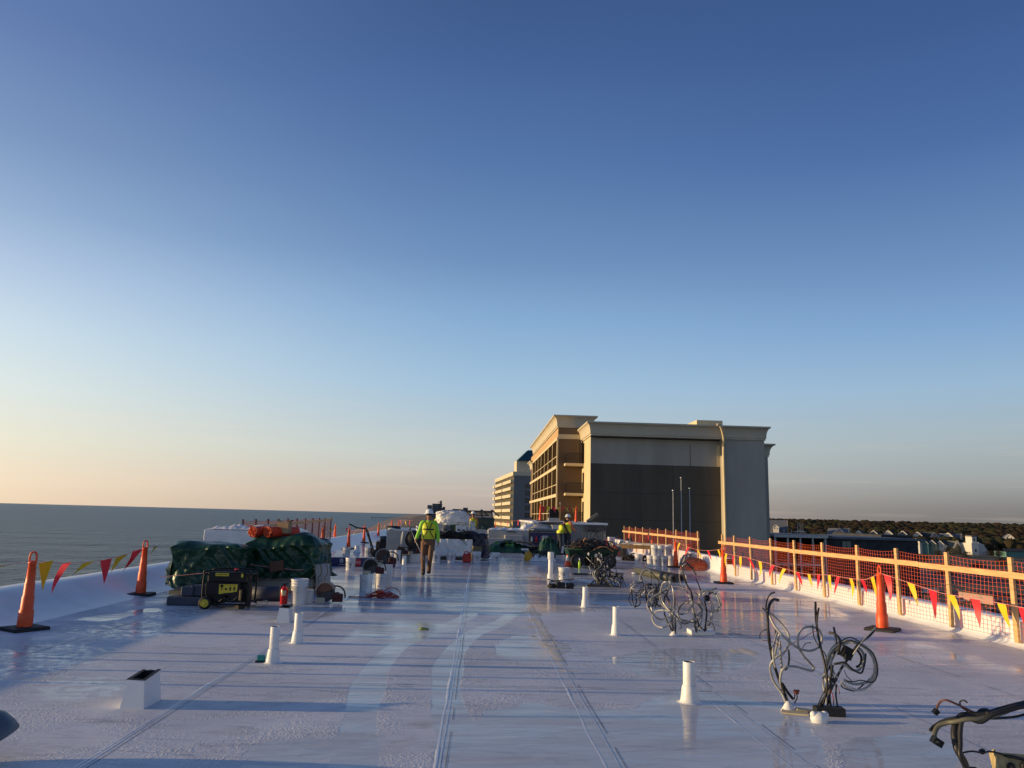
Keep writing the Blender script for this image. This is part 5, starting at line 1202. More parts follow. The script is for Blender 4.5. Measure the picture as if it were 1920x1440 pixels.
# lumber pile behind the worker
p0 = G(752, 1040); p1 = G(836, 1041); t = thing('lumber_pile', 'stack of brown lumber boards behind the walking worker', 'lumber', ((p0.x+p1.x)/2, p0.y+.2, 0), .02)
rr = random.Random(9)
M_lumd = mat('lumber_dark', (.17, .10, .04), .8, var=.3, scale=2)
for k in range(7):
    for j in range(2): 
        if k == 6 and j: continue
        b = MB(); b.box((rr.uniform(-.08, .08), j*.22, .03+.068*k), (p1.x-p0.x, .2, .055), rz=rr.uniform(-.02, .02)); b.build('plank', M_lumd, t)
# black bag left of the worker
q = D(777, 1018, 27); t = thing('duffel_bag', 'bulging black bag on the lumber pile left of the walking worker', 'bag', (q.x, 26.6, .5), 0)
b = MB(); b.sphere((0, 0, .30), .32, 16, sx=.95, sy=.7, sz=.95); b.tube(smooth_pts([(-.2, -.1, .45), (-.1, -.15, .68), (.1, -.15, .68), (.2, -.1, .45)], 4), .015, 6); b.build('bag', M_black_rubber, t)
b = MB(); b.tube(smooth_pts([(-.34, -.1, .55), (-.36, -.12, .3), (-.38, -.1, .05)], 3), [.03, .05, .05, .06, .07, .06, .05], 8); b.build('sleeve', M_board, t)

# --- centre heap: film-wrapped stack, tarps, reels
p0 = G(815, 1050); p1 = G(884, 1051); w = p1.x-p0.x; yb = p0.y+.1
t = thing('wrapped_board_stack', 'film-wrapped white stack on a pallet behind the row of pails', 'board stack', ((p0.x+p1.x)/2, yb+.7, 0), 0)
zt = D(850, 1012, yb).z
b = MB(); b.bx(-w/2, w/2, -.6, .6, .12, zt); b.build('stack', M_board, t)
b = MB()
def ff(u, v):
    x = -w/2-.02+(w+.04)*u; z = .16+(zt-.14)*v; return (x, -.62-.06*(1-2.5*abs(noise.noise(Vector((x*4+z*3, z*1.6, 2)))))-.03*abs(noise.noise(Vector((x*11, z*7, 2)))), z)
b.grid(ff, 50, 24); b.build('plastic_wrap', M_film, t)
b = MB(); b.bx(-w/2, w/2, -.6, .6, 0, .11); b.build('pallet', M_darkgrey, t)
XH, YH = (p0.x+p1.x)/2, yb+.7
t = thing('dark_tarp', 'black tarp and cable heap spread over the film-wrapped stack', 'tarp', (XH-.1, YH, zt-.02), 0)
crump(w+.5, 1.3, .03, .28, 11).build('tarp', M_black_rubber, t)
rr = random.Random(21)
for i in range(10):
    pts = [(rr.uniform(-.8, .8), -.55+rr.uniform(-.05, .3), rr.uniform(.08, .35)) for _ in range(6)]; b = MB(); b.tube(smooth_pts(pts, 5), .014, 5); b.build('cable', M_cable_b, t)
q = D(880, 1010, YH-.2); t = thing('navy_tarp', 'dark navy tarp hanging from the heap to the roof behind the red fuel can', 'tarp', (q.x+.2, YH+.1, 0), 0)
drape(.85, .9, zt+.28, 9, .10, .09, nu=60, nv=30, hem=.1).build('tarp', mat('navy_tarp', (.012, .014, .035), .4, bump=.5, bscale=8, bdist=.03), t)
q = D(893, 1040, YH-.75); t = thing('cardboard_box', 'olive brown carton leaning under the navy tarp', 'box', (q.x, YH-.75, 0), .2); b = MB(); b.box((0, 0, .27), (.34, .2, .52), ry=.1); b.build('carton', mat('carton_olive', (.17, .14, .07), .85), t, bevel=.01)
q = D(837, 993, YH-.1); t = thing('hose_reel', 'round grey wheel of a reel lying in the dark heap', 'reel', (q.x, YH-.15, q.z), 0)
b = MB(); b.M = Matrix.Rotation(R(80), 4, 'X'); b.lathe([(.03, -.05), (.12, -.05), (.13, -.03), (.15, -.05), (.165, -.02), (.165, .05), (.15, .07), (.03, .05)], n=28); b.build('wheel', mat('reel_grey', (.13, .13, .13), .5), t)
b = MB(); b.cyl((0, -.06, -.01), (0, .12, 0), .035); b.build('axle', M_black, t)
q = D(850, 997, YH+.2); t = thing('machine_cover', 'dark green machine casing right of the grey reel', 'machine', (q.x, YH+.25, q.z-.1), 0)
b = MB(); b.prism([(-.3, -.2, 0), (.35, -.2, 0), (.33, -.2, .25), (.18, -.2, .38), (-.12, -.2, .36), (-.3, -.2, .1)], (0, .4, 0)); b.build('casing', mat('casing_green', (.01, .05, .03), .5), t, fix=True, bevel=.02)
b = MB(); b.cyl((-.12, -.21, .13), (-.12, -.24, .13), .09); b.build('pulley', M_darkgrey, t)
for px, py, lab in ((860, 997, 'white carton with a sunlit top in the heap, left of two'), (869, 998, 'white carton with small print in the heap, right of two')):
    q = D(px, py, YH); t = thing('storage_box', lab, 'box', (q.x, YH-.1, q.z-.08), 0); b = MB(); b.box((0, 0, .15), (.2, .25, .34)); b.build('carton', M_white_plastic, t, bevel=.006)
    b = MB(); b.bx(-.05, .06, -.128, -.1265, .12, .19); b.build('label', M_lblue, t)
for px, py, lab in ((879, 1000, 'small white pail on the navy tarp, left of two'), (888, 1001, 'small white pail on the navy tarp, right of two')):
    q = D(px, py, YH+.1); bucket((q.x, YH-.1, zt+.24), lab, .2, .09, True, False, bail=False)
# big translucent bag of foam on a stack
Yb = 40.0; q0 = D(820, 985, Yb); q1 = D(876, 985, Yb); w = q1.x-q0.x
t = thing('bagged_insulation', 'huge crumpled white plastic bag of insulation glowing in the sun', 'insulation bag', ((q0.x+q1.x)/2, Yb, 0), 0)
b = MB(); zc_ = D(845, 958, Yb).z; zb_ = D(845, 985, Yb).z
def bag(u, v):
    th_ = 2*math.pi*u; ph = (v-.5)*math.pi; c = math.copysign(abs(math.cos(ph))**.45, math.cos(ph)); s = math.copysign(abs(math.sin(ph))**.6, math.sin(ph))
    cx = math.copysign(abs(math.cos(th_))**.5, math.cos(th_)); sy = math.copysign(abs(math.sin(th_))**.5, math.sin(th_))
    d = Vector((cx*c, sy*c, s)); k = 1+.10*noise.noise(d*2.2)+.10*(1-3*abs(noise.noise(d*4)))*.8+.04*(1-3*abs(noise.noise(d*9)))
    return (d.x*w/2*k, d.y*.7*k, (zc_+zb_)/2+d.z*(zc_-zb_)/2*k)
b.grid(bag, 72, 40); b.build('bag', mat('bag_film', (.78, .74, .68), .4, var=.06, bump=.8, bscale=5, bdist=.05), t)
b = MB(); b.bx(-w/2+.05, w/2-.05, -.55, .55, 0, zb_+.1); b.build('board_stack', M_board, t)
q = D(882, 980, 41); t = thing('foam_board_bundle', 'upright white boards beside the big plastic bag', 'board bundle', (q.x, 41, 0), 0)
b = MB()
for i in range(3): b.box((-.12+.14*i, .03*i, .72-.03*i), (.12, .5, 1.42-.06*i), ry=.03)
b.build('board', M_white_plastic, t)
q = D(897, 1003, 44); t = thing('wall_panel', 'white panel standing right of the worker between the pails', 'panel', (q.x+.15, 44.5, 0), 0)
b = MB(); b.box((0, 0, .42), (.5, .05, .9), rx=.1); b.build('panel', M_board, t); b = MB(); b.box((0, .2, .35), (.05, .3, .05)); b.build('brace', M_lumber, t)
# roof hoist with dark tarp
q = D(905, 995, 50); t = thing('roof_hoist', 'dark green tarped hoist with two raised steel arms at the far end of the roof', 'hoist', (q.x, 50, 0), 0)
b = MB(); b.M = Matrix.Translation((0, 0, .55)); dr = drape(1.35, 1.2, .9, 14, .08, .08, nu=60, nv=30, hem=.1); 
o = dr.build('tarp', mat('hoist_tarp', (.012, .03, .024), .45, bump=.4, bscale=8, bdist=.03), t); o.location = (0, 0, .62)
b = MB()
for x in (-.45, .55): b.beam((x, 0, 0), (x, 0, 1.0), .08, .08)
b.bx(-.6, .7, -.3, .3, .58, .64); b.build('frame', M_darkgrey, t)
for x in (-.05, .62):
    b = MB(); b.beam((x, 0, 1.45), (x-.1, 0, 2.02), .09, .09); b.beam((x-.08, 0, 2.02), (x+.42, 0, 1.62), .09, .09); b.build('arm', M_darkgrey, t)
# white membrane stack beyond
q0 = D(915, 1005, 46); q1 = D(992, 1005, 46); t = thing('foam_board_stack', 'low broad white stack with loose film before the pale tower', 'board stack', ((q0.x+q1.x)/2, 47.5, 0), 0)
w = q1.x-q0.x; zt3 = D(950, 993, 46).z; b = MB(); b.bx(-w/2, w/2, -1.4, 1.4, 0, zt3-.05); b.bx(-w/2-.5, w/2-1.1, -2.4, -1.41, 0, zt3-.5); b.bx(-w*.1, w*.33, -2.2, -1.41, 0, zt3-.3); b.build('stack', M_board, t, bevel=.03)
crump(w, 2.8, zt3-.03, .12, 31).build('plastic_sheet', M_film, t); b = MB(); b.bx(-.1, .45, -1.42, -1.3, zt3-.16, zt3-.1); b.build('slot', M_darkgrey, t)
# raised roof section with grey wall under the two high cones
xa = D(1002, 985, 46).x; t = thing('raised_roof', 'raised grey roof section with a pale coping at the far right end', 'roof structure', (0, 0, 0))
zr_ = D(1046, 978.5, 46.5).z
b = MB(); b.bx(xa, D(1136, 985, 46.5).x, 46.5, 61.5, 0, zr_-.12); b.build('wall', mat('roof_box_grey', (.17, .18, .18), .8), t)
b = MB(); b.bx(xa-.1, D(1136, 985, 46.5).x+.1, 46.35, 61.5, zr_-.119, zr_); b.build('coping', M_memb, t)
b = MB(); b.bx(D(1100, 985, 46).x, D(1136, 985, 46).x, 46.3, 46.49, zr_-.45, zr_-.14); b.build('shadow_strip', M_darkgrey, t)  # solid dark strip painted as the shadow below the coping
q = D(1038, 976, 49); t = thing('cabinet', 'black square cabinet hanging before the hotel windows on the raised roof', 'cabinet', (q.x, 49, zr_), 0)
b = MB(); b.box((0, 0, .5), (.58, .4, .55)); b.build('case', M_black, t, bevel=.02); b = MB(); b.box((0, 0, .115), (.7, .5, .22)); b.build('stand', M_board, t)
for px, lab in ((1014, 'thin white rod beside the left high cone'), (1050, 'thin pale rod right of the black cabinet')):
    q = D(px, 960, 48.5); t = thing('rod', lab, 'rod', (q.x, 48.5, zr_), 0); b = MB(); b.cyl((0, 0, 0), (0, 0, 1.15), .02, n=6); b.build('rod', M_lumber, t); b = MB(); b.sphere((0, 0, 1.16), .03, 8); b.build('tip', M_white_plastic, t)
q = D(1112, 975, 47.5); t = thing('ductwork', 'tilted tan duct section on the grey roof box', 'duct', (q.x, 48, zr_), 0)
b = MB(); b.beam((-.3, 0, .05), (.35, 0, .55), .3, .16); b.build('duct', mat('duct_tan', (.22, .19, .13), .7), t); b = MB(); b.box((-.1, 0, .05), (.4, .3, .1)); b.build('base', M_darkgrey, t)

# --- green tarp pile with shingle sheets
p0 = G(912, 1036); p1 = G(985, 1036); t = thing('green_tarp', 'low crumpled green tarp heap in the middle of the roof', 'tarp', ((p0.x+p1.x)/2, p0.y+.7, 0), 0)
b = MB(); w = p1.x-p0.x
def heap(w, d, h, seed, sharp=3.2):
    b = MB()
    def f(u, v):
        x = (u-.5)*w; y = (v-.5)*d; e = max(0, 1-(abs(2*u-1)**3))*max(0, 1-abs(2*v-1)**3)
        z = h*e**.6*(.72+.35*noise.noise(Vector((x*1.7, y*1.7, seed)))+.35*(1-2*abs(noise.noise(Vector((x*sharp, y*sharp, seed+3))))))
        return (x+.08*noise.noise(Vector((x*3, y*3, seed))), y, max(.004, z))
    b.grid(f, 70, 36); return b
heap(w*1.02, 1.5, .48, 3).build('tarp', M_tarp, t)
M_shingle = mat('shingle_black', (.022, .02, .02), .9, var=.4, scale=12, bump=.4)
for i, (px, py, ww, rz, ry, z, lab) in enumerate(((962, 1015, .95, -.1, .05, .42, 'black felt sheet lying on the green tarp heap, longest'), (990, 1019, .9, .2, -.16, .38, 'black felt sheet with a sunlit edge right of the green tarp heap'), (1003, 1024, .8, -.2, .1, .2, 'black felt sheet near the standing workers'))):
    q = D(px, py, p0.y+.7); t = thing('felt_sheet', lab, 'roofing felt', (q.x, p0.y+.6+.1*i, z), rz)
    b = MB(); 
    def fs(u, v): x = (u-.5)*ww; y = (v-.5)*.8; return (x, y, .10*noise.noise(Vector((x*2.2, y*2.2, i*4)))+x*ry+.05)
    b.grid(fs, 20, 14); b.build('sheet', M_shingle, t); b = MB(); b.tube([fs(k/16, 0) for k in range(17)], .012, 5); b.build('torn_edge', M_cardboard if i == 1 else M_shingle, t)  # second sheet's edge is coloured tan to look sunlit
t = scribble('debris_heap', 'heap of black torn roofing under the felt sheets', 'debris', (D(985, 1025, p0.y).x, p0.y+.75, 0), 12, (.9, .5), .03, M_shingle, 12, .36)
q = G(1033, 1041); t = thing('green_tarp', 'dark green tarp bundle left of the two standing workers', 'tarp', (q.x-.02, q.y+.8, 0), 0); b = MB(); heap(.95, 1.2, .8, 15, 4).build('tarp', M_tarp, t)
# white tarped table with dark goods beyond
q0 = D(992, 1012, 42); q1 = D(1048, 1012, 42); w = q1.x-q0.x; t = thing('work_table', 'work table draped with white tarp over dark goods behind the standing workers', 'table', ((q0.x+q1.x)/2, 42.5, 0), 0)
z1 = D(1020, 983, 42).z; z2 = D(1020, 995, 42).z
b = MB()
def tt(u, v):
    x = (u-.5)*w*1.02; y = -.5+v*1.0; return (x, y, z2+(z1-z2)*(math.sin(math.pi*min(1, u*1.25+.05))**.5 if u < .76 else .9)*(.3+.7*min(1, v*2.5))+.04*noise.noise(Vector((x*2, y*2, 3))))
b.grid(tt, 40, 20); b.build('tarp', M_board, t)
b = MB(); b.bx(-w/2, w/2, -.48, .48, z2-.06, z2-.005); 
for x in (-w/2+.06, w/2-.06):
    for y in (-.42, .42): b.bx(x-.03, x+.03, y-.03, y+.03, 0, z2-.06)
b.build('table', M_darkgrey, t)
rr = random.Random(31)
b = MB(); b.bx(-w/2+.1, w/2-.1, -.3, .4, .01, z2-.12); b.build('goods', M_navy, t)
for i in range(6):
    b = MB(); x = -w/2+.15+i*.24; c = rr.uniform(.05, .08); b.lathe([(0, 0), (c, 0), (c, .2), (.02, .26), (.02, .3), (0, .3)], n=12, c=(x, -.38, z2*.35)); b.build('bottle', [M_white_plastic, M_redf, M_lblue, M_darkgrey][i % 4], t)
b = MB(); b.bx(-w/2+.05, w/2-.05, -.46, -.32, z2*.3, z2*.35-.002); b.build('shelf', M_darkgrey, t)
q = D(1030, 982, 43.3); t = thing('felt_sheet', 'flat black board lying along the top of the white tarped table', 'roofing felt', (q.x+.15, 43.35, z1+.04), 0); b = MB(); b.box((0, 0, .05), (1.5, .8, .05), ry=-.03); b.build('sheet', M_shingle, t); b = MB(); b.box((0, 0, .005), (1.2, .6, .03)); b.build('batten', M_lumd, t)
q = D(1001, 974, 44); b = MB(); t = thing('plastic_sheet', 'crumpled white plastic film bunched at the left end of the tarped table', 'plastic film', (q.x-.35, 42.6, z1-.28), .3); heap(.8, .6, .30, 22, 5).build('film', M_film, t)
q = G(1022, 1012); t = thing('cooler', 'small orange-yellow drink cooler beside the dark table goods', 'cooler', (D(1022, 1012, 40).x, 40, .32), 0)
b = MB(); b.lathe([(0, 0), (.15, 0), (.17, .02), (.18, .3), (0, .3)], n=20); b.build('body', mat('cooler_orange', (.75, .33, .03), .5), t); b = MB(); b.lathe([(.185, .3), (.185, .36), (.1, .4), (0, .4)], n=20); b.build('lid', M_board, t)
b = MB(); b.cyl((0, -.17, .06), (0, -.21, .06), .02); b.build('tap', M_white_plastic, t)
t = thing('storage_box', 'dark crate holding up the orange cooler', 'box', (D(1022, 1012, 40).x, 40, 0), 0); b = MB(); b.box((0, 0, .158), (.5, .4, .315)); b.build('crate', M_darkgrey, t, bevel=.01); b = MB(); b.bx(-.2, .2, -.205, -.2, .1, .2); b.build('slot', M_black, t)
for px, lab in ((988, 'tall white pail at the left end of the tarped table'), (997, 'white jug-shaped pail with a sunlit rim by the tarped table')):
    q = G(px, 1014); bucket((q.x, q.y+.2, 0), lab, .5 if px == 988 else .36, .17, True, 3)
for i, (px, py, lab) in enumerate(((984, 1038, 'flat white carton left of the yellow jug top'), (996, 1037, 'white carton behind the yellow jug'))):
    q = G(px, py); t = thing('storage_box', lab, 'box', (q.x, q.y+.3, 0), .1); b = MB(); b.box((0, 0, .11+.05*i), (.34, .3, .22+.1*i)); b.build('carton', M_white_plastic, t, bevel=.008); b = MB(); b.bx(-.1, .1, -.156, -.1515, .08, .14); b.build('label', M_lblue, t)
q = G(1018, 1053); t = thing('plastic_sheet', 'flat grey-white plastic bundle left of the collared vent pipe', 'plastic film', (q.x, q.y+.35, 0), 0); heap(1.0, .7, .2, 5, 5).build('film', M_film, t)
scribble('hose_coil', 'black hoses looping over the plastic bundle', 'hose', (q.x+.1, q.y+.3, .1), 5, (.7, .4), .02, M_cable_b, 66, .4)
# flexible stack on cart etc: green garden cart
q = G(1112, 1066); t = thing('garden_cart', 'green utility cart with big black tyres, heaped with cut cable', 'cart', (q.x, q.y+.55, 0), .05)
M_cg = mat('cart_green', (.006, .038, .017), .5, var=.2, scale=5)
b = MB(); Wc = 1.75; b.add([(-Wc/2+.1, -.35, .34), (Wc/2-.1, -.35, .34), (Wc/2-.1, .35, .34), (-Wc/2+.1, .35, .34), (-Wc/2, -.45, .62), (Wc/2, -.45, .62), (Wc/2, .45, .62), (-Wc/2, .45, .62)], [(3, 2, 1, 0), (0, 1, 5, 4), (1, 2, 6, 5), (2, 3, 7, 6), (3, 0, 4, 7)], False)
b.tube([(-Wc/2, -.45, .62), (Wc/2, -.45, .62), (Wc/2, .45, .62), (-Wc/2, .45, .62), (-Wc/2, -.45, .62)], .022, 6); b.build('tub', M_cg, t)
b = MB(); b.beam((-.6, 0, .25), (.6, 0, .25), .06, .06); b.beam((-.55, -.42, .22), (-.55, .42, .22), .04, .04); b.beam((.55, -.42, .22), (.55, .42, .22), .04, .04); b.build('axle_frame', M_black, t)
for x in (-.55, .55):
    for y in (-.45, .45):
        wv = MB(); wv.M = Matrix.Translation((x, y, .235)) @ Matrix.Rotation(R(90), 4, 'X'); wv.lathe([(.12, -.05), (.2, -.06), (.235, -.03), (.235, .03), (.2, .06), (.12, .05)], n=28); wo_ = wv.build('wheel', M_black_rubber, t)
        hb = MB(); hb.M = wv.M.copy(); hb.lathe([(0, .05), (.03, .06), (.05, .03), (.12, .045), (.125, 0), (.12, -.045), (0, -.03)], n=24); hb.build('rim', M_darkgrey, wo_)
cart_xy = (q.x, q.y+.55)
scribble('cable_heap', 'heap of black and copper cable ends piled in the green cart', 'cable heap', (q.x, q.y+.45, .50), 60, (1.0, .55), .016, M_cable_b, 41, .5, k=8, mats=[M_cable_b, M_cable_b, M_darkgrey, M_cable_b, mat('cable_tan', (.45, .22, .1), .6)])
q2 = D(1112, 1015, cart_xy[1]+.9); t = thing('equipment_box', 'black open equipment box with wires behind the green cart', 'box', (q2.x, cart_xy[1]+1.1, 0), 0)
b = MB(); b.box((0, 0, .45), (.6, .45, .9)); b.build('case', M_black, t, bevel=.02)
for i in range(4): b = MB(); b.tube(smooth_pts([(-.3+.1*i, -.2, .88), (-.35+.15*i, -.2, 1.15), (.0+.1*i, -.2, 1.2), (.2+.05*i, -.2, .9)], 5), .012, 5); b.build('wire', M_cable_b, t)
# small white scraps among the heap
t = thing('safety_cone', 'short orange safety cone with a white collar beside the standing workers', 'traffic cone', at_(1066, 1063, .1), 0)
b = MB(); b.bx(-.15, .15, -.15, .15, 0, .025); b.build('base', M_black_rubber, t); b = MB(); b.lathe([(.125, .025), (.09, .2), (.062, .35), (.025, .5), (.0, .5)], n=20); b.build('body', M_orange, t); b = MB(); b.lathe([(.0925, .2), (.0635, .35)], n=20); b.build('collar', M_white_plastic, t)
# black crate junk in front
q = G(1052, 1104); t = thing('tool_bag', 'black open tool bag with straps lying in front of the pale pail', 'tool bag', (q.x, q.y+.12, 0), 0)
b = MB(); b.box((0, 0, .07), (.2, .2, .14)); b.box((.22, .0, .065), (.14, .16, .13), rz=.3); b.sphere((-.2, 0, .05), .1, 12, sx=1.2, sz=.6); b.build('bag', M_black_rubber, t, bevel=.015)
for i, pl3 in enumerate((((-.3, -.05, .02), (-.25, .0, .13), (-.1, .02, .17), (0, 0, .15)), ((-.33, .05, .21), (-.15, .03, .17), (.1, .0, .2), (.25, .05, .2), (.34, 0, .24)), ((.1, -.1, .02), (.25, -.08, .13), (.33, 0, .05)))):
    b = MB(); b.tube(smooth_pts(pl3, 5), .012, 6); b.build('strap', M_black_rubber, t)
b = MB(); b.box((.36, 0, .245), (.06, .04, .02), ry=-.3); b.build('tag', M_white_plastic, t)
# tray + sheets by the tangle
q = G(1092, 1078); t = thing('dust_tray', 'flat dark tray with pale paper scraps on the wet roof', 'tray', (q.x, q.y, 0), .05)
b = MB(); b.bx(-.28, .3, -.12, .12, .004, .02); b.bx(-.28, .3, -.12, -.105, .02, .045); b.bx(-.28, .3, .105, .12, .02, .045); b.build('tray', M_darkgrey, t)
b = MB(); b.box((.2, 0, .04), (.2, .1, .006), ry=-.2, rz=.4); b.box((.36, -.1, .02), (.16, .08, .02), rz=.2); b.box((-.34, -.12, .015), (.09, .05, .02)); b.build('scrap', M_board, t)
# printed cartons and mixed bags on the right
for i, (px, py, w, h, z, lab) in enumerate(((1152, 1034, .36, .26, .30, 'lower sunlit white carton with a red mark right of the cable heap'), (1148, 1034, .28, .24, .565, 'upper sunlit white carton with a red mark'))):
    q = G(px, 1040); t = thing('storage_box', lab, 'box', (q.x, q.y+.3, z), .12*i)
    b = MB(); b.box((0, 0, h/2), (w, .3, h)); b.build('carton', M_white_plastic, t, bevel=.006); b = MB(); b.cyl((.02, -.1515, h*.55), (.02, -.154, h*.55), .045, n=4); b.build('hazard_mark', M_redf, t); b = MB(); b.bx(-w*.35, w*.3, -.1535, -.1515, h*.12, h*.2); b.build('print_line', M_lblue, t)
q = G(1152, 1042); t = thing('netting_wad', 'wad of brown-orange netting under the sunlit cartons', 'netting', (q.x, q.y+.4, 0), 0); heap(.55, .6, .42, 50, 6).build('netting', mat('netting_brown', (.45, .13, .05), .7, bump=1, bscale=30), t)
q = G(1170, 1042); t = thing('trash_bag', 'grey and red plastic bags slumped left of the plank bench', 'bag', (q.x, q.y+.35, 0), 0); heap(.5, .6, .62, 53, 5).build('bag', mat('bag_grey', (.20, .23, .26), .35), t)
b = MB(); b.sphere((.02, -.2, .3), .12, 12, sx=.8, sz=1.2); b.build('red_sack', mat('sack_red', (.3, .01, .03), .4), t)
p0 = G(1177, 1046); t = thing('plank_bench', 'long planks laid across low supports in front of the second fence', 'bench', (p0.x+.75, p0.y+.1, 0), -.42)
b = MB(); b.box((0, 0, .52), (2.4, .28, .06)); b.build('plank', M_lumd, t); b = MB(); b.box((.05, .32, .60), (2.2, .2, .06)); b.build('plank', M_board, t)
b = MB(); b.box((.1, -.08, .44), (2.2, .16, .1)); b.build('beam', M_lumd, t)
for x in (-.95, .95): b = MB(); b.box((x, .1, .20), (.1, .6, .38)); b.build('support', M_black_rubber, t)
q = G(1200, 1052); scribble('debris_heap', 'dark scrap under the plank bench', 'debris', (q.x-.1, q.y+.2, 0), 10, (.8, .35), .03, M_shingle, 88, .3)
# leaning plywood sheets
q = G(1281, 1056); t = thing('plywood_sheet', 'two tan plywood offcuts leaning against the end of the second fence', 'plywood', (q.x-.02, q.y+.5, 0), 0)
b = MB(); b.prism([(-.25, 0, .02), (-.02, 0, .02), (.2, .1, .88), (-.12, .1, .9), (-.2, .05, .5)], (0, .02, 0)); b.build('sheet', M_ply, t, fix=True)
b = MB(); b.prism([(0.0, -.06, .0), (.1, -.06, .0), (.38, .04, .86), (.22, .04, .87)], (0, .02, 0)); b.build('sheet', M_ply, t, fix=True)
t = thing('rod_bundle', 'red and tan rods leaning right of the cone by the pails', 'rods', (q.x+.08, q.y+.1, 0), 0)
for i, (a, c, m_) in enumerate((((-.15, 0, 0), (.22, .1, .72), M_red_plastic), ((-.2, -.05, 0), (.05, .1, .6), M_lumber), ((.1, 0, 0), (.3, .15, .66), M_lumber))): b = MB(); b.tube([a, c], .02, 8); b.build('rod', m_, t)
b = MB(); b.tube([(.1, .1, .72), (.3, .1, .68)], .045, 8); b.build('head', M_redf, t)
q = G(1294, 1066); t = thing('trash_bag', 'dull grey sack between the rods and the orange netting heap', 'bag', (q.x, q.y+.3, 0), 0); heap(.5, .5, .5, 61, 5).build('bag', mat('bag_dull', (.23, .22, .24), .5), t)
q = G(1309, 1070); t = thing('netting_heap', 'heap of bright orange netting bunched against the parapet', 'netting', (q.x, q.y+.45, 0), 0); heap(.8, .8, .38, 63, 12).build('netting', mat('netting_heap', (.8, .2, .08), .6, bump=1, bscale=26, bdist=.03), t)
rr = random.Random(8)
for i in range(8): b = MB(); b.tube(smooth_pts([(rr.uniform(-.4, .35), rr.uniform(-.5, 0), rr.uniform(.01, .3)) for _ in range(6)], 5), .008, 5); b.build('strand', M_net, t)
# conduit rolls
pA = G(1205, 1080); pB = G(1266, 1092)
t = thing('membrane_roll', 'long olive grey roll lying behind the wire tangles', 'membrane roll', (0, 0, 0)); M_ol = mat('roll_olive', (.09, .09, .065), .5, var=.15)
z = .105; b = MB(); b.cyl((pA.x, pA.y+.9, z), (pB.x-.1, pB.y+.12, z), .10, n=24); b.build('roll', M_ol, t)
d = (Vector((pB.x, pB.y, z))-Vector((pA.x, pA.y+.9, z))).normalized()
for i in range(3):
    c = Vector((pB.x-.1, pB.y+.12, z))+d*(.02+.09*i); b = MB(); b.tube([c, c+d*.075], [.105, .105], 24, False)
    b.tube([c, c+d*.001], [.105, .05], 24, False); b.tube([c+d*.075, c+d*.074], [.105, .06], 24, False); b.tube([c+d*.075, c], [.06, .06], 20, False); b.build('coupling', M_darkgrey, t)
t = thing('membrane_roll', 'second darker roll lying just behind the olive one', 'membrane roll', (0, 0, 0)); b = MB(); b.cyl((pA.x+.35, pA.y+1.3, .09), (pB.x+.3, pB.y+.45, .09), .088, n=20); b.build('roll', mat('roll_brown', (.07, .045, .035), .6), t)
b = MB(); b.tube([(pB.x+.3, pB.y+.45, .09), (pB.x+.3+d.x*.003, pB.y+.45+d.y*.003, .09)], [.05, .05], 16); b.build('core', M_black, t)

# ================================================================ cut cables sticking out of the roof
def traced(name, lab, cat, pxbase, cables, sc, ox, oy, depth=.22, seed=0, group='bundles of cut cable standing out of the roof', extra=None):
    """cables: (material, radius, [(cx, cy)...]) traced on a crop of scale sc; each cable gets its own run in depth"""
    base = G(*pxbase); t = thing(name, lab, cat, (base.x, base.y, 0), 0, group); rr = random.Random(seed)
    for ci, (m_, r, pts) in enumerate(cables):
        out = []; ph = rr.uniform(0, 6.28); am = rr.uniform(.4, 1)*depth; n = len(pts)
        for i, (cx, cy) in enumerate(pts):
            px, py = cx/sc+ox, cy/sc+oy; dy = am*math.sin(ph+i*.75)
            q = D(px, py, base.y+dy); lift = max(0.0, min(1.0, q.z/.15)); q = D(px, py, base.y+dy*lift)
            out.append(Vector((q.x-base.x, q.y-base.y, max(q.z, r))))
        b = MB(); b.tube(smooth_pts(out, 6), r*.88, 8); b.build('cable', m_, t)
        if len(pts) > 4 and r > .008 and rr.random() < .75:      # a thinner companion strapped loosely alongside
            jx, jy = rr.uniform(-.03, .03), rr.uniform(-.05, .05)
            o2 = [q_+Vector((jx*math.sin(i*.9+ph)+rr.uniform(-.012, .012), jy, .02*math.cos(i*1.1)+rr.uniform(-.015, .015))) for i, q_ in enumerate(out)]
            i0 = rr.randint(0, 2); o2 = [Vector((q_.x, q_.y, max(q_.z, .006))) for q_ in o2[i0:]]
            b = MB(); b.tube(smooth_pts(o2, 6), r*rr.uniform(.4, .65), 6); b.build('cable', rr.choice([B_, B_, K_, M_darkgrey]), t)
    return t, base
B_, K_, S_ = M_cable_b, M_cable_g, M_conduit
sc, ox, oy = 4.966, 1380, 1090
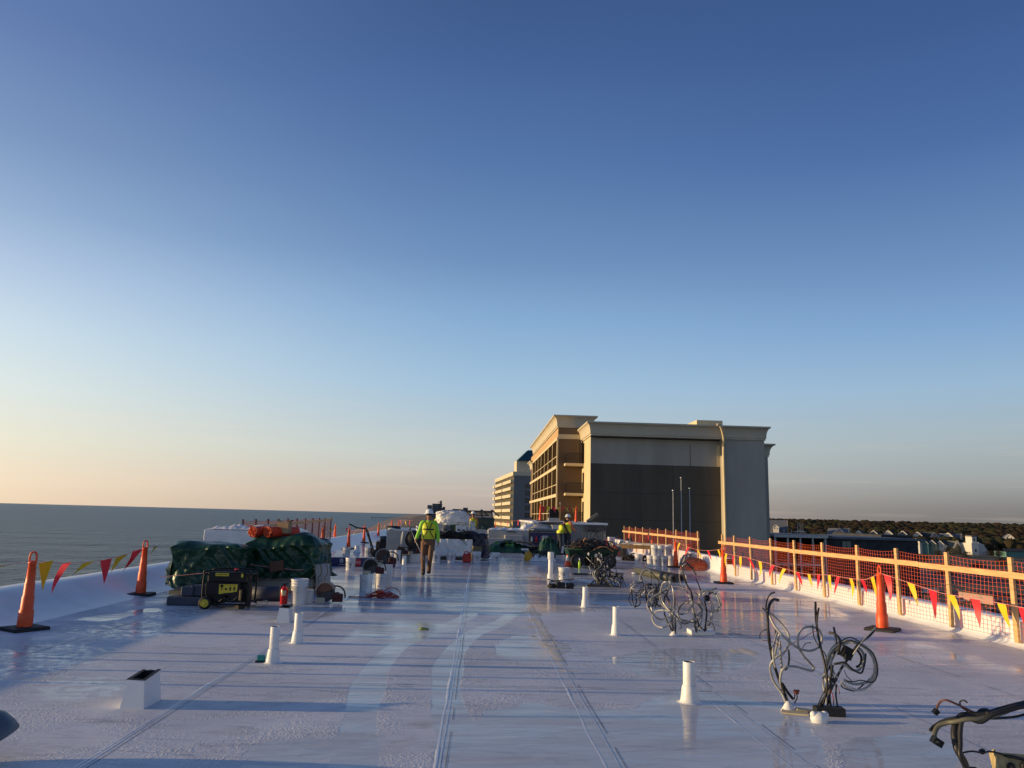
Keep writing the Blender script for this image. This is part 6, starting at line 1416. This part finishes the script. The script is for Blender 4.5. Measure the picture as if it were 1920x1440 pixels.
t, base = traced('cable_bundle', 'tall foreground bundle of grey conduit and black cable, left of the foreground pair', 'cable bundle', (1478, 1332), [
 (B_, .015, [(470, 1150), (430, 1000), (395, 900), (345, 740), (315, 600), (300, 450), (295, 330), (308, 230), (345, 172), (395, 175)]),
 (B_, .008, [(320, 560), (290, 330), (280, 240), (292, 165), (325, 115), (360, 104)]),
 (K_, .0125, [(285, 250), (350, 400), (430, 500), (520, 580), (600, 630), (700, 645), (780, 600), (800, 520), (770, 450), (700, 422), (620, 440), (578, 510), (580, 600), (620, 680), (680, 750), (722, 800), (715, 830), (650, 820), (560, 795), (470, 795), (425, 840), (412, 920), (430, 1000), (465, 1060), (490, 1140)]),
 (K_, .012, [(300, 280), (380, 350), (450, 430), (490, 500), (490, 590), (440, 670), (370, 710), (325, 770), (320, 830), (340, 910), (380, 980), (430, 1050), (470, 1145)]),
 (K_, .011, [(385, 470), (360, 560), (345, 640), (350, 720), (365, 800)]), (S_, .011, [(405, 490), (380, 600), (360, 700)]), (K_, .012, [(408, 560), (415, 680), (425, 800), (415, 900)]),
 (B_, .009, [(490, 640), (495, 720), (485, 790), (460, 825)]), (B_, .014, [(430, 950), (480, 1030), (530, 1095)]), (B_, .012, [(425, 960), (455, 1050), (480, 1150)]),
 (B_, .007, [(245, 250), (275, 270), (290, 300)]), (B_, .004, [(300, 445), (250, 460), (222, 500), (225, 535)]),
 (M_red_cable, .003, [(245, 552), (330, 560), (430, 610)]), (M_red_cable, .003, [(500, 600), (560, 560), (620, 535), (680, 490), (745, 462)]), (M_darkgrey, .004, [(620, 620), (650, 580), (700, 570)]),
 (B_, .006, [(545, 1135), (570, 1080), (560, 1040)]), (B_, .006, [(540, 1100), (548, 1060), (540, 1030)])], sc, ox, oy, .13, 1)
b = MB()
for i in range(7): b.sphere(tuple(D((545+i*6)/sc+ox, (1020+(i % 3)*9)/sc+oy, base.y-.02)-Vector((base.x, base.y, 0))), .012, 8)
b.build('wire_nut', mat('nut_rust', (.25, .06, .04), .5), t)
b = MB(); b.lathe([(.065, 0), (.05, .02), (.03, .055), (.02, .08), (0, .08)], n=16); b.build('sealant', M_pvc, t)
b = MB(); b.box((.02, -.10, .008), (.22, .14, .012), rz=-.35); b.box((.16, -.04, .012), (.2, .07, .012), rz=-.1, ry=.1); b.build('flat_board', mat('flat_board_tan', (.5, .43, .27), .8), t)
bE = G(1552, 1344)
t, base = traced('cable_bundle', 'tall foreground bundle with big grey conduit rings, right of the foreground pair', 'cable bundle', (1552, 1340), [
 (B_, .012, [(740, 195), (742, 300), (750, 400), (765, 500), (790, 620), (815, 720), (840, 850), (850, 980), (830, 1080), (800, 1160)]), (B_, .010, [(770, 245), (758, 330), (748, 430)]),
 (B_, .011, [(910, 425), (925, 500), (935, 580)]), (B_, .013, [(868, 478), (920, 490), (960, 530), (968, 590), (950, 680)]),
 (B_, .012, [(1285, 460), (1240, 510), (1170, 560), (1110, 620), (1060, 700), (1000, 780), (960, 850), (930, 920), (900, 980), (860, 1060), (840, 1140)]),
 (S_, .0125, [(900, 960), (850, 880), (832, 790), (860, 690), (920, 610), (1010, 560), (1110, 560), (1200, 600), (1270, 670), (1310, 760), (1312, 860), (1270, 940), (1200, 1000), (1120, 1012), (1030, 985), (980, 940)]),
 (K_, .0125, [(860, 980), (826, 880), (850, 780), (900, 670), (980, 592), (1080, 568), (1180, 605), (1260, 685), (1290, 780), (1283, 860), (1240, 930), (1170, 952), (1090, 955), (1010, 920)]),
 (K_, .012, [(960, 600), (900, 680), (888, 780), (915, 860), (950, 900)]), (K_, .013, [(1120, 600), (1180, 660), (1190, 740), (1150, 820), (1100, 830), (1040, 800), (980, 765), (910, 770)]), (B_, .012, [(1130, 640), (1165, 700), (1160, 770), (1120, 800)]),
 (B_, .013, [(900, 780), (880, 900), (880, 1000), (860, 1080), (850, 1150)]), (B_, .009, [(935, 960), (930, 1050), (945, 1165)]), (M_red_cable, .005, [(880, 1000), (905, 1080), (910, 1150)]), (K_, .010, [(815, 870), (808, 950), (830, 1040)]),
 (B_, .012, [(960, 850), (900, 960), (870, 1050), (880, 1160)]), (B_, .014, [(905, 900), (870, 1000), (820, 1090), (780, 1160)]), (S_, .011, [(840, 830), (850, 930), (860, 1010), (845, 1130)]), (M_darkgrey, .004, [(1010, 830), (1030, 880), (1080, 930)]), (M_red_cable, .003, [(910, 960), (950, 980), (965, 1050)])], sc, ox, oy, .07, 2)
b = MB(); c = D(1035/sc+ox, 665/sc+oy, base.y-.02)-Vector((base.x, base.y, 0)); b.box(c, (.09, .07, .10), ry=.5); b.box(c+Vector((-.02, -.04, -.03)), (.05, .03, .05), ry=.2); b.build('junction_box', M_black, t, bevel=.006)
c = D(895/sc+ox, 1220/sc+oy, base.y-.08); b = MB(); b.box((c.x-base.x, -.02, .035), (.25, .12, .07), rz=-.12); b.build('black_block', M_black_rubber, t, bevel=.006)
b = MB(); c = G(808/sc+ox, 1330/sc+oy); c = (c.x-base.x, c.y-base.y+.06, .03); b.sphere(c, .065, 14, sx=1.2, sy=.9, sz=.85); b.sphere((c[0]-.05, c[1], .06), .03, 10); b.sphere((c[0]+.05, c[1]+.01, .055), .035, 10); b.build('sealant_lump', M_pvc, t)
# mid-ground pair
sc, ox, oy = 8, 1160, 1040
t, base = traced('cable_bundle', 'mid-ground bundle of looping grey conduit sprouting from one point', 'cable bundle', (1264, 1191), [
 (S_, .0135, [(840, 1180), (800, 1000), (750, 940), (640, 970), (540, 910), (490, 800), (480, 700), (530, 630), (640, 560), (740, 500), (810, 478)]),
 (K_, .013, [(505, 895), (440, 800), (432, 720), (490, 650), (600, 580), (700, 530)]),
 (K_, .013, [(680, 830), (590, 840), (520, 890), (505, 960), (540, 1040), (610, 1085), (690, 1090), (750, 1050), (780, 980), (775, 900), (730, 840), (660, 830)]),
 (S_, .013, [(880, 960), (800, 880), (720, 790), (660, 700), (635, 600), (635, 520), (655, 445), (695, 408), (745, 425), (765, 470), (735, 530)]),
 (S_, .013, [(755, 395), (795, 455), (820, 560), (830, 700), (830, 850), (845, 1000), (840, 1180)]),
 (K_, .0135, [(820, 900), (880, 960), (960, 1008), (1050, 1010), (1150, 960), (1220, 870), (1232, 780), (1180, 735), (1090, 730)]),
 (B_, .014, [(700, 600), (760, 700), (792, 850), (790, 1000), (830, 1150)]), (B_, .014, [(680, 860), (720, 980), (780, 1100), (840, 1185)]), (K_, .010, [(880, 780), (870, 700), (845, 640)]),
 (B_, .012, [(765, 450), (730, 560), (690, 640), (680, 720)]), (B_, .013, [(650, 560), (690, 590), (730, 600)]), (B_, .006, [(880, 980), (920, 1030), (945, 1090), (910, 1110)]), (M_copper, .005, [(690, 650), (730, 700), (760, 740)]), (B_, .012, [(840, 900), (855, 1040), (850, 1180)])], sc, ox, oy, .2, 3)
b = MB(); b.lathe([(.07, 0), (.045, .03), (.025, .06), (0, .065)], n=14); b.build('sealant', M_pvc, t)
t, base = traced('cable_bundle', 'mid-ground bundle with a tall hooked conduit and black stems on a white curb', 'cable bundle', (1314, 1190), [
 (K_, .013, [(800, 490), (900, 480), (1000, 530), (1060, 620), (1095, 760), (1130, 900), (1160, 1020), (1180, 1140)]),
 (B_, .013, [(1160, 300), (1110, 220), (1050, 150), (990, 118), (955, 160), (960, 260), (1000, 400), (1040, 480), (1090, 570), (1115, 760)]),
 (S_, .008, [(1010, 130), (960, 170), (945, 240), (910, 300), (920, 400), (970, 490), (1030, 520)]), (S_, .010, [(1005, 300), (1020, 400), (1020, 500)]),
 (B_, .010, [(1165, 370), (1200, 450), (1230, 540)]),
 (S_, .0135, [(1240, 600), (1240, 555), (1320, 530), (1420, 550), (1500, 620), (1532, 740), (1500, 830), (1420, 862), (1340, 835), (1280, 760), (1215, 660), (1225, 580), (1290, 545)]),
 (K_, .0125, [(1260, 600), (1340, 545), (1440, 580), (1500, 680), (1520, 770), (1480, 850), (1400, 850)]),
 (B_, .011, [(1470, 500), (1380, 540), (1340, 640), (1290, 700)]), (B_, .009, [(1470, 570), (1400, 570), (1330, 620)]),
 (B_, .014, [(1290, 700), (1320, 850), (1310, 1000), (1290, 1150)]), (K_, .012, [(1340, 680), (1390, 760), (1400, 860), (1370, 1000), (1310, 1130)]), (B_, .013, [(1150, 960), (1145, 1060), (1165, 1160)]), (K_, .011, [(1220, 800), (1250, 900), (1240, 1000), (1200, 1140)]),
 (K_, .013, [(1090, 770), (1030, 860), (950, 890), (885, 860), (900, 790), (960, 740), (1060, 718), (1180, 750), (1232, 830), (1190, 930), (1100, 1000), (1000, 1010), (920, 960), (880, 870)]),
 (B_, .006, [(1330, 1005), (1380, 1010), (1430, 1080), (1440, 1195)]), (B_, .014, [(1110, 760), (1140, 900), (1190, 1010), (1210, 1150)]), (K_, .012, [(1130, 560), (1180, 600), (1220, 660)]), (B_, .012, [(1200, 1060), (1250, 1110), (1310, 1140)])], sc, ox, oy, .2, 4)
b = MB(); b.box((.03, .1, .03), (.36, .26, .06)); b.build('curb', M_pvc, t, bevel=.01)
b = MB(); c = D(1325/sc+ox, 650/sc+oy, base.y)-Vector((base.x, base.y, 0)); b.sphere(c, .045, 10); b.build('tape_ball', M_black, t)
def rnd_fill(cx0, cx1, cy0, cy1, n, seed, r=.011):
    rr = random.Random(seed); out = []
    for i in range(n):
        a = rr.uniform(0, 6.28); x, y = rr.uniform(cx0, cx1), rr.uniform(cy0, cy1); w = rr.uniform(.15, .4)*(cx1-cx0); h = rr.uniform(.15, .4)*(cy1-cy0); P = []
        for k in range(rr.randint(5, 9)): P.append((min(cx1, max(cx0, x+w*math.cos(a))), min(cy1, max(cy0, y+h*math.sin(a))))); a += rr.uniform(.5, .9)
        out.append((rr.choice([B_, B_, K_, B_, M_darkgrey]), r*rr.uniform(.7, 1.2), P))
    return out
t, base = traced('cable_bundle', 'low dark bundle with thin loops, left of the mid-ground conduit loops', 'cable bundle', (1189, 1140), [
 (S_, .011, [(340, 400), (250, 440), (190, 510), (183, 590), (260, 590), (370, 530), (430, 460), (410, 400), (340, 395)]), (S_, .010, [(430, 420), (400, 540), (340, 610), (275, 648)]),
 (S_, .011, [(310, 395), (330, 300), (370, 240), (430, 215), (480, 250)]), (B_, .010, [(480, 250), (540, 320), (600, 400), (600, 500)]), (B_, .007, [(480, 250), (490, 340), (485, 440)]),
 (B_, .012, [(195, 520), (200, 600), (210, 700), (240, 790)]), (B_, .012, [(300, 600), (320, 740), (250, 780)]), (B_, .009, [(180, 560), (155, 640), (160, 700), (200, 765)]), (B_, .012, [(260, 600), (265, 700), (250, 790)]), (B_, .012, [(330, 310), (350, 370), (345, 420)])]
 + rnd_fill(180, 430, 410, 640, 7, 5, .009), sc, ox, oy, .15, 5)
t, base = traced('cable_bundle', 'dense black bundle squeezed between the thin loops and the conduit loops', 'cable bundle', (1225, 1141), [
 (B_, .013, [(430, 430), (500, 460), (580, 520), (600, 600), (560, 720), (480, 790), (420, 720), (430, 600), (500, 500)]), (B_, .012, [(400, 560), (420, 700), (450, 800)]), (B_, .013, [(620, 530), (600, 650), (560, 750), (540, 800)]), (B_, .012, [(600, 400), (590, 500)]), (B_, .011, [(625, 420), (640, 520), (620, 600)])]
 + rnd_fill(380, 640, 440, 790, 13, 6, .011), sc, ox, oy, .18, 6)
# dense vertical tangle further back, centre
sc, ox, oy = 13.71, 1060, 1030
V = []
rr = random.Random(44)
for i in range(16):
    x = rr.uniform(780, 1080); V.append((rr.choice([B_, B_, B_, K_]), rr.uniform(.010, .018), [(x+rr.uniform(-40, 40), 960), (x+rr.uniform(-60, 60), 800), (x+rr.uniform(-120, 120), 600), (x+rr.uniform(-200, 160), 400), (x+rr.uniform(-300, 200), rr.uniform(80, 300))]))
t, base = traced('cable_bundle', 'dense upright tangle of black cable in front of the green cart', 'cable bundle', (1124, 1100), V+[
 (S_, .012, [(900, 170), (960, 270), (1020, 330), (1100, 290), (1160, 240)]), (K_, .010, [(600, 440), (640, 520), (650, 640), (620, 700)]), (K_, .010, [(540, 200), (640, 300), (740, 400), (760, 480)]), (B_, .010, [(1140, 80), (1200, 240), (1280, 420), (1320, 620)]),
 (B_, .018, [(820, 780), (720, 830), (640, 900), (560, 940), (760, 950)]), (B_, .016, [(1000, 700), (940, 800), (930, 930)])]+rnd_fill(760, 1100, 350, 700, 14, 7, .013), sc, ox, oy, .22, 7)
b = MB(); b.box((0, .05, .03), (.5, .3, .06)); b.build('base_plate', M_darkgrey, t)
b = MB()
for (cx, cy) in ((780, 155), (840, 260), (600, 120), (1000, 660), (1080, 430)): b.sphere(D(cx/sc+ox, cy/sc+oy, base.y-.1)-Vector((base.x, base.y, 0)), .03, 8, sx=.8, sz=1.3)
b.build('cut_end', mat('cut_end_white', (.7, .68, .6), .5), t)
t, base = traced('cable_bundle', 'black cables slumped in a cage shape right of the dense upright tangle', 'cable bundle', (1160, 1102), [
 (B_, .02, [(1000, 760), (1100, 860), (1200, 930), (1340, 960)]), (B_, .016, [(1100, 480), (1200, 590), (1340, 640), (1450, 720), (1490, 760)]), (B_, .016, [(1460, 720), (1400, 840), (1340, 960)]), (B_, .012, [(1120, 620), (1160, 760), (1200, 900)]), (B_, .012, [(1300, 700), (1240, 800), (1300, 900)]),
 (K_, .009, [(1160, 740), (1240, 790), (1300, 760)]), (B_, .010, [(1480, 780), (1520, 880), (1560, 950)]), (B_, .012, [(1150, 700), (1280, 700), (1420, 760)])]+rnd_fill(1080, 1480, 620, 950, 12, 8, .012), sc, ox, oy, .2, 8)
# bottom right corner
sc, ox, oy = 6.546, 1660, 1220
t, base = traced('cable_bundle', 'thick black cable arm with hooked conduit at the bottom right corner', 'cable bundle', (1815, 1455), [
 (B_, .026, [(1060, 1620), (1000, 1440), (950, 1330), (890, 1230), (860, 1120), (845, 1000), (870, 880), (930, 805), (1030, 790), (1150, 790), (1300, 765), (1450, 720), (1600, 680), (1720, 650), (1950, 580)]),
 (mat('conduit_olive', (.12, .12, .08), .45), .018, [(640, 1140), (605, 1080), (612, 990), (660, 920), (760, 885), (860, 870), (1000, 842), (1170, 835), (1350, 790), (1500, 740)]),
 (mat('cable_brown', (.12, .05, .04), .5), .0085, [(622, 755), (640, 680), (680, 622), (740, 605), (840, 640), (950, 690), (1050, 740), (1150, 780), (1300, 800)]),
 (B_, .006, [(1010, 642), (965, 610), (915, 630), (935, 690), (980, 725), (1030, 760)]), (B_, .007, [(940, 1255), (1060, 1235), (1180, 1250), (1300, 1240), (1430, 1270), (1550, 1340), (1720, 1420), (1900, 1500)]),
 (B_, .010, [(1180, 800), (1300, 830), (1450, 825), (1600, 810), (1750, 770), (1950, 700)]), (B_, .012, [(1130, 770), (1180, 725), (1260, 730), (1240, 770)]), (B_, .02, [(1250, 780), (1450, 745), (1650, 690), (1900, 640)]), (B_, .012, [(1480, 1290), (1600, 1310), (1750, 1350), (1900, 1380)])], sc, ox, oy, .06, 9)
def cpt(cx, cy, dy=0): return D(cx/sc+ox, cy/sc+oy, base.y+dy)-Vector((base.x, base.y, 0))
b = MB(); b.beam(cpt(580, 1080, -.01), cpt(685, 1150, -.01), .05, .045); b.build('end_cap', M_black, t)
b = MB(); b.beam(cpt(600, 730), cpt(640, 770), .035, .035); b.build('end_cap', M_black, t)
b = MB(); b.beam(cpt(1180, 1215), cpt(1200, 1260), .03, .03); b.build('end_cap', M_black, t)
b = MB(); b.beam(cpt(1165, 865, -.03), cpt(1255, 820, -.03), .03, .03); b.beam(cpt(1180, 850, -.045), cpt(1190, 880, -.045), .02, .02); b.build('clamp', M_steel, t)
q = G(1885, 1452); t = thing('scrap_panel', 'sunlit tan scrap panel with dark gouges at the bottom right corner', 'panel', (q.x+.02, q.y-.05, 0), -.25)
b = MB(); b.box((.1, 0, .07), (.42, .04, .15), rx=-.5); b.box((-.105, .0, .07), (.012, .10, .17), rx=-.5); b.build('panel', mat('panel_tan', (.55, .42, .2), .7, col2=(.3, .24, .12), scale=14), t)
b = MB()
for k, x in enumerate((-.02, .06, .13, .2)): b.sphere((x, -.035, .07+.012*(k % 2)), .022, 10, sx=1.2, sz=1.3)
b.build('gouge', M_black_rubber, t)
# left-hand off-frame objects are not needed; hoses and bits near the tarps
q = G(1065, 1104); 

# ================================================================ people
M_skin = mat('skin_tan', (.30, .15, .09), .55, var=.05); M_skin2 = mat('skin_fair', (.42, .22, .14), .55, var=.05)
M_lime = mat('shirt_lime', (.32, .72, .05), .6, var=.06, bump=.3, bscale=12); M_vest = mat('vest_yellow', (.68, .72, .02), .55, var=.06, bump=.3, bscale=12)
M_pants = mat('trousers_brown', (.17, .085, .045), .8, var=.12, bump=.4, bscale=14); M_jeans = mat('trousers_dark', (.022, .026, .04), .85, var=.2, bump=.3, bscale=14)
M_boot = mat('boots_brown', (.04, .022, .014), .6); M_hat = mat('hard_hat_white', (.78, .78, .76), .3); M_strap = mat('harness_strap', (.02, .018, .016), .7); M_orsl = mat('sleeve_orange', (.62, .16, .06), .7)
def evaluate_static(ob, name, mt, parent):
    bpy.context.view_layer.update(); dg = bpy.context.evaluated_depsgraph_get(); me = bpy.data.meshes.new_from_object(ob.evaluated_get(dg)); me.name = name
    bpy.data.objects.remove(ob); me.materials.clear(); me.materials.append(mt)
    for p_ in me.polygons: p_.use_smooth = True
    o = bpy.data.objects.new(name, me); COL.objects.link(o); o.parent = parent; return o
def skinned(nodes, edges, name, mt, parent, sub=2):
    me = bpy.data.meshes.new(name); me.from_pydata([tuple(n_[0]) for n_ in nodes], edges, []); ob = bpy.data.objects.new(name+'_s', me); COL.objects.link(ob)
    sk = ob.modifiers.new('skin', 'SKIN'); sk.use_smooth_shade = True; sv = me.skin_vertices[0].data
    for i, n_ in enumerate(nodes): r = n_[1]; sv[i].radius = (r, r) if not isinstance(r, tuple) else r
    sv[0].use_root = True
    ss = ob.modifiers.new('sub', 'SUBSURF'); ss.levels = sub; ss.render_levels = sub
    return evaluate_static(ob, name, mt, parent)
def loft(rings_, n=20):
    b = MB(); vs = []
    for (c, rx, ry) in rings_:
        for j in range(n): a = 2*math.pi*j/n; vs.append((c[0]+rx*math.cos(a), c[1]+ry*math.sin(a), c[2]))
    b.add(vs, [(i*n+j, i*n+(j+1) % n, (i+1)*n+(j+1) % n, (i+1)*n+j) for i in range(len(rings_)-1) for j in range(n)], True); return b
def person(loc, rz, lab, J=None, skin=M_skin, shirt=M_lime, sleeve=None, pants=M_pants, hat=True, glasses=True, harness=True, longs=True, vest=True, scale=1.0, beard=False):
    t = thing('person', lab, 'person', loc, rz, None); t.scale = (scale,)*3
    P = dict(pelvis=(0, 0, .96), waist=(0, 0, 1.08), chest=(0, 0, 1.28), nb=(0, .01, 1.46), neck=(0, 0, 1.53), head=(0, -.015, 1.63), crown=(0, -.005, 1.71),
        sL=(-.18, 0, 1.42), eL=(-.25, .02, 1.17), wL=(-.28, -.06, .95), sR=(.18, 0, 1.42), eR=(.24, .03, 1.15), wR=(.25, -.04, .92),
        hL=(-.09, 0, .93), kL=(-.10, -.03, .51), aL=(-.10, .02, .09), hR=(.09, 0, .93), kR=(.11, -.01, .51), aR=(.12, .04, .09))
    if J: P.update(J)
    V = {k: Vector(v) for k, v in P.items()}
    nodes = []; idx = {}; E = []
    def nd(k, p_, r): idx[k] = len(nodes); nodes.append((Vector(p_), r))
    nd('pelvis', V['pelvis'], .115); nd('waist', V['waist'], .105); nd('chest', V['chest'], .125); nd('nb', V['nb'], .062); nd('neck', V['neck'], .05); nd('head', V['head'], .078); nd('crown', V['crown'], .075)
    for s in 'LR':
        nd('s'+s, V['s'+s], .055); nd('e'+s, V['e'+s], .042); nd('w'+s, V['w'+s], .028)
        d = (V['w'+s]-V['e'+s]).normalized(); pm = V['w'+s]+d*.05; nd('p'+s, pm, .032)
        sd_ = Vector((0, 1, 0)); sd_ = (sd_-d*sd_.dot(d)).normalized(); inn = Vector((0, -1, 0))
        for f_ in range(4):
            b0 = pm+d*.035+sd_*(-.027+.018*f_); L_ = (.038, .045, .042, .032)[f_]; cu = Vector((.012 if s == 'L' else -.012, -.004, 0))
            nd('f%s%d' % (s, f_), b0, .010); nd('g%s%d' % (s, f_), b0+d*L_*.6+cu, .009); nd('h%s%d' % (s, f_), b0+d*L_+cu*2.6, .0075)
            E += [('p'+s, 'f%s%d' % (s, f_)), ('f%s%d' % (s, f_), 'g%s%d' % (s, f_)), ('g%s%d' % (s, f_), 'h%s%d' % (s, f_))]
        nd('t1'+s, pm-sd_*.035+d*.005, .011); nd('t2'+s, pm-sd_*.052+d*.035, .009); E += [('p'+s, 't1'+s), ('t1'+s, 't2'+s)]
        nd('hh'+s, V['h'+s], .085); nd('k'+s, V['k'+s], .055); nd('a'+s, V['a'+s], .036); nd('to'+s, V['a'+s]+Vector((0, -.12, -.05)), .035)
        E += [('chest', 's'+s), ('s'+s, 'e'+s), ('e'+s, 'w'+s), ('w'+s, 'p'+s), ('pelvis', 'hh'+s), ('hh'+s, 'k'+s), ('k'+s, 'a'+s), ('a'+s, 'to'+s)]
    hf_ = Vector((0, -1, 0)); H0 = V['head']
    nd('nose', H0+Vector((0, -.088, -.012)), .012); nd('chin', H0+Vector((0, -.055, -.085)), .03); nd('earL', H0+Vector((-.083, .008, -.01)), .012); nd('earR', H0+Vector((.083, .008, -.01)), .012)
    E += [('pelvis', 'waist'), ('waist', 'chest'), ('chest', 'nb'), ('nb', 'neck'), ('neck', 'head'), ('head', 'crown'), ('head', 'nose'), ('head', 'chin'), ('head', 'earL'), ('head', 'earR')]
    skinned(nodes, [(idx[a], idx[c]) for a, c in E], 'body', skin, t)
    # face details
    b = MB(); b.box(H0+Vector((0, -.079, -.048)), (.04, .012, .007)); b.build('mouth', M_redf if False else mat('lips', (.25, .07, .06), .5), t)
    b = MB()
    for sx in (-.028, .028): b.sphere(H0+Vector((sx, -.072, .018)), .011, 8)
    b.build('eye', M_black, t)
    b = MB(); b.sphere(H0+Vector((0, .016, .018)), .098, 16, z0=-.45, sx=.93, sy=1.02); b.build('hair', M_black_rubber, t)
    if glasses: b = MB(); b.box(H0+Vector((0, -.088, .018)), (.13, .02, .034)); b.beam(H0+Vector((-.068, -.08, .02)), H0+Vector((-.088, .01, .015)), .006, .01); b.beam(H0+Vector((.068, -.08, .02)), H0+Vector((.088, .01, .015)), .006, .01); b.build('sunglasses', M_black, t, bevel=.004)
    if hat:
        b = MB(); b.M = Matrix.Translation(H0+Vector((0, 0, .055))); b.lathe([(.155, -.004), (.155, .004), (.118, .012), (.116, .03), (.108, .07), (.085, .105), (.045, .125), (0, .13)], n=24, sx=.93, sy=1.08); b.box((0, -.02, .125), (.022, .15, .016)); b.build('hard_hat', M_hat, t)
    # clothes
    ch, wa, pe = V['chest'], V['waist'], V['pelvis']
    sl = (V['sR']-V['sL']).length/2
    b = loft([(pe+Vector((0, 0, -.02)), .165, .125), (pe+Vector((0, 0, .05)), .172, .135), (wa, .175, .135), (ch+Vector((0, 0, -.08)), .185, .135), (ch+Vector((0, 0, .04)), .198, .135), (ch+Vector((0, 0, .12)), .185, .115), (V['nb']+Vector((0, 0, .0)), .10, .08), (V['nb']+Vector((0, 0, .03)), .068, .066)])
    for s in 'LR':
        end = V['w'+s] if longs else V['s'+s].lerp(V['e'+s], .75)
        pts = [ch+(V['s'+s]-ch)*.55+Vector((0, 0, .06)), V['s'+s], V['s'+s].lerp(V['e'+s], .5), V['e'+s]] + ([V['e'+s].lerp(end, .5), end] if longs else []); rs_ = [.07, .075, .066, .06]+([.054, .042] if longs else [])
        if not longs: pts[3] = end
        b.tube(smooth_pts(pts, 4), [rs_[0]+(rs_[-1]-rs_[0])*k/((len(pts)-1)*4) if True else 0 for k in range((len(pts)-1)*4+1)], 12)
    b.build('shirt', sleeve or shirt, t)
    if vest:
        b = loft([(pe+Vector((0, 0, .03)), .188, .150), (wa, .188, .150), (ch+Vector((0, 0, -.08)), .198, .150), (ch+Vector((0, 0, .04)), .207, .148), (ch+Vector((0, 0, .12)), .175, .128), (V['nb'], .105, .09)]); b.build('vest', M_vest, t)
    if harness:
        b = MB()
        for sx in (-1, 1):
            b.tube(smooth_pts([ch+Vector((sx*.09, .06, .19)), ch+Vector((sx*.085, -.12, .13)), ch+Vector((sx*.045, -.155, .03)), ch+Vector((sx*.05, -.16, -.10)), wa+Vector((sx*.15, -.13, -.06))], 4), .012, 6)
            b.tube(smooth_pts([ch+Vector((sx*.09, .06, .19)), ch+Vector((sx*.08, .13, .1)), ch+Vector((-sx*.1, .15, -.1)), wa+Vector((-sx*.15, .12, -.1))], 4), .012, 6)
        b.beam(ch+Vector((-.15, -.150, -.03)), ch+Vector((.15, -.150, -.03)), .03, .035); b.build('harness', M_strap, t)
    b = loft([(pe+Vector((0, 0, .03)), .17, .13), (pe+Vector((0, 0, -.06)), .178, .135), (pe+Vector((0, 0, -.13)), .172, .12)])
    for s in 'LR':
        h, k_, a_ = V['h'+s], V['k'+s], V['a'+s]; q_ = [h+Vector((0, 0, -.02)), h.lerp(k_, .45), k_, k_.lerp(a_, .5), a_+Vector((0, 0, .02))]; rad = [.100, .083, .068, .060, .060]
        sp = smooth_pts(q_, 4); rr_ = [rad[min(4, i//4)]+(rad[min(4, i//4+1)]-rad[min(4, i//4)])*((i % 4)/4) for i in range(len(sp))]; b.tube(sp, rr_, 14)
    b.build('trousers', pants, t)
    for s in 'LR':
        a_ = V['a'+s]; b = MB(); b.tube([a_+Vector((0, .0, .08)), a_+Vector((0, .0, -.02)), a_+Vector((0, -.02, -.05))], [.058, .058, .055], 12); b.sphere(a_+Vector((0, -.065, -.045)), .055, 14, sy=2.3, sx=1.05, sz=.82); b.build('boot', M_boot, t)
    return t
g0 = G(800, 1078)
w = person((g0.x, g0.y, 0), 0.05, 'worker in lime sleeves, yellow vest and brown trousers walking towards the camera',
   J=dict(eL=(-.27, -.02, 1.16), wL=(-.33, -.12, .98), eR=(.26, .02, 1.14), wR=(.28, -.03, .90), hL=(-.105, 0, .93), hR=(.105, 0, .93), kL=(-.125, -.02, .51), aL=(-.10, -.10, .09), kR=(.085, -.10, .53), aR=(.055, .08, .12)), scale=.99)
t = thing('pole', 'thin pole held by the walking worker, slanting down behind his leg', 'pole', (g0.x, g0.y, 0), 0)
b = MB(); b.tube([(-.52, .12, 1.24), (-.335, -.13, .92), (-.06, -.42, .42)], .009, 8); b.build('shaft', M_steel, t)
b = MB(); b.tube([(-.55, .17, 1.30), (-.50, .09, 1.20)], .015, 8); b.build('grip', M_black, t)
q = D(886, 1003, 42)
person((q.x, 42, 0), -.1, 'distant worker in a yellow vest and white hard hat standing behind the small pails', J=dict(wL=(-.2, -.2, 1.02), eL=(-.26, .02, 1.16)), shirt=M_orsl, pants=M_jeans, longs=False, scale=1.03, skin=M_skin)
q = G(1064, 1041)
person((q.x, q.y+.1, 0), math.pi*.72, 'worker in white hard hat, yellow vest and orange sleeves seen from behind', J=dict(eR=(.26, -.1, 1.2), wR=(.2, -.3, 1.12), eL=(-.26, -.08, 1.18), wL=(-.2, -.28, 1.08)), shirt=M_orsl, pants=M_jeans, harness=False, scale=1.0)
q = G(1050, 1041)
person((q.x, q.y+.2, 0), math.pi*.55, 'bare-headed worker in a dull yellow vest bending beside the one in the white hard hat', J=dict(chest=(0, -.10, 1.24), nb=(0, -.18, 1.38), neck=(0, -.22, 1.43), head=(0, -.27, 1.50), crown=(0, -.27, 1.58), sL=(-.17, -.15, 1.33), sR=(.17, -.15, 1.33), eL=(-.22, -.25, 1.12), wL=(-.15, -.4, 1.0), eR=(.22, -.25, 1.12), wR=(.15, -.4, 1.0)), shirt=M_strap, pants=M_jeans, hat=False, harness=False, scale=.97)
q = D(819, 1000, 44)
person((q.x, 44, 0), .2, 'far worker half hidden between the walking worker and the big plastic bag', shirt=M_jeans, pants=M_jeans, scale=1.0)
